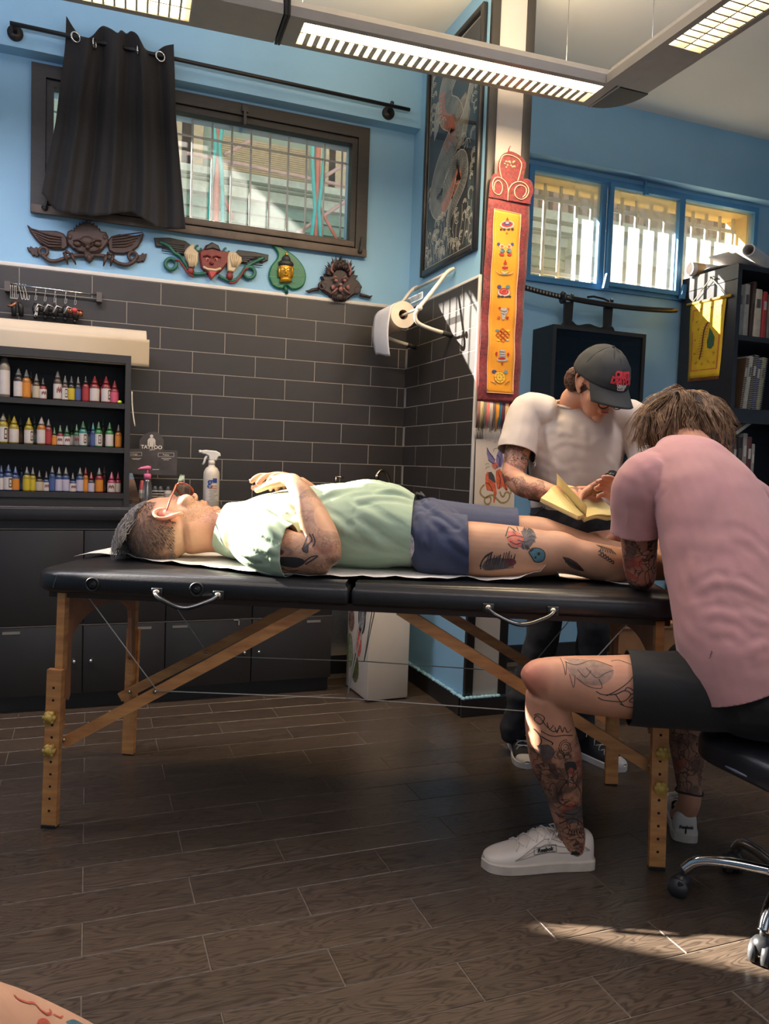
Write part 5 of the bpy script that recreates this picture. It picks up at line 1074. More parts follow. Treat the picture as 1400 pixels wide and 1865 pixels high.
for k in range(11):
    x = -.03-.021*k; z = .028*((x-.25)/.45)**2-.006; dm.add([(x-.006, -.0122, z), (x, -.0122, z-.010), (x+.006, -.0122, z), (x, -.0122, z+.010)], [(0, 1, 2, 3)])
dm.build('hilt_wrap', mat('ray_skin', (150, 146, 138), .6), kt)
MB().tube([(-.004, 0, .0), (.004, 0, .0)], .036, 18, ry=.034).build('guard', mat('iron_guard', (70, 72, 74), .35, metal=.8), kt)
MB().tube([(.16, -.013, .018), (.2, -.014, .026), (.27, -.014, .02), (.31, -.013, .01)], .006, 8).build('cord_knot', mat('black_cord', (24, 22, 22), .8), kt)

# ---- bookshelf with its wall hanging, books and rolled prints
HX0, HY0, HZ = 3.50, 3.58, 2.39
bs = thing('bookshelf', 'tall black bookshelf against the window wall at the right', 'bookshelf', (3.95, HY0, 0))
b = MB(); HX1 = 4.45; HB = YB-.03; t_ = .03
b.box(HX0, HX0+t_, HY0, HB, 0, HZ); b.box(HX1-t_, HX1, HY0, HB, 0, HZ); b.box(HX0+t_, HX1-t_, HB-.01, HB, 0, HZ); b.build('carcass', mat('black_shelf_paint', (40, 40, 46), .4, var=.05), bs, True)
shz = [.06, .70, 1.36, 1.60, 2.09]
shz = [.08, 1.03, onx(1345, 740, HX0).z-.06, onx(1345, 612, HX0+.05).z-.03, HZ-.03]
shelfz = []
for px_y in (1130, 900, 745, 612): shelfz.append(ony(1370, px_y, HY0).z)
for z in shelfz+[HZ]: MB().box(HX0+t_, HX1-t_, HY0+.005, HB-.01, z-.03, z).build('shelf_board', MATS['black_shelf_paint'], bs, True)
MB().box(HX0-.002, HX0, HY0+.002, HB, HZ-.088, HZ-.084).build('panel_joint', dark, bs, True)
MB().box(HX0+t_, HX1-t_, HY0, HY0+.02, shelfz[2]-.085, shelfz[2]-.03).build('lower_rail', MATS['black_shelf_paint'], bs, True)
def book(x, z, w, h, c, lab, lean=0, spiral=False, name='book', d=.2, y=None):
    t = thing(name, lab, 'book', (x, HY0+.05 if y is None else y, z), 0, 'books on the black bookshelf'); t.rotation_euler = (0, lean, 0)
    MB().bbox(0, w, 0, d, 0, h, .003).build('cover', mat('book_%d_%d_%d' % c, c, .55, var=.1, scale=25), t); MB().box(w*.15, w*.85, .004, d-.002, h*.995, h+.001).build('pages', paper, t)
    MB().box(w*.2, w*.8, -.0012, 0, h*.62, h*.8).build('spine_label', mat('spine_%d' % (sum(c) % 7), (200, 196, 186) if sum(c) < 300 else (90, 84, 80), .6), t)
    if spiral:
        s_ = MB()
        for k in range(int(h/.011)): s_.tube([(w*.5+w*.62*math.cos(a), -.004-.003*math.sin(a), .006+k*.011) for a in [pi*j/5 for j in range(6)]], .0014, 5)
        s_.build('spiral', mat('spiral_white', (206, 202, 190), .5), t)
    return t
U = shelfz[3]; x = HX0+.05
for w, h, c, l_ in ((.05, .30, (150, 146, 136), 'pale grey tall book, first on the upper bookshelf board'), (.035, .31, (176, 170, 158), 'light grey book beside a black one on the upper board'), (.022, .33, (70, 52, 46), 'dark brown thin book on the upper board'), (.05, .29, (202, 190, 168), 'cream thick book on the upper board'), (.03, .28, (176, 60, 60), 'red spined book on the upper board'), (.05, .27, (120, 112, 104), 'grey brown book at the right of the upper board')): book(x, U, w, h, c, l_, .05 if w < .03 else 0); x += w+.012
x = HX0+.045; book(x, shelfz[2], .012, .22, (110, 84, 66), 'slim brown book standing alone on the middle board'); x += .075
for i, (w, c, l_) in enumerate(((.022, (96, 72, 52), 'brown spiral bound sketchbook on the middle board'), (.024, (206, 200, 186), 'white spiral bound sketchbook on the middle board'), (.026, (60, 52, 48), 'black spiral bound sketchbook on the middle board'), (.026, (44, 56, 104), 'blue spiral bound sketchbook on the middle board'), (.028, (150, 148, 112), 'olive spiral bound sketchbook on the middle board'))): book(x, shelfz[2], w, .31+.01*(i % 3), c, l_, .10, True); x += w+.008
x = HX0+.05
for w, h, c, l_ in ((.035, .40, (40, 96, 170), 'tall blue folder on the lower board beside the man with wavy hair'), (.03, .33, (66, 52, 46), 'dark brown book next to the blue folder'), (.035, .34, (52, 40, 38), 'blackish brown book on the lower board'), (.03, .36, (150, 140, 132), 'grey patterned book on the lower board'), (.03, .34, (92, 48, 48), 'maroon book on the lower board'), (.02, .30, (150, 146, 140), 'thin grey book at the end of the lower board')): book(x, shelfz[1], w, h, c, l_); x += w+.006
lb = book(HX0+.07, shelfz[1]+.37, .022, .22, (120, 84, 76), 'pinkish book lying tilted on top of the lower row', 1.0, name='tilted_book')
book(HX0+.10, shelfz[1]+.37, .024, .22, (206, 196, 176), 'cream book lying tilted over the pinkish one', 1.0, name='tilted_book')
MB().ball(onx(1306, 731, HX0-.012), (.016, .03, .018), 12, 8).build('side_clip', mat('pale_glass_ball', (170, 176, 196), .2), bs, True, label='small pale glassy clip')
# yellow hanging on the side of the bookshelf
HXs = HX0-.006
yh = thing('yellow_hanging', 'yellow cloth hanging with a centipede drawing on the bookshelf side', 'wall hanging', onx(1290, 690, HXs))
hz = lambda x, y, l=0: (lambda p: V(p.x-l, p.y, p.z))(onx(1200+x/3.73, 400+y/3.73, HXs))
hq = [hz(218, 575), hz(460, 520), hz(405, 1060), hz(195, 1082)]
yel = mat('yellow_cloth', (226, 184, 40), .7, var=.06, scale=20, bump=.1); ob = mat('print_orange_border', (200, 116, 60), .7)
hf = lambda u, w, l=0: (hq[0]*(1-u)+hq[1]*u)*(1-w)+(hq[3]*(1-u)+hq[2]*u)*w+V(-l-.002-.003*math.sin(w*6)-.002*math.sin(u*5), 0, 0)
MB().grid(lambda u, w: hf(u, w), 8, 20).build('cloth', yel, yh, True, solid=.001)
MB().cyl(hz(195, 580, .004), hz(490, 515, .004), .009, n=12).build('top_rod', mat('bamboo_yellow', (206, 166, 70), .5), yh, True)
cd2 = MB(); 
for a in ((235, 560), (455, 510)): cd2.cyl(hz(*a, .006), hz(365, 395, .012), .0025, n=6)
cd2.build('hanging_cord', mat('pale_cord', (200, 190, 160), .7), yh, True); MB().tube([hz(365, 400, .0), hz(365, 395, .02), hz(380, 385, .02), hz(400, 400, 0)], .004, 6).build('hook', brass, yh, True)
b = MB()
for w_, pts in ((.012, [(.1, .1), (.9, .1), (.9, .9), (.1, .9), (.1, .1)]),): b.ribbon([hf(u, w, .0025) for u, w in pts], w_, NX)
b.build('border_print', ob, yh, True)
b = MB(); b.ribbon([hf(*q, .003) for q in spline([(.58, .28), (.48, .36), (.44, .48), (.42, .6), (.38, .7), (.36, .76)], 4)], .010, NX)
for k in range(13):
    w_ = .30+.035*k; u = .55-.17*min(1, k/9)**.7; b.ribbon([hf(u-.09, w_+.012, .003), hf(u, w_, .003), hf(u+.09, w_+.005, .003)], .0022, NX)
b.build('centipede_print', mat('print_maroon', (110, 44, 44), .7), yh, True)
b = MB(); b.add([hf(u, w, .003) for u, w in [(.62, .36), (.70, .42), (.78, .5), (.76, .6), (.68, .64), (.58, .62), (.56, .54), (.60, .46)]][::-1], [tuple(range(8))]); b.build('leaf_print', mat('print_green', (52, 92, 66), .7), yh, True)
b = MB(); random.seed(9)
for u, w in ((.25, .26), (.78, .24), (.5, .2), (.3, .36), (.74, .3), (.2, .68), (.78, .7), (.25, .8), (.45, .82), (.65, .8), (.8, .82), (.2, .5), (.85, .42)):
    for k in range(3): b.ribbon([hf(u+random.uniform(-.05, .05), w+random.uniform(-.02, .02), .003) for _ in range(4)], .0016, NX)
b.build('small_symbols', mat('print_olive', (120, 96, 40), .7), yh, True)
b = MB()
for k in range(22): p = hf(.02+.96*k/21, 1); b.tube([p, p+V(-.001, 0, -.02)], .0015, 4)
b.build('fringe', mat('fringe_orange', (196, 120, 60), .8), yh, True)
# rolled prints on the bookshelf top
pap2 = mat('poster_paper', (226, 220, 216), .6, var=.02)
def rollp(name, lab, a, c, r, inner=True):
    a = Vector(a); c = Vector(c); t = thing(name, lab, 'paper roll', (a+c)/2, 0, 'rolled prints on the bookshelf'); b = MB(); b.tube([a, c], r, 20, cap=False); b.tube([a, c], r*.8, 20, cap=False)
    d = (c-a).normalized(); x_, y_ = frame_of(d); vs = [a+x_*(q*math.cos(2*pi*k/20))+y_*(q*math.sin(2*pi*k/20)) for q in (r, r*.8) for k in range(20)]; b.add(vs, [(k, (k+1) % 20, 20+(k+1) % 20, 20+k) for k in range(20)])
    b.build('sheet', pap2, t, True); return t
t = rollp('rolled_print', 'white paper roll with a tan band at the left of the bookshelf top', (3.47, 3.95, HZ+.044), (4.05, 3.90, HZ+.044), .042)
MB().tube([(3.50, 3.948, HZ+.044), (3.56, 3.943, HZ+.044)], .0432, 20, cap=False).build('tan_band', mat('tan_tape', (196, 160, 112), .6), t, True)
rp0 = ony(1370, 455, 3.62)
t = rollp('rolled_print', 'white roll with a printed end lying on a curled poster', (rp0.x-.02, 3.63, rp0.z), (rp0.x+.45, 3.90, rp0.z+.02), .036)
b = MB()
for k in range(4): b.ribbon([V(rp0.x-.025+.012*k, 3.60, rp0.z-.02+.006*k), V(rp0.x-.015+.012*k, 3.598, rp0.z+.0), V(rp0.x-.008+.012*k, 3.60, rp0.z+.02)], .004, NY)
cs = thing('curled_poster', 'large curled white poster with dark red artwork on the bookshelf', 'poster', (3.9, 3.8, HZ))
def curl(u, w): return V(3.52+.80*u, 3.98-.30*w+.1*u, HZ+.012+.30*u**1.3*(1-w)**.8+.02*math.sin(w*3))
MB().grid(curl, 16, 12).build('sheet', pap2, cs, True, solid=.001)
MB().grid(lambda u, w: curl(.62+.36*u, .12+.5*w)+V(-.003, -.004, .003), 10, 8).build('artwork', mat('poster_art', (120, 60, 58), .6, var=.3, scale=16, c2=(206, 186, 180)), cs, True)
cs2 = thing('curled_sheet', 'small sheet curling up at the bookshelf edge below the poster', 'paper', (3.7, 3.7, HZ))
MB().grid(lambda u, w: V(3.49+.42*u, 3.60+.22*w+.03*u, HZ+.004+.075*(1-u)**2*(1 if w > .2 else .8)+.01*w), 12, 8).build('sheet', pap2, cs2, True, solid=.001)

# ---- crate and dark furniture seen under the table at the right
ct = thing('wooden_crate', 'small brown wooden stool box in shade behind the table', 'crate', (2.42, 3.02, 0), -.1)
cw_ = mat('shaded_pine', (150, 104, 64), .6, var=.12, scale=8)
for a in ((-.17, -.14, -.14, .14), (.14, .17, -.14, .14)): MB().box(a[0], a[1], a[2], a[3], .0, .45).build('side_board', cw_, ct)
MB().box(-.17, .17, -.15, .15, .45, .47).build('top_board', cw_, ct); MB().box(-.14, .14, .11, .13, .0, .45).build('back_board', cw_, ct); MB().box(-.14, .14, -.14, -.12, .25, .45).build('front_board', cw_, ct)
# ================================================================ the street outside the windows
FYo = 9.6
fw_m = mat('facade_green_render', (150, 166, 142), .85, var=.08, scale=2)
ground = struct(box_obj('ground_street', mat('street_asphalt', (120, 118, 112), .9, var=.1, scale=3), -14, 24, YB+TW+.02, 13, -.25, -.12))
fa = thing('building', 'green and tan building across the street seen through the black framed window', 'building', (2, FYo, -.12))
box_obj('wall', fw_m, -10, 6.2, FYo, FYo+.5, -.12, 6.6, fa)
zc0, zc1 = ony(480, 372, FYo).z, ony(480, 336, FYo).z
band = mat('pale_cornice', (206, 206, 176), .8)
for k, (a, c, d) in enumerate(((zc0, zc0+.12, .12), (zc0+.14, zc1-.1, .2), (zc1-.08, zc1, .28))): box_obj('cornice', band, -10, 6.2, FYo-d, FYo, a, c, fa)
for k in range(10): box_obj('siding_board', mat('green_siding', (134, 160, 132), .8), -10, 6.2, FYo-.06, FYo, zc0-.15-k*.13, zc0-.05-k*.13, fa)
sx0, sx1 = ony(395, 300, FYo).x, ony(560, 300, FYo).x; sz0, sz1 = ony(480, 322, FYo).z, ony(480, 262, FYo).z
for k in range(16): box_obj('shutter_slat', mat('tan_shutter', (186, 160, 116), .8), sx0, sx1, FYo-.05, FYo, sz0+(sz1-sz0)*k/16, sz0+(sz1-sz0)*(k+.82)/16, fa)
for x in (330, 348, 590, 612):
    p = ony(x, 290, FYo); box_obj('pilaster', mat('tan_pilaster', (196, 172, 128), .8), p.x-.12, p.x+.12, FYo-.1, FYo, zc1, 6.5, fa)
for k in range(4): box_obj('ledge', mat('teal_ledge', (130, 176, 158), .8), -10, 6.2, FYo-.12, FYo, sz1+.2+k*.32, sz1+.3+k*.32, fa)
pole_r = mat('scaffold_red', (206, 110, 84), .6); teal = mat('teal_scaffold_net', (72, 180, 164), .7)
SYo = 8.7
sc_ = thing('scaffold', 'red scaffold with teal netting over the street outside the window', 'scaffold', (2, SYo, -.12))
for i, x in enumerate((394, 577)):
    a = ony(x, 330, SYo); ps = MB().cyl((a.x, SYo, -.12), (a.x, SYo, 6), .035, n=10).build('post', pole_r, sc_, True)
    for s_ in (-1, 1): MB().tube([(a.x+s_*.05*(.4+abs(math.sin(z*2.1+i))), SYo-.03, z) for z in [1+.12*k for k in range(40)]], .022, 6).build('net_strip', teal, ps, True)
for k, pts in enumerate(([(340, 279), (660, 345)], [(408, 282), (460, 255)], [(398, 340), (425, 400)], [(575, 365), (615, 440)], [(585, 325), (640, 292)], [(540, 425), (640, 360)])): MB().tube([ony(x, y, SYo) for x, y in pts], .02, 8).build('brace', pole_r if k in (2, 3) else mat('scaffold_pale', (206, 160, 140), .6), sc_, True)
for k in range(5): box_obj('sun_block_board', mat('sun_block_wood', (150, 120, 84), .8), -1.69, -.5, 5.1+k*.36, 5.44+k*.36, 4.28, 4.33, sc_)  # unseen boards added to keep the sun off the dragon print
fb = thing('building', 'grey blue building with brick panels seen through the blue window', 'building', (11, FYo, -.12))
box_obj('wall', mat('facade_bluegrey', (150, 166, 166), .85, var=.08, scale=2), 6.25, 20, FYo, FYo+.5, -.12, 6.8, fb)
zb0, zb1 = ony(1020, 470, FYo).z, ony(1020, 440, FYo).z
box_obj('cornice', band, 6.2, 20, FYo-.25, FYo, zb0, zb1, fb); box_obj('cornice', band, 6.2, 20, FYo-.15, FYo, zb1+1.0, zb1+1.12, fb)
xb = ony(960, 360, FYo).x; za, zb_ = ony(1000, 392, FYo).z, ony(1000, 330, FYo).z
for k in range(26): box_obj('baluster', mat('brick_baluster', (176, 140, 120), .8), xb-.3+k*.16, xb-.22+k*.16, FYo-.12, FYo-.02, za, zb_, fb)
box_obj('balcony_rail', band, xb-.4, xb+4, FYo-.16, FYo, zb_, zb_+.1, fb); box_obj('balcony_slab', band, xb-.4, xb+4, FYo-.2, FYo, za-.12, za, fb)
for k in range(4): box_obj('window_panel', mat('far_glass', (120, 140, 146), .2), 7+k*2.2, 8.1+k*2.2, FYo-.04, FYo, zb1+.25, zb1+.95, fb)
# ================================================================ figures: tools
def skin_material(name, base, ink=(46, 42, 42), red=(170, 70, 58), iscale=1.0):
    m = mat(name, base, .5, var=.05, scale=9, c2=tuple(int(x*.86) for x in base), sss=.12, bump=.06, bscale=260, spec=.4)
    nt = m.node_tree; n = nt.nodes; L = nt.links; b = n['Principled BSDF']; old = b.inputs['Base Color'].links[0].from_socket
    tc = n.new('ShaderNodeTexCoord'); at = n.new('ShaderNodeAttribute'); at.attribute_name = 'ink'; ar = n.new('ShaderNodeAttribute'); ar.attribute_name = 'flush'
    nz = n.new('ShaderNodeTexNoise'); nz.inputs['Scale'].default_value = 13*iscale; nz.inputs['Detail'].default_value = 3; L.new(tc.outputs['Object'], nz.inputs['Vector'])
    md = n.new('ShaderNodeMix'); md.data_type = 'RGBA'; md.inputs[0].default_value = .16; L.new(tc.outputs['Object'], md.inputs[6]); L.new(nz.outputs['Color'], md.inputs[7])
    vo = n.new('ShaderNodeTexVoronoi'); vo.feature = 'DISTANCE_TO_EDGE'; vo.inputs['Scale'].default_value = 36*iscale; L.new(md.outputs[2], vo.inputs['Vector'])
    r1 = n.new('ShaderNodeMapRange'); r1.inputs[1].default_value = .02; r1.inputs[2].default_value = .13; r1.inputs[3].default_value = 1; r1.inputs[4].default_value = 0; L.new(vo.outputs['Distance'], r1.inputs[0])
    n2 = n.new('ShaderNodeTexNoise'); n2.inputs['Scale'].default_value = 22*iscale; n2.inputs['Detail'].default_value = 5; L.new(tc.outputs['Object'], n2.inputs['Vector'])
    r2 = n.new('ShaderNodeMapRange'); r2.inputs[1].default_value = .40; r2.inputs[2].default_value = .58; L.new(n2.outputs[0], r2.inputs[0])
    n3 = n.new('ShaderNodeTexNoise'); n3.inputs['Scale'].default_value = 15*iscale; mp = n.new('ShaderNodeMapping'); mp.inputs['Location'].default_value = (5, 9, 2); L.new(tc.outputs['Object'], mp.inputs[0]); L.new(mp.outputs[0], n3.inputs['Vector'])
    mxm = n.new('ShaderNodeMath'); mxm.operation = 'MAXIMUM'; ms = n.new('ShaderNodeMath'); ms.operation = 'MULTIPLY'; ms.inputs[1].default_value = .8; L.new(r2.outputs[0], ms.inputs[0]); L.new(r1.outputs[0], mxm.inputs[0]); L.new(ms.outputs[0], mxm.inputs[1])
    mb_ = n.new('ShaderNodeMath'); mb_.operation = 'MAXIMUM'; mb_.inputs[1].default_value = .3; L.new(mxm.outputs[0], mb_.inputs[0]); mm = n.new('ShaderNodeMath'); mm.operation = 'MULTIPLY'; L.new(mb_.outputs[0], mm.inputs[0]); L.new(at.outputs['Fac'], mm.inputs[1])
    fl = n.new('ShaderNodeMix'); fl.data_type = 'RGBA'; fl.inputs[7].default_value = (*lin((206, 96, 82)), 1); L.new(ar.outputs['Fac'], fl.inputs[0]); L.new(old, fl.inputs[6])
    mx = n.new('ShaderNodeMix'); mx.data_type = 'RGBA'; mx.inputs[7].default_value = (*lin(ink), 1); L.new(mm.outputs[0], mx.inputs[0]); L.new(fl.outputs[2], mx.inputs[6])
    r3 = n.new('ShaderNodeMapRange'); r3.inputs[1].default_value = .58; r3.inputs[2].default_value = .66; L.new(n3.outputs[0], r3.inputs[0])
    m3 = n.new('ShaderNodeMath'); m3.operation = 'MULTIPLY'; L.new(r3.outputs[0], m3.inputs[0]); L.new(at.outputs['Fac'], m3.inputs[1]); m4 = n.new('ShaderNodeMath'); m4.operation = 'MULTIPLY'; m4.inputs[1].default_value = .6; L.new(m3.outputs[0], m4.inputs[0])
    mr = n.new('ShaderNodeMix'); mr.data_type = 'RGBA'; mr.inputs[7].default_value = (*lin(red), 1); L.new(m4.outputs[0], mr.inputs[0]); L.new(mx.outputs[2], mr.inputs[6])
    L.new(mr.outputs[2], b.inputs['Base Color']); return m
def limb(b, pts, side=None, n=5, seg=32, cap=.55):
    """tapered elliptical limb through pts (centre, radius along side, radius across)"""
    q = spline([(*p[0], p[1], p[2] if len(p) > 2 else p[1]) for p in pts], n)
    c = [Vector(x[:3]) for x in q]; ra = [max(x[3], .001) for x in q]; rb = [max(x[4], .001) for x in q]
    d0 = (c[0]-c[1]).normalized(); d1 = (c[-1]-c[-2]).normalized()
    pre = [(c[0]+d0*(min(ra[0], rb[0])*cap*math.sin(a)), math.cos(a)) for a in (1.45, 1.0, .5)]; post = [(c[-1]+d1*(min(ra[-1], rb[-1])*cap*math.sin(a)), math.cos(a)) for a in (.5, 1.0, 1.45)]
    C_ = [p for p, _ in pre]+c+[p for p, _ in post]; RA = [ra[0]*k for _, k in pre]+ra+[ra[-1]*k for _, k in post]; RB = [rb[0]*k for _, k in pre]+rb+[rb[-1]*k for _, k in post]
    # constant reference side keeps the ellipse from twisting
    k = len(C_); vs = []
    for i, p in enumerate(C_):
        d = C_[min(i+1, k-1)]-C_[max(i-1, 0)]
        if i < 3: d = -d0
        if i >= k-3: d = d1
        a, e = frame_of(d, side); vs += [p+a*(RA[i]*math.cos(2*pi*j/seg))+e*(RB[i]*math.sin(2*pi*j/seg)) for j in range(seg)]
    fs = [(i*seg+j, i*seg+(j+1) % seg, (i+1)*seg+(j+1) % seg, (i+1)*seg+j) for i in range(k-1) for j in range(seg)]+[tuple(range(seg-1, -1, -1)), tuple(range((k-1)*seg, k*seg))]
    return b.add(vs, fs, True)
def fuse(b, voxel, smooth=6, fac=.5):
    """union of all closed shapes in b as one continuous skin"""
    me = b.mesh('raw'); bm = bmesh.new(); bm.from_mesh(me); bmesh.ops.recalc_face_normals(bm, faces=bm.faces[:]); bm.to_mesh(me); bm.free()
    o = bpy.data.objects.new('raw', me); COL.objects.link(o)
    r = o.modifiers.new('r', 'REMESH'); r.mode = 'VOXEL'; r.voxel_size = voxel; r.use_smooth_shade = True
    if smooth: s = o.modifiers.new('s', 'SMOOTH'); s.factor = fac; s.iterations = smooth
    bpy.context.view_layer.update(); out = bpy.data.meshes.new_from_object(o.evaluated_get(bpy.context.evaluated_depsgraph_get()))
    bpy.data.objects.remove(o); bpy.data.meshes.remove(me); out.polygons.foreach_set('use_smooth', [True]*len(out.polygons)); return out
def vattr(me, name, fn):
    a = me.attributes.new(name, 'FLOAT', 'POINT'); a.data.foreach_set('value', [fn(v.co) for v in me.vertices])
def displace(me, fn):
    """move vertices along their normals by fn(co, normal)"""
    ns = [v.normal.copy() for v in me.vertices]
    for v, n_ in zip(me.vertices, ns): v.co = v.co+n_*fn(v.co, n_)
    me.update()
def cut(me, co, no, rad=None, ln=.16):
    """open a hem: remove what lies past the plane, within rad of its axis and ln beyond it"""
    bm = bmesh.new(); bm.from_mesh(me); co = Vector(co); no = Vector(no).normalized()
    def inside(f):
        d = f.calc_center_median()-co; h = d.dot(no)
        return rad is None or (-.02 < h < ln and (d-no*h).length < rad)
    fs = [f for f in bm.faces if inside(f)]; ge = set(fs)
    for f in fs: ge.update(f.edges); ge.update(f.verts)
    bmesh.ops.bisect_plane(bm, geom=list(ge), plane_co=co, plane_no=no, clear_outer=False)
    dead = [f for f in bm.faces if (f.calc_center_median()-co).dot(no) > 1e-5 and inside(f)]
    bmesh.ops.delete(bm, geom=dead, context='FACES'); bm.to_mesh(me); bm.free(); me.update()
def segdist(p, a, b):
    ab = b-a; t = max(0, min(1, (p-a).dot(ab)/max(ab.length_squared, 1e-9))); return (p-(a+ab*t)).length, t
def folds(lst):
    """wrinkle field from ridge lines (p0, p1, width, height)"""
    L_ = [(Vector(a), Vector(c), w, h) for a, c, w, h in lst]
    def f(p):
        s = 0
        for a, c, w, h in L_:
            d, t = segdist(p, a, c)
            if d < w*2.5: s += h*math.exp(-(d/w)**2)*math.sin(pi*min(1, .12+.88*t)) - .35*h*math.exp(-((d-w*1.5)/w)**2)
        return s
    return f
def nz(p, s, seed=0): return noise.noise(V(p.x*s+seed*7.3, p.y*s-seed*3.1, p.z*s+seed))
def bvh_of(me): return BVHTree.FromPolygons([v.co for v in me.vertices], [tuple(p.vertices) for p in me.polygons])
class Decal:
    """flat ink drawing wrapped on a surface: 2D points (metres) in the frame org/ax/ay, cast along -ax x ay"""
    def __init__(s, bvh, org, ax, ay, lift=.0007, step=.004): s.t = bvh; s.o = Vector(org); s.x = Vector(ax).normalized(); s.y = Vector(ay).normalized(); s.n = s.x.cross(s.y).normalized(); s.l = lift; s.mb = {}; s.fl = []; s.st = step
    def hit(s, q, l=0):
        p = s.o+s.x*q[0]+s.y*q[1]+s.n*.25; h = s.t.ray_cast(p, -s.n, .6)
        if h[0] is None: return None, None
        nn = h[1] if h[1].dot(s.n) > 0 else -h[1]
        return h[0]+nn*(s.l+l), nn
    def line(s, k, pts, w, smooth=True, l=0):
        if smooth and len(pts) > 2: pts = spline(pts, 5)
        dense = []
        for a, c in zip(pts, pts[1:]):
            m = max(1, int(math.hypot(c[0]-a[0], c[1]-a[1])/s.st)); dense += [(a[0]+(c[0]-a[0])*i/m, a[1]+(c[1]-a[1])*i/m) for i in range(m)]
        dense.append(pts[-1]); P, N = [], []
        for q in dense:
            h, n_ = s.hit(q, l+.0003)
            if h is None:
                if len(P) > 1: s.mb.setdefault(k, MB()).ribbon(P, w, N)
                P, N = [], []
            else: P.append(h); N.append(n_)
        if len(P) > 1: s.mb.setdefault(k, MB()).ribbon(P, w, N)
        return s
    def fill(s, k, pts, smooth=True, l=0):
        if smooth: pts = spline(list(pts)+[pts[0]], 4)[:-1]
        cx = sum(p[0] for p in pts)/len(pts); cy = sum(p[1] for p in pts)/len(pts); rings = 5; vs = []; n_ = len(pts)
        for r in range(rings+1):
            for p in pts:
                h, _ = s.hit((cx+(p[0]-cx)*r/rings, cy+(p[1]-cy)*r/rings), l)
                if h is None: h = vs[-1] if vs else s.o
                vs.append(h)
        s.fl.append((k, MB().add(vs, [(r*n_+j, r*n_+(j+1) % n_, (r+1)*n_+(j+1) % n_, (r+1)*n_+j) for r in range(rings) for j in range(n_)], True))); return s
    def build(s, name, mats, parent):
        for k, b in s.fl: b.build(name+'_patch', mats[k], parent, True)
        for k, b in s.mb.items(): b.build(name+'_linework', mats[k], parent, True, kind='stuff')
inkm_ = {'k': mat('tattoo_black', (44, 42, 46), .55, var=.1, scale=80), 'g': mat('tattoo_grey', (104, 92, 88), .55, var=.2, scale=60), 'r': mat('tattoo_red', (186, 74, 56), .55, var=.2, scale=60, c2=(206, 120, 96)), 't': mat('tattoo_teal', (84, 128, 138), .55, var=.15, scale=60), 'm': mat('tattoo_maroon', (120, 56, 66), .55, var=.2, scale=60), 'l': mat('tattoo_light_shade', (158, 122, 102), .55, var=.15, scale=70, c2=(120, 96, 84)), 'b': mat('tattoo_brown', (88, 64, 54), .55, var=.2, scale=60)}
def head(b, c, U, F, k=1.0, neck=None, ears=(1, 1), nose=1.0):
    """c: centre; U to the crown, F to the face"""
    c = Vector(c); U = U.normalized(); F = (F-U*F.dot(U)).normalized(); R = F.cross(U).normalized()
    M = Matrix((R, F, U)).transposed()
    def e(r, f, u, rr, rf, ru): b.ball(c+(R*r+F*f+U*u)*k, (rr*k, rf*k, ru*k), 20, 14, M)
    P = lambda r, f, u: c+(R*r+F*f+U*u)*k
    e(0, -.014, .028, .077, .100, .096); e(0, .018, -.03, .064, .076, .086); e(0, .030, -.082, .047, .052, .042); e(0, .068, -.107, .021, .019, .018)
    e(0, .072, .016, .050, .022, .016); e(-.044, .055, -.03, .026, .028, .026); e(.044, .055, -.03, .026, .028, .026)
    limb(b, [(P(0, .086, .008), .008*k), (P(0, .100, -.018), .0095*k), (P(0, .114*nose, -.036), .012*k)], R, seg=12); 
    for s_ in (-1, 1): e(s_*.011, .098, -.041, .009, .011, .008); e(s_*.032, .070, -.006, .017, .014, .011); 
    e(0, .086, -.064, .026, .012, .0065); e(0, .085, -.075, .023, .012, .007)
    for s_, on in ((1, ears[0]), (-1, ears[1])):
        if not on: continue
        pts = [(.074, .004, -.036), (.082, -.006, -.03), (.088, -.028, -.005), (.089, -.032, .018), (.086, -.018, .034), (.081, -.002, .030), (.078, .006, .012)]
        limb(b, [(P(s_*p[0], p[1], p[2]), .0055*k) for p in pts], None, seg=10); e(s_*.078, -.010, .0, .007, .018, .028); e(s_*.076, .0, -.034, .007, .009, .010)
    if neck: limb(b, [(P(0, -.02, -.05), .056*k), (Vector(neck[0]), neck[1]), (Vector(neck[2]), neck[3])], R)
    return P, R
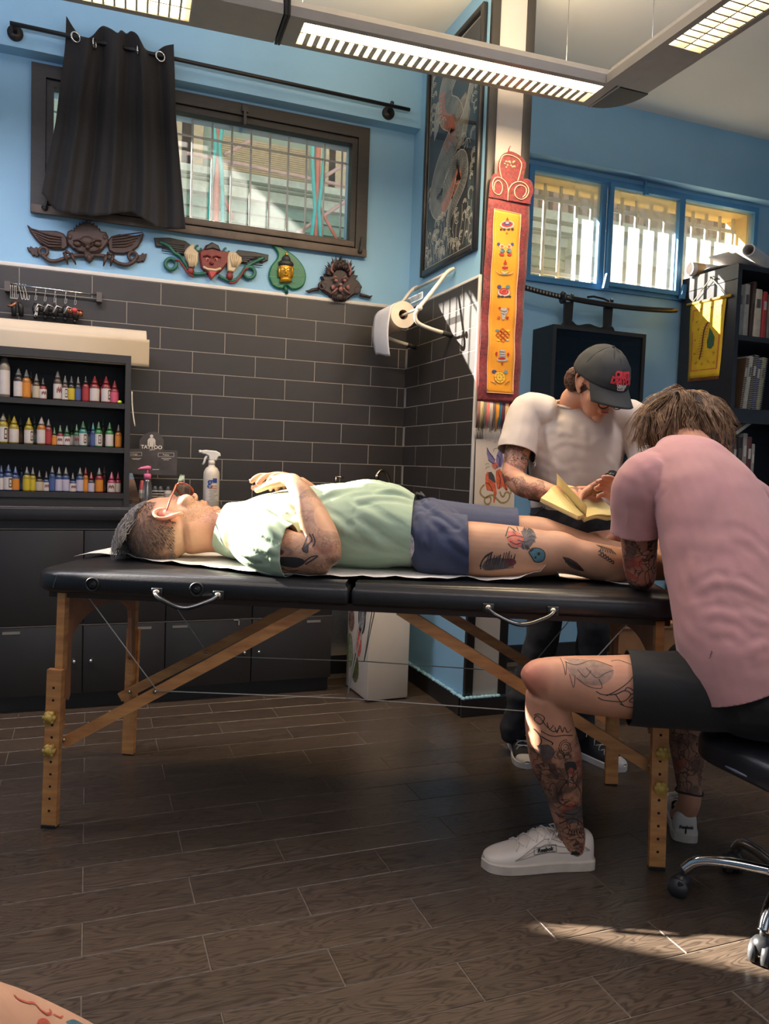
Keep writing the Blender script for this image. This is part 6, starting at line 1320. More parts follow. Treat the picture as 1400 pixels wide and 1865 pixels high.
def hand(b, w, D, N, T, k=1.0, curls=(.5, .5, .5, .5), thumb=.4, spread=.06, tcurl=.3):
    """w wrist point; D towards the knuckles; N the way the palm faces; T the thumb side"""
    w = Vector(w); D = D.normalized(); T = (T-D*T.dot(D)).normalized(); N2 = D.cross(T); N = N2 if N2.dot(N) > 0 else -N2
    P = lambda d, t, n_: w+(D*d+T*t+N*n_)*k
    limb(b, [(P(-.02, 0, 0), .028*k, .020*k), (P(.02, .002, 0), .034*k, .019*k), (P(.06, 0, -.002), .041*k, .016*k), (P(.088, -.002, -.002), .038*k, .012*k)], T, seg=16)
    tips = []
    for i, (t, l0, l1, l2, r) in enumerate(((.030, .046, .028, .021, .0092), (.010, .050, .031, .022, .0095), (-.011, .046, .029, .021, .009), (-.030, .037, .022, .019, .0078))):
        a = curls[i]; sp = (1.5-i)*spread; d0 = (D*math.cos(sp)+T*math.sin(sp)); p = P(.078, t*.9, -.002); pts = [(p, r*k*1.1)]; ang = 0
        for l_, f_ in ((l0, .55), (l1, 1.0), (l2, .7)):
            ang += a*f_; p = p+(d0*math.cos(ang)+N*math.sin(ang))*l_*k; pts.append((p.copy(), r*k))
        pts[-1] = (pts[-1][0], r*k*.8); pts[2] = (pts[2][0], r*k*.98); limb(b, pts, T, n=3, seg=12, cap=.9); tips.append((pts[-1][0], (pts[-1][0]-pts[-2][0]).normalized()))
    d1 = (D*math.cos(thumb+.35)+T*math.sin(thumb+.35)+N*.25).normalized(); p0 = P(.012, .022, .006); p1 = p0+d1*.042*k; d2 = (d1*math.cos(tcurl)+(D*.7+N*.6).normalized()*math.sin(tcurl)).normalized(); p2 = p1+d2*.034*k; p3_ = p2+(d2+D*.3*tcurl).normalized()*.026*k
    limb(b, [(p0, .016*k), (p1, .0125*k), (p2, .0108*k), (p3_, .0088*k)], N, n=3, seg=12, cap=.9); tips.append((p3_, (p3_-p2).normalized()))
    return tips
def strands(b, roots, fn, r=.0012, n=7):
    """hair: fn(root, normal, t) gives the point along a strand"""
    for p, nn in roots:
        b.tube([fn(p, nn, i/n) for i in range(n+1)], [r*(1-.75*(i/n)**2) for i in range(n+1)], 3, cap=False)
def cam_pt(x, y, d): return CAMP+ray(x, y)*d
# ================================================================ the man lying on the table
L1 = lambda s, v, z: tw(s, v+.04*max(0, min(1, (v+.29)/.10)), z)
man = thing('person', 'man lying on his back on the table in green shirt and navy shorts', 'person', tw(0, 0, TTOP), TRZ)
skin1 = skin_material('skin_lying', (205, 155, 122), iscale=1.0)
hU = (-TU*.985+V(0, 0, .10)-TV*.05).normalized(); rot = .66
hF = (V(0, 0, 1)*math.cos(rot)+TV*math.sin(rot)).normalized()
b = MB(); HK = 1.2; hc = L1(-.655, -.02, .917)
HP, HR = head(b, hc, hU, hF, HK, neck=(L1(-.52, .0, .905), .072, L1(-.42, .01, .905), .09))
# torso under the shirt, pelvis
limb(b, [(L1(-.40, .01, .91), .17, .085), (L1(-.2, .01, .93), .20, .105), (L1(.02, .01, .94), .19, .12), (L1(.15, .01, .91), .175, .095), (L1(.25, .01, .90), .17, .085)], TV)
legN = [(L1(.245, -.115, .897), .088, .085), (L1(.36, -.135, .897), .090, .087), (L1(.50, -.14, .893), .080, .082), (L1(.585, -.14, .893), .066, .072), (L1(.63, -.14, .896), .060, .068), (L1(.685, -.14, .885), .054, .058), (L1(.77, -.135, .870), .056, .058), (L1(.87, -.13, .865), .048, .050), (L1(.98, -.125, .860), .036, .038), (L1(1.04, -.12, .862), .036, .042)]
legF = [(L1(.2, .13, .90), .095, .09), (L1(.36, .15, .91), .090, .086), (L1(.5, .155, .915), .078, .078), (L1(.60, .155, .925), .066, .066), (L1(.66, .155, .915), .058, .058), (L1(.77, .15, .885), .056, .054), (L1(.9, .15, .865), .046, .045), (L1(1.0, .15, .86), .036, .038)]
limb(b, legN, TV); limb(b, legF, TV)
for v_ in (-.12, .15): limb(b, [(L1(1.03, v_, .85), .036, .035), (L1(1.05, v_, .90), .040, .038), (L1(1.055, v_, .96), .042, .028), (L1(1.06, v_, 1.02), .036, .016)], TV)
# right arm (near): upper arm on the table, forearm up to the hands on the belly
SH, EL, WR = L1(-.375, -.20, .93), L1(-.085, -.285, .868), L1(-.232, -.105, 1.092)
limb(b, [(SH, .068), (L1(-.27, -.245, .895), .064, .068), (L1(-.17, -.272, .876), .054, .062), (EL, .046, .05)], TV)
limb(b, [(L1(-.072, -.288, .868), .040), (L1(-.09, -.275, .905), .050, .052), (L1(-.125, -.235, .965), .052, .050), (L1(-.18, -.165, 1.04), .040, .038), (WR, .030, .026)], TV)
limb(b, [(L1(-.375, .22, .93), .068), (L1(-.2, .29, .90), .058), (L1(-.10, .32, .885), .046), (L1(-.13, .29, .93), .048), (L1(-.2, .21, 1.02), .038), (L1(-.255, .15, 1.075), .029)], TV)
d1_ = (TV*.86-TU*.34+V(0, 0, .0)).normalized()
tip1 = hand(b, L1(-.238, -.095, 1.094), d1_, V(0, 0, -1), -TU, 1.1, (.35, .4, .45, .5), .5, .05)
tip2 = hand(b, L1(-.285, .145, 1.085), (-TV*.80-TU*.30+V(0, 0, .16)).normalized(), V(0, 0, -1), -TU, 1.1, (.30, .36, .42, .55), .45, .10)
me = fuse(b, .0036, 6, .5)
def inkf(p):
    s = 0; d, t = segdist(p, L1(-.25, -.25, .89), EL)
    if d < .085 and (p-SH).length > .12: s = max(s, .38*min(1, t*3))
    d, t = segdist(p, EL, WR)
    if d < .07: s = max(s, (.5 if t < .55 else .6)*(1 if t < .93 else 0)*(.45+.55*(nz(p, 16, 2) > -.15)))
    d, t = segdist(p, L1(.80, -.13, .86), L1(1.0, -.12, .86))
    if d < .08: s = max(s, .0)
    return s
vattr(me, 'ink', inkf)
ear = HP(.085, -.015, 0)
def flush(p):
    f = max(0, 1-(p-ear).length/.05)*.9; f = max(f, .30*max(0, 1-(p-L1(-.5, -.03, .9)).length/.12))
    for q, d in tip1+tip2: f = max(f, .55*max(0, 1-(p-q).length/.03))
    return min(1, f)
vattr(me, 'flush', flush)
body1 = link('body', me, skin1, man, True); bv = bvh_of(me)
# ---- finger nails
nl = MB()
for q, d in tip1+tip2:
    a, e = frame_of(d, V(0, 0, 1)); nl.ball(q+a*.0072+d*.001, (.0055, .0045, .0022), 8, 6)
nl.build('nails', mat('nail', (226, 176, 160), .3), man, True, kind='stuff')
# ---- hair: clipped grey sides and a longer swept back top
gh = mat('grey_hair', (96, 90, 88), .55, var=.25, scale=90, c2=(168, 162, 158)); gh2 = mat('short_grey_hair', (150, 138, 130), .8, var=.25, scale=140)
Mh = Matrix((HR, hF, hU)).transposed(); fF = (hF-hU*hF.dot(hU)).normalized()
def scalp(r, f, u, g=1.0):   # direction in the head frame -> point on the skull
    d = V(r, f, u).normalized(); t = 1/math.sqrt((d.x/.077)**2+(d.y/.100)**2+(d.z/.096)**2); return HP(d.x*t*g, -.014+d.y*t*g, .028+d.z*t*g), (HR*d.x+fF*d.y+hU*d.z)
hb = MB(); random.seed(11)
roots = []
while len(roots) < 6000:
    r, f, u = random.gauss(0, 1), random.gauss(0, 1), random.gauss(0, 1); l_ = math.sqrt(r*r+f*f+u*u); r, f, u = r/l_, f/l_, u/l_
    if f > .55 or u < -.62 or (f > .1 and u < .25) or (f > .02 and u < -.0) or (u < -.2 and f > -.1): continue
    roots.append((*scalp(r, f, u, 1.0), r, f, u))
def shortfn(p, n_, t, u, f): return p+(n_*.55-fF*.5-hU*.3).normalized()*(.016*t)
for p, n_, r, f, u in roots: hb.tube([p-n_*.002, p+(n_*.5-fF*.35-hU*.55).normalized()*.011], [.0006, .0003], 3, cap=False)
hb.build('short_hair', gh2, man, True, kind='stuff')
hb = MB(); roots = []
while len(roots) < 1700:
    r, f, u = random.uniform(-.62, .62), random.uniform(-.25, .62), random.uniform(.5, 1); 
    p, n_ = scalp(r, f, u); roots.append((p, n_, random.random()))
for p, n_, q in roots:
    ln = .075+.035*q; sd = HR*(random.uniform(-.12, .12)); pts = []
    for i in range(8):
        t = i/7; pts.append(p-n_*.003+n_*((.010+.016*random.random())*math.sin(min(1, t*1.15)*pi*.62)+.004*q)+(-fF+sd*.5)*(ln*t)+hU*(.018*t*(1-t))+HR*(.006*math.sin(q*20+t*5)))
    hb.tube(pts, [.0012*(1-.8*(i/7)**2) for i in range(8)], 4, cap=False)
hb.build('swept_hair', gh, man, True, kind='stuff')
hb = MB(); random.seed(14); vs_ = [v for v in me.vertices if -.125*HK < (v.co-hc).dot(hU) < -.025*HK and (v.co-hc).dot(fF) > -.005 and (v.co-hc).length < .16*HK]
for v in random.sample(vs_, min(1900, len(vs_))):
    if (v.co-hc).dot(hU) > -.045*HK and abs((v.co-hc).dot(HR)) < .05*HK: continue
    hb.tube([v.co, v.co+(v.normal*.6-hU*.6+HR*random.uniform(-.3, .3)).normalized()*.0022], [.0004, .0002], 3, cap=False)
hb.build('stubble', mat('stubble_brown', (92, 74, 62), .8), man, True, kind='stuff')
# ---- glasses: tortoiseshell
gl = thing('eyeglasses', 'tortoiseshell glasses worn by the lying man', 'glasses', HP(0, .12, 0))
tort = mat('tortoiseshell', (150, 64, 34), .2, var=.3, scale=90, c2=(70, 30, 20))
for s_ in (-1, 1):
    MB().tube([HP(s_*.036+.030*math.cos(a), .108-.012*abs(math.cos(a))*0, -.010+.025*math.sin(a)) for a in [2*pi*k/24 for k in range(24)]], .0036, 8, True).build('rim', tort, gl, True)
    MB().tube([HP(s_*.066, .106, .0), HP(s_*.080, .090, .002), HP(s_*.083, .03, .004), HP(s_*.082, -.012, .004), HP(s_*.082, -.034, -.018)], .0030, 8).build('temple_arm', tort, gl, True)
    MB().add([HP(s_*.036+.029*math.cos(a), .1085, -.010+.024*math.sin(a)) for a in [2*pi*k/20 for k in range(20)]], [tuple(range(20))]).build('lens', glassmat('brown_lens', tint=(.45, .3, .22), dust=.02, gloss=.12), gl, True)
MB().tube([HP(-.008, .110, -.004), HP(0, .114, .0), HP(.008, .110, -.004)], .003, 8).build('bridge', tort, gl, True)
# ---- clothes
shirt_m = mat('green_tshirt', (168, 188, 160), .85, var=.05, scale=14, c2=(156, 178, 150), sheen=.15, bump=.08, bscale=400)
b = MB()
limb(b, [(L1(-.475, .0, .915), .095, .088), (L1(-.40, .0, .915), .19, .098), (L1(-.33, .0, .925), .225, .112), (L1(-.22, .0, .937), .232, .128), (L1(-.08, .0, .945), .228, .140), (L1(.02, .0, .948), .226, .146), (L1(.10, .0, .942), .222, .136), (L1(.15, .0, .932), .216, .118), (L1(.20, .0, .922), .212, .106)], TV, seg=28)
limb(b, [(L1(-.36, -.13, .945), .085, .08), (L1(-.32, -.215, .915), .086, .086), (L1(-.25, -.258, .892), .080, .086), (L1(-.175, -.275, .880), .066, .076), (L1(-.14, -.28, .875), .066, .076)], TV, seg=22)
limb(b, [(L1(-.36, .15, .945), .085, .08), (L1(-.32, .235, .915), .080, .08), (L1(-.2, .28, .90), .074, .08)], TV)
me = fuse(b, .0055, 8)
fl = [(L1(-.40, -.20, 1.0), L1(-.20, -.34, .93), .012, .010), (L1(-.42, -.22, .96), L1(-.21, -.35, .88), .011, .010), (L1(-.42, -.24, .92), L1(-.24, -.35, .84), .010, .009), (L1(-.36, -.16, 1.02), L1(-.16, -.31, .97), .010, .009), (L1(-.30, -.13, 1.04), L1(-.20, -.20, 1.0), .010, .008), (L1(-.44, -.12, .98), L1(-.36, -.22, .98), .010, .008),
      (L1(-.16, -.18, 1.03), L1(-.02, -.10, 1.085), .014, .007), (L1(0, -.17, 1.04), L1(.14, -.12, 1.04), .014, .008), (L1(.02, -.20, 1.0), L1(.16, -.19, .92), .016, .008), (L1(.06, -.12, 1.075), L1(.17, -.06, 1.04), .013, .008), (L1(.0, -.21, .95), L1(.14, -.21, .86), .016, .006), (L1(-.12, -.21, 1.0), L1(.03, -.22, .9), .014, .005), (L1(-.06, -.02, 1.09), L1(.1, .0, 1.09), .012, .006), (L1(.04, .05, 1.09), L1(.15, .03, 1.06), .012, .006)]
ff = folds(fl)
displace(me, lambda p, n_: 1.5*ff(p)+.004*nz(p, 9, 1)+.0022*nz(p, 24, 3))
for v in me.vertices:
    if v.co.z < TTOP+.004: v.co.z = TTOP+.004
cut(me, L1(.165, 0, .92), TU); cut(me, L1(-.195, -.272, .885), (TU*.95-TV*.25), .10, .10); cut(me, L1(-.487, .0, .925), (-TU+V(0, 0, .25)), .13)
shirt = link('shirt', me, shirt_m, man, True); sm = shirt.modifiers.new('s', 'SOLIDIFY'); sm.thickness = .003; sm.offset = 1
# boxer waistband
plaid = mat('plaid_cotton', (216, 204, 206), .8, var=.2, scale=70, c2=(96, 84, 110))
b = MB(); limb(b, [(L1(.150, .0, .920), .196, .096), (L1(.174, .0, .918), .210, .104), (L1(.192, .0, .916), .190, .085)], TV, seg=28)
me = fuse(b, .007, 4); 
for v in me.vertices: v.co.z = max(v.co.z, TTOP+.004)
boxer = link('boxer_waistband', me, plaid, man, True)
pl = MB()
for k in range(7):
    a = pi*(.05+.13*k); pl.tube([L1(.15+.013*j, -.206*math.cos(a)*(1-.03*j), .926+.104*math.sin(a)*(1-.03*j)) for j in range(5)], .0022, 5)
pl.build('plaid_line', mat('plaid_purple', (70, 56, 96), .8), boxer, True)
navy = mat('navy_shorts_cloth', (56, 64, 92), .75, var=.08, scale=18, sheen=.1, bump=.1, bscale=300)
b = MB()
limb(b, [(L1(.175, .0, .920), .205, .104), (L1(.205, .0, .925), .212, .118), (L1(.25, .0, .918), .212, .106), (L1(.28, .0, .912), .205, .098)], TV, seg=28)
limb(b, [(L1(.22, -.105, .908), .105, .104), (L1(.30, -.130, .905), .104, .100), (L1(.36, -.137, .902), .102, .098), (L1(.40, -.14, .90), .102, .098)], TV, seg=24)
limb(b, [(L1(.22, .12, .925), .105, .115), (L1(.36, .15, .925), .102, .100), (L1(.50, .157, .925), .094, .092), (L1(.57, .157, .928), .092, .088)], TV, seg=24)
me = fuse(b, .0055, 8)
ff = folds([(L1(.19, -.08, 1.04), L1(.30, -.20, .98), .012, .012), (L1(.20, .02, 1.05), L1(.34, -.08, 1.0), .012, .010), (L1(.24, -.18, .99), L1(.35, -.23, .90), .013, .010), (L1(.19, -.16, 1.0), L1(.22, -.22, .88), .010, .010), (L1(.27, -.22, .95), L1(.38, -.235, .86), .012, .008), (L1(.20, .08, 1.06), L1(.5, .12, 1.02), .012, .006), (L1(.19, .0, 1.055), L1(.22, -.12, 1.03), .010, .014)])
displace(me, lambda p, n_: ff(p)+.003*nz(p, 11, 5))
for v in me.vertices: v.co.z = max(v.co.z, TTOP+.004)
cut(me, L1(.345, -.138, .90), (TU+V(0, 0, .05)), .118, .12); cut(me, L1(.525, .157, .92), TU, .13)
sh_ = link('shorts', me, navy, man, True); sm = sh_.modifiers.new('s', 'SOLIDIFY'); sm.thickness = .003; sm.offset = 1
MB().tube([L1(.20, -.02, 1.05), L1(.185, .04, 1.062), L1(.18, .10, 1.05)], .006, 6).tube([L1(.19, .0, 1.055), L1(.17, .06, 1.06), L1(.185, .12, 1.03)], .005, 6).build('belt', mat('black_belt', (30, 30, 34), .6), man, True)
# ---- tattoos on the near thigh and calf (drawn in the table frame: x along the leg, y up)
D = Decal(bv, L1(0, -.40, 0), TU, V(0, 0, 1))
def tz_(x, y): p = onv(700+x/2.692, 860+y/2.692, -.215)-TO; return (p.dot(TU), p.z)
T_ = lambda pts: [tz_(*q) for q in pts]
random.seed(2)
D.fill('r', T_([(612, 300), (660, 300), (690, 330), (680, 370), (640, 372), (612, 345)])); D.fill('g', T_([(680, 300), (730, 285), (755, 320), (735, 360), (700, 385), (672, 370), (690, 335)]))
for k in range(26):
    a = random.uniform(-2.6, 1.6); x, y = 685+55*math.cos(a)*random.uniform(.5, 1), 332+42*math.sin(a)*random.uniform(.5, 1); D.line('k', T_([(x, y), (x+14*math.cos(a), y+12*math.sin(a)-4), (x+26*math.cos(a)+4, y+20*math.sin(a))]), .0024)
for pth in ([(600, 322), (622, 280), (650, 300)], [(605, 330), (640, 318), (690, 328)], [(620, 345), (650, 360), (680, 352)], [(690, 290), (720, 300), (745, 330)], [(660, 340), (700, 350), (720, 340)], [(610, 355), (630, 375), (660, 380)]): D.line('k', T_(pth), .0030)
D.fill('t', T_([(714, 398), (735, 380), (775, 384), (796, 405), (792, 438), (768, 450), (745, 446), (730, 425)])); D.fill('k', T_([(756, 404), (768, 400), (772, 412), (762, 416)]), l=.0004); D.fill('k', T_([(742, 424), (750, 420), (753, 430), (746, 432)]), l=.0004); D.line('k', T_([(714, 398), (735, 380), (775, 384), (796, 405), (792, 438), (768, 450), (745, 446), (730, 425), (714, 398)]), .0026); D.line('k', T_([(722, 396), (738, 384)]), .004)
D.fill('g', T_([(480, 470), (500, 440), (540, 425), (590, 430), (620, 450), (610, 478), (560, 488), (500, 492)])); D.fill('m', T_([(590, 430), (640, 432), (650, 455), (620, 470), (600, 455)]), l=.0003)
for k in range(16): x = 500+k*9; D.line('k', T_([(x, 488-k*.5), (x+4, 455-random.random()*14), (x+10+random.random()*10, 420-random.random()*28)]), .0026)
D.line('k', T_([(475, 485), (478, 450), (500, 415), (535, 396)]), .0036); D.line('k', T_([(470, 470), (490, 430), (530, 400)]), .0028)
D.fill('b', T_([(885, 425), (920, 432), (960, 455), (985, 480), (1000, 500), (960, 492), (920, 470)])); 
for k in range(8): D.line('k', T_([(895+k*12, 428+k*7), (900+k*12, 440+k*7), (905+k*13, 455+k*6)]), .0026)
for k in range(7): D.line('k', T_([(1070+k*12, 372+k*3), (1090+k*9, 385+k*2), (1080+k*14, 400+k*3)]), .0028)
for k in range(6): D.line('k', T_([(1072+k*13, 405+k*9), (1084+k*12, 398+k*10), (1082+k*13, 420+k*8), (1070+k*13, 415+k*9)]), .0030)
D.line('g', T_([(720, 262), (760, 258), (815, 266)]), .004); D.line('g', T_([(730, 268), (770, 266), (805, 272)]), .003)
def ta_(x, y): p = onv(420+x/4.76, 840+y/4.76, -.335)-TO; return (p.dot(TU), p.z)
A_ = lambda pts: [ta_(*q) for q in pts]
D.fill('k', A_([(345, 900), (372, 850), (450, 836), (560, 838), (625, 856), (632, 890), (560, 930), (480, 928), (400, 912), (350, 938)])); D.line('k', A_([(625, 880), (690, 835), (750, 826), (700, 862), (640, 900)]), .004)
for pth in ([(360, 950), (430, 945), (480, 970), (570, 955)], [(370, 985), (440, 1000), (520, 985), (600, 990)], [(300, 960), (350, 965), (400, 955)]): D.line('k', A_(pth), .0035)
for pth in ([(660, 640), (690, 690), (650, 740), (620, 780)], [(690, 640), (720, 700), (700, 750)], [(640, 660), (630, 720), (610, 770)], [(655, 740), (660, 790), (640, 795)], [(610, 760), (630, 790), (655, 770)]): D.line('k', A_(pth), .004)
D.fill('g', A_([(620, 730), (660, 720), (665, 770), (640, 790), (615, 770)])); D.fill('m', A_([(370, 800), (400, 770), (450, 790), (420, 820)])); D.fill('l', A_([(400, 760), (480, 750), (540, 800), (500, 828), (420, 820)]), l=-.0003)
D.build('tattoo', inkm_, body1)
# ================================================================ shoes
def shoe(parent, name, toe, heel, up_m, sole_m, kind, lace_m, ht=.10):
    """low shoe from heel to toe on the floor; kind 'trainer' or 'canvas'"""
    toe = Vector(toe); heel = Vector(heel); L = (toe-heel).length; X = (toe-heel).normalized(); Yd = V(0, 0, 1).cross(X); Wd = L/.31
    P = lambda x, y, z: heel+X*(x*L)+Yd*(y*Wd)+V(0, 0, z*Wd)
    st = [(0.0, .003, .045), (.012, .020, .078), (.035, .031, .094), (.10, .036, .100), (.22, .037, .090), (.34, .037, .090), (.46, .040, .102), (.56, .044, .090), (.68, .048, .070), (.80, .049, .058), (.90, .043, .050), (.97, .030, .042), (1.0, .014, .034)]
    if kind == 'canvas': st = [(x, w*.95, h*(1.25 if x < .5 else .92)) for x, w, h in st]
    q = spline(st, 4); z0 = .018
    def up(u, w):
        i = w*(len(q)-1); j = min(int(i), len(q)-2); f = i-j; x, wd, h = (q[j][k]*(1-f)+q[j+1][k]*f for k in range(3)); a = pi*u
        c, s_ = math.cos(a), math.sin(a); e = .62
        return P(x, wd*math.copysign(abs(c)**e, c), z0+(h-z0)*abs(s_)**e)
    sh = bpy.data.objects.new(name, None); COL.objects.link(sh); sh.parent = parent; sh.matrix_parent_inverse = basis(parent).inverted()
    MB().grid(up, 20, len(q)-1).build('upper', up_m, sh, True)
    ol = [(x, w+.004) for x, w, h in spline([(x, w, 0) for x, w, h in st], 3)]; ol = [(x-.012*(1-x), w) for x, w in ol]; poly = [(x*L, w*Wd) for x, w in ol]+[((1.0+.02)*L, 0)]+[(x*L, -w*Wd) for x, w in ol[::-1]]
    MB().prism(poly, heel+V(0, 0, .001), X, Yd, .027*Wd, .004).build('sole', sole_m, sh, True)
    lb = MB()
    for k in range(5):
        x = .44+.062*k; h = up(.5, (x-.0)*1.0)
        for s_ in (-1, 1):
            pts = [up(.5+s_*.20, x+.02)+V(0, 0, .001), up(.5+s_*.1, x)+V(0, 0, .004*Wd), up(.5, x-.01)+V(0, 0, .005*Wd), up(.5-s_*.14, x-.03)+V(0, 0, .002)]; lb.tube(pts, .0028*Wd, 6, ry=.0016*Wd)
    p = up(.5, .42)+V(0, 0, .008)
    for s_ in (-1, 1): lb.tube([p, p+Yd*(s_*.02)+V(0, 0, .012), p+Yd*(s_*.035)+X*.01+V(0, 0, .002), p+Yd*(s_*.016)+X*.006, p], .0026*Wd, 6); lb.tube([p, p+Yd*(s_*.02)+X*.02, p+Yd*(s_*.045)+X*.035+V(0, 0, -.012)], .0024*Wd, 6)
    lb.build('laces', lace_m, sh, True)
    MB().tube([up(u_, .40-.02*abs(u_-.5)) for u_ in [.28+.44*k/8 for k in range(9)]], .006*Wd, 6).build('tongue', up_m, sh, True)
    return sh, up, P, X, Yd
# ================================================================ the seated man in pink
sit = thing('person', 'man in pink shirt and black shorts seated with his back turned', 'person', V(1.72, 1.47, 0))
skin2 = skin_material('skin_seated', (206, 148, 118), iscale=.9)
C_ = cam_pt
knee, ank = C_(982, 1246, 2.10), V(1.335, 1.872, .105); hip = C_(1345, 1252, 2.02)
b = MB()
SIDE2 = V(.93, .36, 0)
limb(b, [(hip, .105, .10), (C_(1220, 1252, 2.04), .088, .090), (C_(1120, 1250, 2.065), .076, .082), (C_(1040, 1245, 2.085), .066, .074), (C_(990, 1242, 2.10), .058, .066)], V(0, 1, 0))
limb(b, [(C_(1010, 1243, 2.09), .056, .062), (C_(985, 1238, 2.085), .050, .058), (C_(972, 1246, 2.085), .040, .052)], V(0, 1, 0))
limb(b, [(C_(995, 1262, 2.105), .056, .056), (C_(1000, 1320, 2.13), .058, .066), (C_(1012, 1380, 2.17), .056, .072), (C_(1024, 1430, 2.21), .047, .056), (C_(1032, 1480, 2.25), .037, .044), (C_(1040, 1520, 2.275), .034, .040), (V(1.345, 1.87, .05), .034, .04)], V(.3, 1, 0))
limb(b, [(V(1.34, 1.872, .07), .036), (V(1.27, 1.89, .04), .022, .024), (V(1.18, 1.915, .03), .014, .018)], V(0, 0, 1))
rk = V(1.80, 2.02, .515); limb(b, [(V(1.83, 1.50, .585), .10), (V(1.82, 1.75, .565), .085), (rk, .062)], V(1, 0, 0))
limb(b, [(rk, .060), (C_(1250, 1300, 2.50), .058, .062), (C_(1252, 1350, 2.49), .056, .060), (C_(1254, 1410, 2.48), .042, .044), (C_(1255, 1460, 2.47), .032, .036), (V(1.80, 1.945, .06), .034, .038)], V(1, 0, 0))
limb(b, [(V(1.80, 1.945, .06), .034), (V(1.87, 2.03, .04), .022, .024), (V(1.92, 2.08, .03), .014, .018)], V(0, 0, 1))
# torso and arms
SL, SR = C_(1178, 868, 2.20), C_(1370, 932, 2.42); NB = C_(1262, 838, 2.30)
limb(b, [(C_(1395, 1250, 2.04), .15, .11), (C_(1340, 1100, 2.10), .155, .10), (C_(1300, 960, 2.19), .165, .10), (C_(1268, 880, 2.26), .15, .085), (NB, .07, .06)], SIDE2)
elb = V(1.535, 1.875, .845)
limb(b, [(SL, .062), (C_(1166, 930, 2.245), .056), (C_(1164, 1000, 2.285), .049, .052), (elb, .040, .044)], V(1, 0, 0))
wl_ = C_(1150, 945, 2.52)
limb(b, [(elb+V(0, 0, -.004), .040), (elb+(wl_-elb)*.25, .047), (elb+(wl_-elb)*.6, .040), (wl_, .028, .024)], V(1, 0, 0))
tp3 = hand(b, wl_, (C_(1128, 905, 2.57)-wl_), -CR, V(0, 0, 1), 1.08, (.7, .75, .8, .9), .5, .06)
limb(b, [(SR, .062), (C_(1400, 1000, 2.55), .052), (V(1.95, 2.12, .86), .044), (V(1.86, 2.24, .90), .042), (V(1.78, 2.34, .93), .028)], V(1, 0, 0)); hand(b, V(1.78, 2.34, .93), V(-.5, .35, -.1), V(0, 0, -1), V(-.4, -.8, 0), 1.05, (.6, .6, .6, .6))
HC = C_(1233, 790, 2.43); sU = (V(-.14, .46, .88)).normalized(); sF = V(-.42, .80, -.42)
SP, SRt = head(b, HC, sU, sF, 1.02, neck=(C_(1250, 812, 2.36), .068, NB, .075))
me = fuse(b, .0038, 8, .5)
def ink2(p):
    s = 0
    d, t = segdist(p, C_(1000, 1310, 2.12), C_(1040, 1500, 2.27))
    if d < .10: s = max(s, (.95 if t > .14 else .0)*(.55+.45*(nz(p, 13, 4) > -.2)))
    d, t = segdist(p, C_(1166, 960, 2.25), elb)
    if d < .08: s = max(s, 1.0)
    d, t = segdist(p, elb, wl_)
    if d < .07: s = max(s, .9)
    d, t = segdist(p, rk, C_(1254, 1400, 2.48))
    if d < .08: s = max(s, .9*(nz(p, 9, 6) > -.25))
    return s
vattr(me, 'ink', ink2); vattr(me, 'flush', lambda p: .45*max(0, 1-(p-C_(965, 1235, 2.05)).length/.07)+.3*max(0, 1-(p-C_(1120, 910, 2.55)).length/.05))
body2 = link('body', me, skin2, sit, True); bv2 = bvh_of(me)
# leg drawings
def q2(x, y): px_, py_ = 880+x/2.692, 1150+y/2.692; k = 2.08 if y < 380 else 2.08+(y-380)/600*.2; return ((px_-700)/FPX*k, -(py_-932.5)/FPX*k)
Q = lambda pts: [q2(*p) for p in pts]
class D2(Decal):
    def hit(s, q, l=0):     # lines of sight fan out from one point, so the drawing keeps its size over the curved leg
        d = (s.o+s.x*q[0]+s.y*q[1]); d = s.o+s.x*q[0]+s.y*q[1]; h = s.t.ray_cast(d, -s.n, .7)
        if h[0] is None: return None, None
        nn = h[1] if h[1].dot(s.n) > 0 else -h[1]; return h[0]+nn*(s.l+l), nn
D = D2(bv2, CAMP+CF*1.7, CR, -CD)
for pth in ([(245, 405), (265, 395), (290, 410), (270, 440), (245, 425), (262, 405), (300, 450), (330, 470), (360, 455)], [(300, 430), (310, 460), (330, 440)], [(335, 450), (345, 475), (360, 445), (372, 475), (385, 455), (400, 480), (425, 470)], [(270, 470), (320, 490), (380, 490), (430, 500)]): D.line('k', Q(pth), 0.00211)
for pth in ([(240, 465), (262, 490), (270, 520), (255, 545)], [(262, 490), (290, 505), (320, 520), (318, 530)]): D.line('k', Q(pth), 0.00310)
for (x, y, r) in ((385, 545, 34), (395, 590, 22), (360, 575, 20)):
    for k in range(3): D.line('k', Q([(x+r*(1-.28*k)*math.cos(a), y+r*(1-.28*k)*math.sin(a)) for a in [pi*(.2*j+.6*k) for j in range(9)]]), 0.00174)
D.fill('g', Q([(250, 540), (300, 530), (330, 560), (310, 600), (275, 590)])); D.fill('b', Q([(300, 620), (330, 625), (350, 690), (320, 680)]))
D.fill('k', Q([(375, 615), (430, 618), (440, 660), (410, 640), (385, 655)])); D.line('k', Q([(380, 640), (395, 690), (360, 740), (350, 800), (400, 830)]), 0.00248); D.line('k', Q([(430, 640), (420, 700), (460, 760), (470, 820), (420, 830)]), 0.00248); D.line('k', Q([(370, 690), (430, 720), (450, 690)]), 0.00186)
D.line('k', Q([(300, 620), (320, 660), (350, 680)]), 0.00248); D.line('k', Q([(310, 700), (340, 730), (340, 790)]), 0.00186)
D.fill('g', Q([(380, 850), (470, 840), (480, 900), (400, 910)])); D.line('k', Q([(360, 920), (420, 890), (480, 930)]), 0.00310); D.line('k', Q([(370, 860), (430, 870), (480, 850)]), 0.00248)
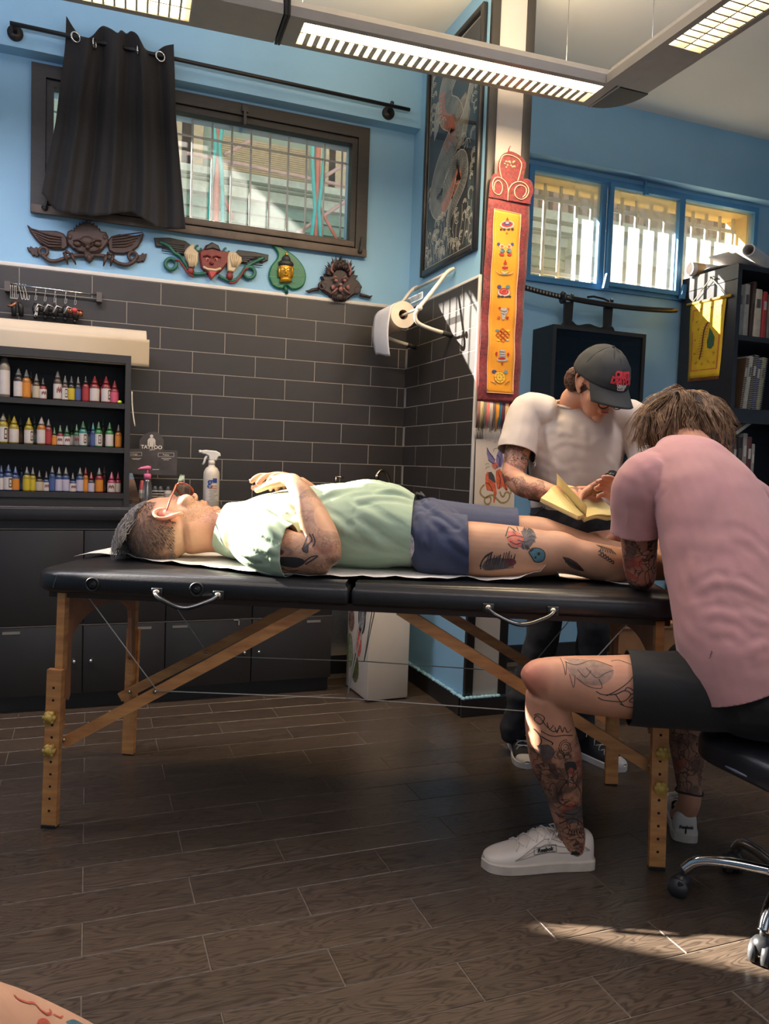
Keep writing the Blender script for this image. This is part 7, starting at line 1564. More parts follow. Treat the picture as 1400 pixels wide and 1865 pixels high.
for k in range(5): D.line('k', Q([(400+k*14, 960), (410+k*13, 940), (420+k*12, 970)]), 0.00186)
# thigh drawings
D.fill('l', Q([(390, 130), (470, 128), (560, 140), (600, 170), (560, 220), (500, 235), (440, 215), (400, 180)]), l=-.0002)
for pth in ([(375, 125), (380, 160), (383, 195), (395, 140)], [(400, 190), (415, 250), (425, 195)], [(390, 140), (440, 150), (520, 130), (600, 150)], [(430, 205), (480, 240), (540, 245), (530, 205)], [(480, 160), (520, 200), (560, 180), (600, 165)], [(600, 130), (640, 125), (690, 140)], [(440, 170), (470, 200), (500, 170)]): D.line('k', Q(pth), 0.00149)
for pth in ([(515, 262), (545, 275), (600, 270), (640, 250), (665, 265), (640, 300), (600, 305), (545, 300), (525, 290)], [(560, 280), (610, 250), (660, 210), (690, 175)], [(620, 315), (660, 330), (700, 320), (715, 290), (680, 280), (660, 300), (690, 305)], [(640, 250), (655, 235), (690, 255), (710, 250)], [(600, 270), (620, 300), (640, 325)], [(680, 200), (695, 185), (690, 170)], [(665, 265), (700, 262), (712, 275)]): D.line('k', Q(pth), 0.00223)
D.build('tattoo', inkm_, body2)
# ---- hair: thick wavy brown
hair_m = mat('brown_wavy_hair', (92, 66, 46), .5, var=.25, scale=60, c2=(168, 130, 92))
hs = MB(); Mh = Matrix((SRt, (sF-sU*sF.dot(sU)).normalized(), sU)).transposed(); sFF = (sF-sU*sF.dot(sU)).normalized()
hs.ball(SP(0, -.02, .025), (.092, .110, .104), 24, 16, Mh); hs.ball(SP(0, -.06, -.06), (.088, .075, .075), 20, 14, Mh); me = fuse(hs, .008, 4); displace(me, lambda p, n_: .008*nz(p, 18, 2))
link('hair_mass', me, mat('brown_hair_mass', (70, 50, 36), .7, var=.3, scale=50), sit, True)
hb = MB(); random.seed(31); cnt = 0
while cnt < 420:       # wavy locks, each a sheaf of strands along one guide
    r, f, u = random.gauss(0, 1), random.gauss(0, 1), random.gauss(0, 1)
    if cnt > 240: f, u = f-.5, -abs(u)*.8+.2
    l_ = math.sqrt(r*r+f*f+u*u); r, f, u = r/l_, f/l_, u/l_
    if f > .6 or u < (-.85 if f < -.05 else -.4): continue
    cnt += 1; n_ = (SRt*r+sFF*f+sU*u); ln = random.uniform(.08, .15)*(1.25 if u < 0 else 1); ph = random.uniform(0, 6.28); fr_ = random.uniform(4, 8); amp = random.uniform(.006, .014)
    tg = (V(0, 0, -1)+SRt*(r*.15+random.uniform(-.25, .25))); tg = (tg-n_*tg.dot(n_)).normalized(); sd = n_.cross(tg); lift = random.uniform(.004, .018); p0 = SP(r*.088, -.02+f*.106, .022+u*.098)
    for j in range(15):
        p = p0+sd*random.gauss(0, .006)+tg*random.gauss(0, .006); dp = random.uniform(-.35, .35); k_ = random.uniform(.85, 1.1); of = random.gauss(0, .003)
        pts = [p+tg*(ln*k_*t)+n_*(lift*math.sin(min(1, t*1.3)*pi*.6)-.034*t*t+of+amp*.8*math.cos(fr_*t+ph+dp)*t)+sd*(amp*math.sin(fr_*t+ph+dp)*(.3+t)) for t in [i/7 for i in range(8)]]
        hb.tube(pts, [.0011*(1-.6*(i/7)**2) for i in range(8)], 3, cap=False)
hb.build('hair_strands', hair_m, sit, True, kind='stuff')
# ---- pink shirt
pink = mat('pink_tshirt', (178, 131, 128), .85, var=.04, scale=10, c2=(188, 136, 136), sheen=.15, bump=.06, bscale=420)
b = MB()
limb(b, [(C_(1392, 1262, 2.03), .20, .155), (C_(1368, 1200, 2.045), .208, .160), (C_(1345, 1120, 2.08), .205, .150), (C_(1325, 1040, 2.12), .200, .140), (C_(1306, 960, 2.175), .198, .132), (C_(1287, 900, 2.225), .196, .122), (C_(1265, 856, 2.27), .165, .098), (C_(1250, 840, 2.31), .115, .078), (C_(1247, 832, 2.33), .09, .06)], SIDE2, seg=30)
limb(b, [(C_(1300, 868, 2.28), .07, .075), (C_(1235, 858, 2.26), .072, .08), (C_(1180, 868, 2.22), .070, .080)], V(0, 0, 1), seg=24)
limb(b, [(C_(1215, 870, 2.24), .095, .085), (C_(1178, 878, 2.215), .082, .082), (C_(1164, 915, 2.235), .074, .076), (C_(1160, 965, 2.265), .072, .074), (C_(1159, 1005, 2.29), .072, .074)], V(1, 0, 0), seg=22)
limb(b, [(C_(1300, 885, 2.30), .085, .07), (SR, .078), (C_(1398, 985, 2.52), .070)], V(1, 0, 0))
me = fuse(b, .0055, 9)
def cp(x, y, d=1.93): return C_(x, y, d)
bvs = bvh_of(me)
def surf(x, y):
    h = bvs.ray_cast(CAMP, ray(x, y).normalized()); return h[0] if h[0] else C_(x, y, 2.0)
fz = lambda pts, w, h: [(surf(*a), surf(*c), w, h) for a, c in zip(pts, pts[1:])]
zz = lambda x, y: (1080+x/3.109, 660+y/3.109)
fl = []
for pts, w, h in (([(600, 1290), (700, 1240), (850, 1270), (980, 1340)], .013, .012), ([(640, 1430), (720, 1420), (830, 1450)], .012, .010), ([(690, 1530), (790, 1530), (860, 1590)], .012, .010), ([(800, 980), (900, 1030), (990, 1130)], .016, .012), ([(740, 1130), (800, 1230), (900, 1320)], .014, .008), ([(560, 1100), (540, 1300), (600, 1480)], .013, .008), ([(420, 1020), (480, 1180), (540, 1300)], .014, .006), ([(300, 610), (340, 720), (380, 800)], .011, .010), ([(410, 600), (400, 720), (350, 800)], .010, .010), ([(350, 640), (360, 740), (350, 790)], .009, .008), ([(200, 720), (210, 850), (190, 930)], .012, .006), ([(280, 700), (300, 820), (300, 930)], .012, .005), ([(860, 1420), (940, 1460), (1000, 1480)], .012, .009), ([(880, 1640), (950, 1600), (1000, 1600)], .012, .008), ([(430, 1380), (520, 1480), (640, 1600)], .014, .007), ([(930, 850), (960, 950), (1000, 1050)], .014, .007)): fl += fz([zz(*q) for q in pts], w, h)
ff = folds(fl); displace(me, lambda p, n_: .22*ff(p)+.008*nz(p, 5, 8)+.003*nz(p, 13, 5)+.003*noise.noise(V(p.x*8, p.y*8, p.z*22)))
dn = (C_(1392, 1262, 2.03)-C_(1345, 1120, 2.08)).normalized()
cut(me, C_(1378, 1222, 2.04), (dn+V(.25, .15, 0)).normalized()); cut(me, C_(1159, 967, 2.265), (C_(1159, 1005, 2.29)-C_(1164, 915, 2.235)), .094, .12); cut(me, C_(1398, 975, 2.50), C_(1398, 985, 2.52)-SR, .13)
ps = link('shirt', me, pink, sit, True); sm = ps.modifiers.new('s', 'SOLIDIFY'); sm.thickness = .003; sm.offset = 1
bvs = bvh_of(me)
tg = MB(); 
def surf2(x, y, l=.003):
    h = bvs.ray_cast(CAMP, ray(x, y).normalized()); return (h[0]-ray(x, y).normalized()*l) if h[0] else C_(x, y, 2.0)
tg.add([surf2(*zz(*q)) for q in ((648, 1640), (672, 1630), (684, 1668), (658, 1680))], [(0, 3, 2, 1)]); tg.build('care_tag', mat('white_tag', (216, 206, 200), .7), ps, True)
text_obj('lettering', 'ILLMAT', .006, surf2(*zz(666, 1655), .006), CR*.35-CD*.94, -CD*.35-CR*.94, mat('tag_black', (30, 30, 30), .7), ps)
MB().tube([surf2(*zz(*q), .001) for q in ((560, 1330), (590, 1440), (620, 1530), (648, 1640), (670, 1700))], .0016, 5).build('side_seam', mat('pink_seam', (150, 100, 100), .8), ps, True)
# ---- black shorts
blk_c = mat('black_shorts_cloth', (20, 20, 21), .8, var=.08, scale=20, sheen=.03, bump=.1, bscale=300)
b = MB()
limb(b, [(C_(1400, 1205, 2.05), .18, .14), (C_(1400, 1262, 2.03), .195, .15), (C_(1400, 1295, 2.02), .19, .145)], SIDE2, seg=24)
limb(b, [(hip+V(.03, -.01, 0), .115, .112), (C_(1240, 1255, 2.04), .100, .100), (C_(1150, 1252, 2.06), .094, .097), (C_(1100, 1250, 2.07), .094, .097)], V(0, 1, 0), seg=22)
limb(b, [(V(1.84, 1.50, .585), .115), (V(1.82, 1.75, .57), .10), (V(1.805, 1.98, .53), .088), (V(1.80, 2.03, .51), .086)], V(1, 0, 0), seg=22)
me = fuse(b, .006, 8); ff = folds([(C_(1330, 1200, 1.9), C_(1380, 1310, 1.9), .014, .010), (C_(1280, 1215, 1.94), C_(1340, 1260, 1.92), .014, .007), (C_(1200, 1205, 1.97), C_(1260, 1220, 1.95), .012, .005)]); displace(me, lambda p, n_: ff(p)+.0035*nz(p, 9, 12))
cut(me, C_(1143, 1252, 2.06), (C_(1100, 1250, 2.07)-C_(1240, 1255, 2.04)), .15); cut(me, V(1.806, 1.97, .53), V(-.02, .95, -.12), .12)
for v in me.vertices: v.co.z = max(v.co.z, .488)
so_ = link('shorts', me, blk_c, sit, True); sm = so_.modifiers.new('s', 'SOLIDIFY'); sm.thickness = .003; sm.offset = 1
# anklet and shoes
trainer = mat('white_leather_trainer', (224, 210, 196), .45, var=.04, scale=10); tsole = mat('white_rubber_sole', (212, 198, 182), .6); lacew = mat('white_lace', (226, 216, 206), .8)
ak = C_(1252, 1437, 2.43); MB().tube([C_(1255, 1440, 2.475)+V(.040*math.cos(a), .042*math.sin(a), .004*math.sin(2*a)) for a in [2*pi*k/24 for k in range(24)]], .0035, 6, True).build('anklet', mat('dark_beads', (50, 44, 40), .5, bump=.5, bscale=400), sit, True)
sh1, up1, P1_, X1_, Y1_ = shoe(sit, 'trainer', V(1.085, 1.943, 0), V(1.402, 1.862, 0), trainer, tsole, 'trainer', lacew)
sh2, up2, P2_, X2_, Y2_ = shoe(sit, 'trainer', V(1.954, 2.136, 0), V(1.770, 1.888, 0), trainer, tsole, 'trainer', lacew)
blk_t = mat('print_trainer_black', (30, 28, 28), .6)
def side_text(txt, size, shoe_up, u, w, ax, par, lift=.0025):
    me_ = text_mesh(txt, size, .0006, .15, extrude=.0004)
    c = shoe_up(u, w); e = .004; n_ = (shoe_up(u, w+.02)-shoe_up(u, w-.02)).cross(shoe_up(u+.02, w)-shoe_up(u-.02, w)).normalized()
    if n_.dot(CAMP-c) < 0: n_ = -n_
    ax = (ax-n_*ax.dot(n_)).normalized(); ay = n_.cross(ax)
    for v in me_.vertices: v.co = c+ax*v.co.x+ay*v.co.y+n_*(v.co.z+lift)
    return link('lettering', me_, blk_t, par, True), c, ax, ay, n_
_, c_, ax_, ay_, n_ = side_text('Reebok', .0155, up1, .13, .52, -X1_+V(0, 0, .10), sh1)
bx = MB()
for a, e in (((-.034, -.009), (.034, -.009)), ((-.034, .009), (.034, .009)), ((-.034, -.009), (-.034, .009)), ((.034, -.009), (.034, .009))): bx.ribbon([c_+ax_*a[0]+ay_*a[1]+n_*.0024, c_+ax_*e[0]+ay_*e[1]+n_*.0024], .0012, n_)
bx.build('logo_box', blk_t, sh1, True)
for k in range(3): MB().tube([up1(.98-.02*k, .16+.13*t+.0*k)+n_*.001 for t in [j/8*(1.6+.3*k) for j in range(9)]] if False else [up1(.10+.10*k*math.sin(pi*j/10), .22+.5*j/10)+n_*.0006 for j in range(11)], .0012, 5).build('stitch_line', mat('trainer_seam', (176, 162, 148), .7), sh1, True)
side_text('Reebok', .0135, up2, .5, .018, CR, sh2, .004)
for c in (V(1.338, 1.872, 0), V(1.803, 1.94, 0)): MB().tube([c+V(0, 0, .05), c+V(0, 0, .096)], [.036, .036], 20, cap=False).build('sock', mat('black_sock', (30, 28, 28), .9), sit, True)
# ---- rolling stool
hub = V(1.70, 1.455, 0); stl = thing('rolling_stool', 'black padded stool on a chrome five star base with casters', 'stool', hub)
vin = mat('stool_black_vinyl', (30, 31, 36), .4, bump=.1, bscale=120)
cushion(-.19, .19, -.19, .19, .405, .482, .10, .10, .03).build('seat', vin, stl)
MB().tube([(.19*math.cos(a), .19*math.sin(a), .425) for a in [2*pi*k/40 for k in range(40)]], .004, 6, True).build('seat_piping', mat('pale_piping', (120, 126, 140), .5), stl)
MB().cyl((0, 0, .14), (0, 0, .30), .026, n=18).cyl((0, 0, .30), (0, 0, .405), .014, n=14).build('gas_column', chrome, stl); MB().lathe([(.055, .39), (.055, .405)], 16).build('seat_plate', black_metal, stl)
MB().lathe([(.034, .085), (.040, .095), (.040, .145), (.030, .155)], 20).build('hub', chrome, stl)
ang0 = math.atan2(1.64-hub.y, 1.54-hub.x)
tgt = [onz(1243, 1632, 0), onz(1335, 1600, 0)+V(.02, .02, 0), V(1.93, 1.40, 0), V(1.74, 1.21, 0), onz(1392, 1738, 0)]
for t in tgt:
    d = (t-hub); l_ = d.length; d = d.normalized(); l_ = max(l_, .21); e = d*l_
    leg = MB().tube(spline([tuple(d*.03+V(0, 0, .13)), tuple(d*(l_*.55)+V(0, 0, .125)), tuple(d*(l_*.86)+V(0, 0, .108)), tuple(e+V(0, 0, .074))], 6), .0155, 12, ry=.0135).build('base_leg', chrome, stl)
    cs = MB(); a_ = Vector((-d.y, d.x, 0)); w0 = e+d*.012+V(0, 0, .0265)
    for s_ in (-1, 1): cs.tube([w0+a_*(s_*.007), w0+a_*(s_*.022)], .0262, 18)
    cs.build('caster', mat('grey_caster', (58, 58, 60), .4), leg); MB().ball(e+d*.006+V(0, 0, .042), (.024, .024, .024), 12, 8).cyl(e+V(0, 0, .05), e+V(0, 0, .078), .007, n=8).build('caster_hood', mat('black_hood', (40, 40, 42), .35), leg)
# ================================================================ the standing person reading
stp = thing('person', 'standing person in white shirt and dark cap reading a yellow book', 'person', V(1.80, 2.64, 0))
skin3 = skin_material('skin_standing', (210, 152, 120), iscale=1.25)
f3 = V(-.42, -.91, 0); r3 = V(-.91, .42, 0)      # facing; their right hand side
b = MB(); G = cam_pt
RS, LS = G(962, 752, 3.06), G(1152, 765, 3.02); NK = G(1046, 738, 3.03)
limb(b, [(G(1036, 985, 3.10), .155, .10), (G(1040, 900, 3.10), .14, .095), (G(1046, 820, 3.08), .16, .10), (G(1050, 765, 3.06), .15, .08), (NK, .065, .06)], r3)
RE, RW = G(934, 868, 2.98), G(1022, 903, 2.83)
limb(b, [(RS, .056), (G(944, 815, 3.03), .050), (RE, .041, .044)], CF)
limb(b, [(G(931, 866, 2.98), .038), (G(952, 884, 2.95), .044, .046), (G(985, 893, 2.89), .038, .040), (RW, .026, .023)], CD)
hand(b, RW, G(1060, 912, 2.79)-RW, V(0, 0, -1)-CF*.3, V(0, 0, 1)+CF*.5, 1.0, (.75, .85, .95, 1.05), .25, .04)
LE, LW = G(1186, 872, 2.95), G(1108, 878, 2.80)
limb(b, [(LS, .056), (G(1176, 830, 3.0), .050), (LE, .041)], CF); limb(b, [(LE, .040), (G(1160, 880, 2.89), .044), (LW, .026, .023)], CD)
tp4 = hand(b, LW, G(1066, 898, 2.78)-LW, V(0, 0, -1), -CF+V(0, 0, .6), 1.05, (.45, .5, .5, .55), .35, .10)
hcS = G(1090, 700, 2.93); h3 = V(.06, -1.0, 0); U3 = (V(0, 0, 1)*.84+h3*.52).normalized(); F3 = (h3*.80-V(0, 0, 1)*.52)
KP, KR = head(b, hcS, U3, F3, .98, neck=(G(1048, 725, 3.0), .052, NK, .06))
me = fuse(b, .0034, 6, .5)
def ink3(p):
    s = 0
    for a, c, w, k in ((G(944, 835, 3.0), RE, .075, .9), (RE, RW, .065, .8), (LE, LW, .065, .8), (LW, G(1085, 888, 2.79), .05, .5)):
        d, t = segdist(p, a, c)
        if d < w: s = max(s, k*(nz(p, 17, 3) > -.12))
    return s
vattr(me, 'ink', ink3); vattr(me, 'flush', lambda p: .35*max(0, 1-(p-KP(0, .1, -.07)).length/.03))
body3 = link('body', me, skin3, stp, True)
KF = (F3-U3*F3.dot(U3)).normalized(); Mk = Matrix((KR, KF, U3)).transposed()
MB().ball(KP(0, .096, -.069), (.019, .004, .0022), 12, 6, Mk).build('lip_line', mat('lip', (150, 78, 70), .5), stp, True)
eb = MB()
for s_ in (-1, 1): eb.tube([KP(s_*.016, .095, .018), KP(s_*.034, .090, .023), KP(s_*.052, .076, .017)], .003, 6)
eb.build('eyebrow', mat('brown_brow', (70, 48, 36), .8), stp, True)
# hair gathered at the nape
hm = mat('curly_brown_hair', (96, 66, 50), .6, var=.3, scale=70, c2=(136, 100, 78)); hb = MB(); random.seed(8)
hb.ball(KP(0, -.03, .0), (.080, .088, .075), 18, 12, Mk)
hb.build('hair_mass', mat('curly_hair_mass', (70, 46, 34), .8, var=.3, scale=60), stp, True)
hb = MB()
bun = G(1045, 686, 2.95)
for k in range(420):
    d = V(random.gauss(0, 1), random.gauss(0, 1), random.gauss(0, 1)).normalized(); p = bun+V(d.x*.024, d.y*.024, d.z*.034); a, e = frame_of(d); ph = random.random()*6; R_ = random.uniform(.006, .011)
    hb.tube([p+a*(R_*math.cos(ph+t*5))+e*(R_*math.sin(ph+t*5))+d*(.012*t)+V(0, 0, -.012*t) for t in [i/7 for i in range(8)]], [.0013]*7+[.0006], 3, cap=False)
hb.build('hair_bun', hm, stp, True, kind='stuff')
# glasses
gl = thing('eyeglasses', 'thin black round glasses worn by the standing person', 'glasses', KP(0, .11, -.01))
bk = mat('thin_black_frame', (24, 22, 22), .35)
for s_ in (-1, 1):
    MB().tube([KP(s_*.034+.026*math.cos(a), .112-.10*(abs(s_*.034+.026*math.cos(a)))**2*10, -.022+.024*math.sin(a)) for a in [2*pi*k/24 for k in range(24)]], .0022, 6, True).build('rim', bk, gl, True)
    MB().tube([KP(s_*.060, .106, -.012), KP(s_*.076, .085, -.006), KP(s_*.080, .0, .0)], .002, 6).build('temple_arm', bk, gl, True)
MB().tube([KP(-.008, .114, -.016), KP(0, .117, -.012), KP(.008, .114, -.016)], .002, 6).build('bridge', bk, gl, True)
# cap with curved brim and embroidery
cap_m = mat('charcoal_cap', (48, 50, 50), .85, var=.08, scale=20, bump=.1, bscale=300)
cp_ = thing('cap', 'dark charcoal cap with red embroidered lettering on the reading person', 'cap', KP(0, 0, .06))
CA = (.098, .124, .118); CO = (0, -.008, .030)
def capp(a, e, g=1.0): return KP(CO[0]+CA[0]*g*math.cos(e)*math.sin(a), CO[1]+CA[1]*g*math.cos(e)*math.cos(a), CO[2]+CA[2]*g*math.sin(e))
def capfn(u, w): a = 2*pi*u; p = capp(a, -.02+w*(pi/2+.02)); d = .003*nz(p, 26, 2)+.002*nz(p, 50, 4); return p+(p-KP(0, -.01, .03)).normalized()*d
MB().grid(capfn, 48, 20).build('crown', cap_m, cp_, True, solid=.003)
def brim(u, w):
    a = -1.12+2.24*u; base = capp(a, -.02, 1.0); out = .072*math.cos(a*.95)**.5*w
    return base+KF*out-U3*(out*.28+.010*w)-U3*(.030*(a/1.12)**2*w)
MB().grid(brim, 24, 8).build('brim', cap_m, cp_, True, solid=.004)
MB().ball(capp(0, pi/2, 1.02), .006, 10, 8).build('top_button', cap_m, cp_, True)
for k in range(6): MB().tube([capp(pi/3*k+pi/6, .02+e*1.5, 1.006) for e in [i/10 for i in range(11)]], .0012, 5).build('panel_seam', mat('cap_seam', (34, 36, 36), .9), cp_, True)
def on_cap(p2): return lambda v: capp(-(v.x)/.115+p2[0], p2[1]+v.z/.118, 1.012+(-v.y)*4)
redt = mat('red_embroidery', (206, 52, 62), .7); whitet = mat('white_embroidery', (216, 206, 196), .7)
A0 = -.02
def ctext_(txt, size, a0, e0, m, bold=.001, sh=0):
    me_ = text_mesh(txt, size, bold, sh, extrude=.0006)
    for v in me_.vertices: v.co = capp(a0+v.co.x/.118*-1, e0+v.co.y/.118, 1.045+max(0, v.co.z)*3)
    o = link('embroidery', me_, m, cp_, True); return o
for sgn in (1,):
    ctext_('CRISTI', .032, A0, .50, redt, .0022); ctext_('DIAVOL', .032, A0, .31, redt, .0022); ctext_('URBANI', .014, A0, .18, whitet, .0008); ctext_('CLUB', .016, A0, .09, whitet, .001)
# white shirt
wsh = mat('white_tshirt', (206, 192, 178), .85, var=.04, scale=12, c2=(208, 194, 182), sheen=.1, bump=.06, bscale=420)
b = MB()
limb(b, [(G(1040, 925, 3.10), .158, .112), (G(1042, 890, 3.10), .165, .120), (G(1046, 840, 3.085), .182, .128), (G(1050, 790, 3.07), .190, .118), (G(1053, 755, 3.055), .175, .092), (G(1050, 732, 3.04), .10, .07)], r3, seg=28)
limb(b, [(G(1000, 755, 3.05), .075, .065), (RS, .072), (G(946, 800, 3.03), .071), (G(938, 845, 3.01), .071)], CF); limb(b, [(G(1110, 760, 3.05), .075, .065), (LS, .072), (G(1172, 815, 3.0), .068), (G(1180, 850, 2.97), .066)], CF)
me = fuse(b, .0055, 8); bvw = bvh_of(me)
def sf(x, y): h = bvw.ray_cast(CAMP, ray(900+x/4.667, 600+y/4.667).normalized()); return h[0] if h[0] else G(900+x/4.667, 600+y/4.667, 3)
fl = []
for pts, w, h in (([(400, 900), (500, 850), (620, 900)], .012, .009), ([(480, 1000), (600, 950), (760, 990)], .012, .008), ([(360, 1060), (480, 1120), (620, 1230)], .013, .009), ([(700, 960), (800, 1000), (900, 930)], .013, .008), ([(560, 1200), (700, 1160), (860, 1180)], .013, .007), ([(380, 760), (400, 880), (370, 1000)], .011, .009), ([(900, 1000), (960, 1100), (1020, 1160)], .012, .008), ([(320, 1150), (420, 1260), (560, 1300)], .012, .008), ([(240, 700), (220, 850), (180, 960)], .012, .006), ([(760, 860), (780, 980), (760, 1120)], .014, .008), ([(620, 780), (720, 850), (800, 860)], .012, .006)):
    fl += [(sf(*a), sf(*c), w, h) for a, c in zip(pts, pts[1:])]
ff = folds(fl); displace(me, lambda p, n_: .2*ff(p)+.007*nz(p, 6, 21)+.0025*nz(p, 20, 22))
cut(me, G(936, 822, 3.02), G(938, 845, 3.01)-RS, .088, .11); cut(me, G(1178, 838, 2.98), G(1180, 850, 2.97)-LS, .085, .11); cut(me, G(1047, 742, 3.03), (V(0, 0, 1)*.75+f3*.15), .085)
ws = link('shirt', me, wsh, stp, True); sm = ws.modifiers.new('s', 'SOLIDIFY'); sm.thickness = .003; sm.offset = 1
MB().tube([G(1047, 738, 3.03)+r3*(.078*math.cos(a))+f3*(.055*math.sin(a))+V(0, 0, -.020*math.sin(a)+.004) for a in [2*pi*k/26 for k in range(26)]], .0055, 6, True).build('neck_rib', wsh, ws, True)
# watch
wt_ = thing('wrist_watch', 'black wrist watch on the reading person at the open book', 'watch', LW)
dW = (LE-LW).normalized(); a_, e_ = frame_of(dW, V(0, 0, 1)); cW = LW+dW*.012
MB().tube([cW+a_*(.031*math.cos(t))+e_*(.029*math.sin(t)) for t in [2*pi*k/22 for k in range(22)]], .004, 6, True, ry=.011).build('strap', mat('watch_black', (28, 28, 28), .5), wt_, True)
fc_ = cW+(-CF*.6+V(0, 0, .8)).normalized()*.034; MB().cyl(fc_-(-CF*.6+V(0, 0, .8)).normalized()*.004, fc_+(-CF*.6+V(0, 0, .8)).normalized()*.006, .017, n=18).build('case', mat('watch_case', (44, 50, 48), .25, metal=.5), wt_, True)
# jeans
jean = mat('black_denim', (40, 40, 43), .85, var=.15, scale=30, c2=(58, 58, 62), bump=.15, bscale=300)
b = MB(); R_foot, L_foot = V(1.635, 2.70, 0), V(1.885, 2.62, 0)
limb(b, [(G(1040, 897, 3.10), .150, .112), (G(1040, 935, 3.105), .165, .118), (G(1040, 985, 3.11), .172, .115), (G(1040, 1030, 3.11), .165, .105)], r3, seg=26)
for hp, kn, ft in ((G(1000, 1010, 3.11), G(988, 1160, 3.08), R_foot), (G(1078, 1010, 3.09), G(1082, 1160, 3.05), L_foot)):
    limb(b, [(hp, .095, .10), ((hp+kn)*.5, .080, .085), (kn, .066, .070), ((kn+ft)*.5+V(0, .02, .02), .062, .066), (ft+V(0, .02, .11), .056, .060), (ft+V(0, .02, .08), .056, .06)], r3, seg=20)
me = fuse(b, .0065, 6); displace(me, lambda p, n_: .006*nz(p, 11, 31)+.003*nz(p, 26, 32)+.004*math.sin(p.z*60+4*nz(p, 8, 2))*(1 if p.z < .35 else .3))
jo = link('jeans', me, jean, stp, True)
bvj = bvh_of(me)
def sj(x, y): h = bvj.ray_cast(CAMP, ray(x, y).normalized()); return (h[0]-ray(x, y).normalized()*.002) if h[0] else G(x, y, 3.0)
MB().tube([sj(*q) for q in ((963, 908), (990, 914), (1020, 918), (1060, 922), (1100, 920))], .006, 6).build('waistband', mat('denim_dark', (30, 30, 33), .8), jo, True)
MB().tube([sj(*q) for q in ((965, 940), (975, 935), (990, 925), (998, 916))], .002, 5).tube([sj(*q) for q in ((963, 936), (973, 932), (988, 922))], .0015, 5).build('pocket_seam', mat('denim_seam', (96, 96, 100), .8), jo, True)
canv = mat('black_canvas', (32, 32, 35), .8, var=.1, scale=40); wr_ = mat('white_rubber', (222, 214, 206), .5)
for t, h in ((V(1.60, 2.555, 0), V(1.70, 2.82, 0)), (V(1.955, 2.425, 0), V(1.875, 2.70, 0))):
    sh, up, P_, X_, Y_ = shoe(stp, 'canvas_shoe', t, h, canv, wr_, 'canvas', lacew)
    MB().grid(lambda u, w: up(.06+.88*u, .80+.2*w)+V(0, 0, .0015)+X_*.0015, 16, 8).build('toe_cap', wr_, sh, True)
    ol = [P_(.02+.96*k/20, (.046+.006*math.sin(k/20*pi))*(1 if s_ > 0 else -1)*(1 if k < 17 else (21-k)/5), .018) for s_ in (1,) for k in range(21)]
    MB().tube(ol, .0016, 5).build('foxing_stripe', mat('stripe_black', (30, 30, 30), .6), sh, True)
# ---- the open book
bkq = thing('book', 'open yellow paged book held by the standing person', 'book', G(1052, 925, 2.77))
pg = mat('yellow_page', (226, 206, 140), .8, var=.04, scale=10); cvm = mat('book_cover_cream', (206, 196, 150), .6)
bk0, bk1 = G(1013, 884, 2.86), G(1066, 943, 2.68)            # spine, far and near end
lf0, lf1 = G(984, 909, 2.76), G(1052, 942, 2.66); rt0, rt1 = G(1084, 900, 2.86), G(1126, 940, 2.72)
def half(a0, a1, b0, b1, th, lift=.0): 
    nrm = (b0-a0).cross(a1-a0).normalized(); nrm = nrm if nrm.z > 0 else -nrm
    def top(u, w): p = (a0*(1-u)+b0*u)*(1-w)+(a1*(1-u)+b1*u)*w; return p+nrm*(lift+.014*math.sin(min(1, u*1.6)*pi*.8)*(1-u*.4))
    m_ = MB(); m_.grid(top, 12, 6); m_.grid(lambda u, w: top(u, w)-nrm*th, 12, 6)
    for e in range(2): m_.grid(lambda u, w, e=e: top(u, e)-nrm*(th*w), 12, 2)
    m_.grid(lambda u, w: top(1, u)-nrm*(th*w), 6, 2); return m_, top, nrm
m_, tl_f, nL = half(bk0, bk1, lf0, lf1, .012); m_.build('left_pages', pg, bkq, True)
m_, tr_f, nR = half(bk0, bk1, rt0, rt1, .014); m_.build('right_pages', pg, bkq, True)
MB().grid(lambda u, w: tr_f(u, w)-nR*.017, 10, 4).grid(lambda u, w: tl_f(u, w)-nL*.015, 10, 4).build('cover', cvm, bkq, True, solid=.002)
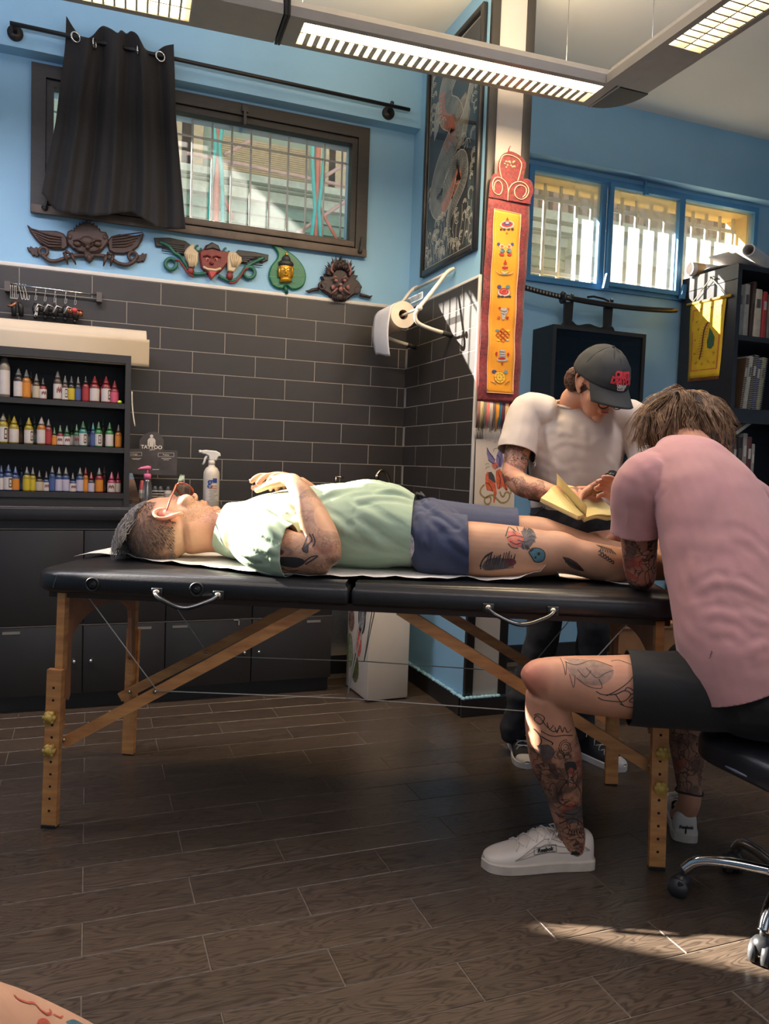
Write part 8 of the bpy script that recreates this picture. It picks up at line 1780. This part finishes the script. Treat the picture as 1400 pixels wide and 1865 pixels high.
MB().grid(lambda u, w: (bk0*(1-w)+bk1*w)+nR*(.002+.055*math.sin(u*1.3))+(lf0-bk0)*(.30*u)+V(0, 0, .010*u), 10, 6).build('turning_page', pg, bkq, True, solid=.0004)
MB().grid(lambda u, w: tr_f(u*.9, .96+.04*w)+nR*.001-V(0, 0, .02*w*math.sin(u*2.4)), 10, 3).build('curled_corner', pg, bkq, True, solid=.0004)
# ================================================================ photographer's own knee at the lower left edge
pk_ = thing('person', 'bare tattooed knee at the lower left corner of the view', 'person', V(-.42, .42, 0))
b = MB(); k0 = G(30, 1865, .78)
limb(b, [(G(-420, 2040, .52), .085, .085), (G(-120, 1956, .68), .076, .078), (G(70, 1966, .80), .062, .066), (G(200, 2000, .88), .05, .054)], V(0, 0, 1)); limb(b, [(G(40, 1965, .82), .058), (G(60, 2100, .86), .056), (G(80, 2300, .92), .05)], V(1, 0, 0))
me = fuse(b, .004, 5); vattr(me, 'ink', lambda p: 0.); vattr(me, 'flush', lambda p: .0)
kb_ = link('body', me, skin_material('skin_photographer', (222, 172, 140)), pk_, True); bvk = bvh_of(me)
class D3(Decal):
    def hit(s, q, l=0):
        h = s.t.ray_cast(CAMP, ray(*q).normalized())
        if h[0] is None: return None, None
        nn = h[1] if h[1].dot(ray(*q)) < 0 else -h[1]; return h[0]+nn*(s.l+l), nn
D = D3(bvk, CAMP, CR, -CD, .0005, 6)
def kq(x, y): return (x/4.667*.9, 1757+y/4.667*.9)
KQ = lambda pts: [kq(*p) for p in pts]
D.line('r', KQ([(130, 290), (170, 330), (250, 360), (320, 370), (380, 430), (440, 470), (480, 450), (460, 420)]), .0028); D.line('r', KQ([(350, 583), (370, 540), (420, 530), (460, 560), (470, 600)]), .004); D.fill('r', KQ([(360, 560), (410, 535), (450, 560), (440, 600), (380, 600)])); D.fill('t', KQ([(620, 540), (690, 520), (780, 560), (850, 600), (700, 610)])); D.line('r', KQ([(500, 470), (560, 500), (590, 490)]), .002)
D.build('tattoo', inkm_, kb_)
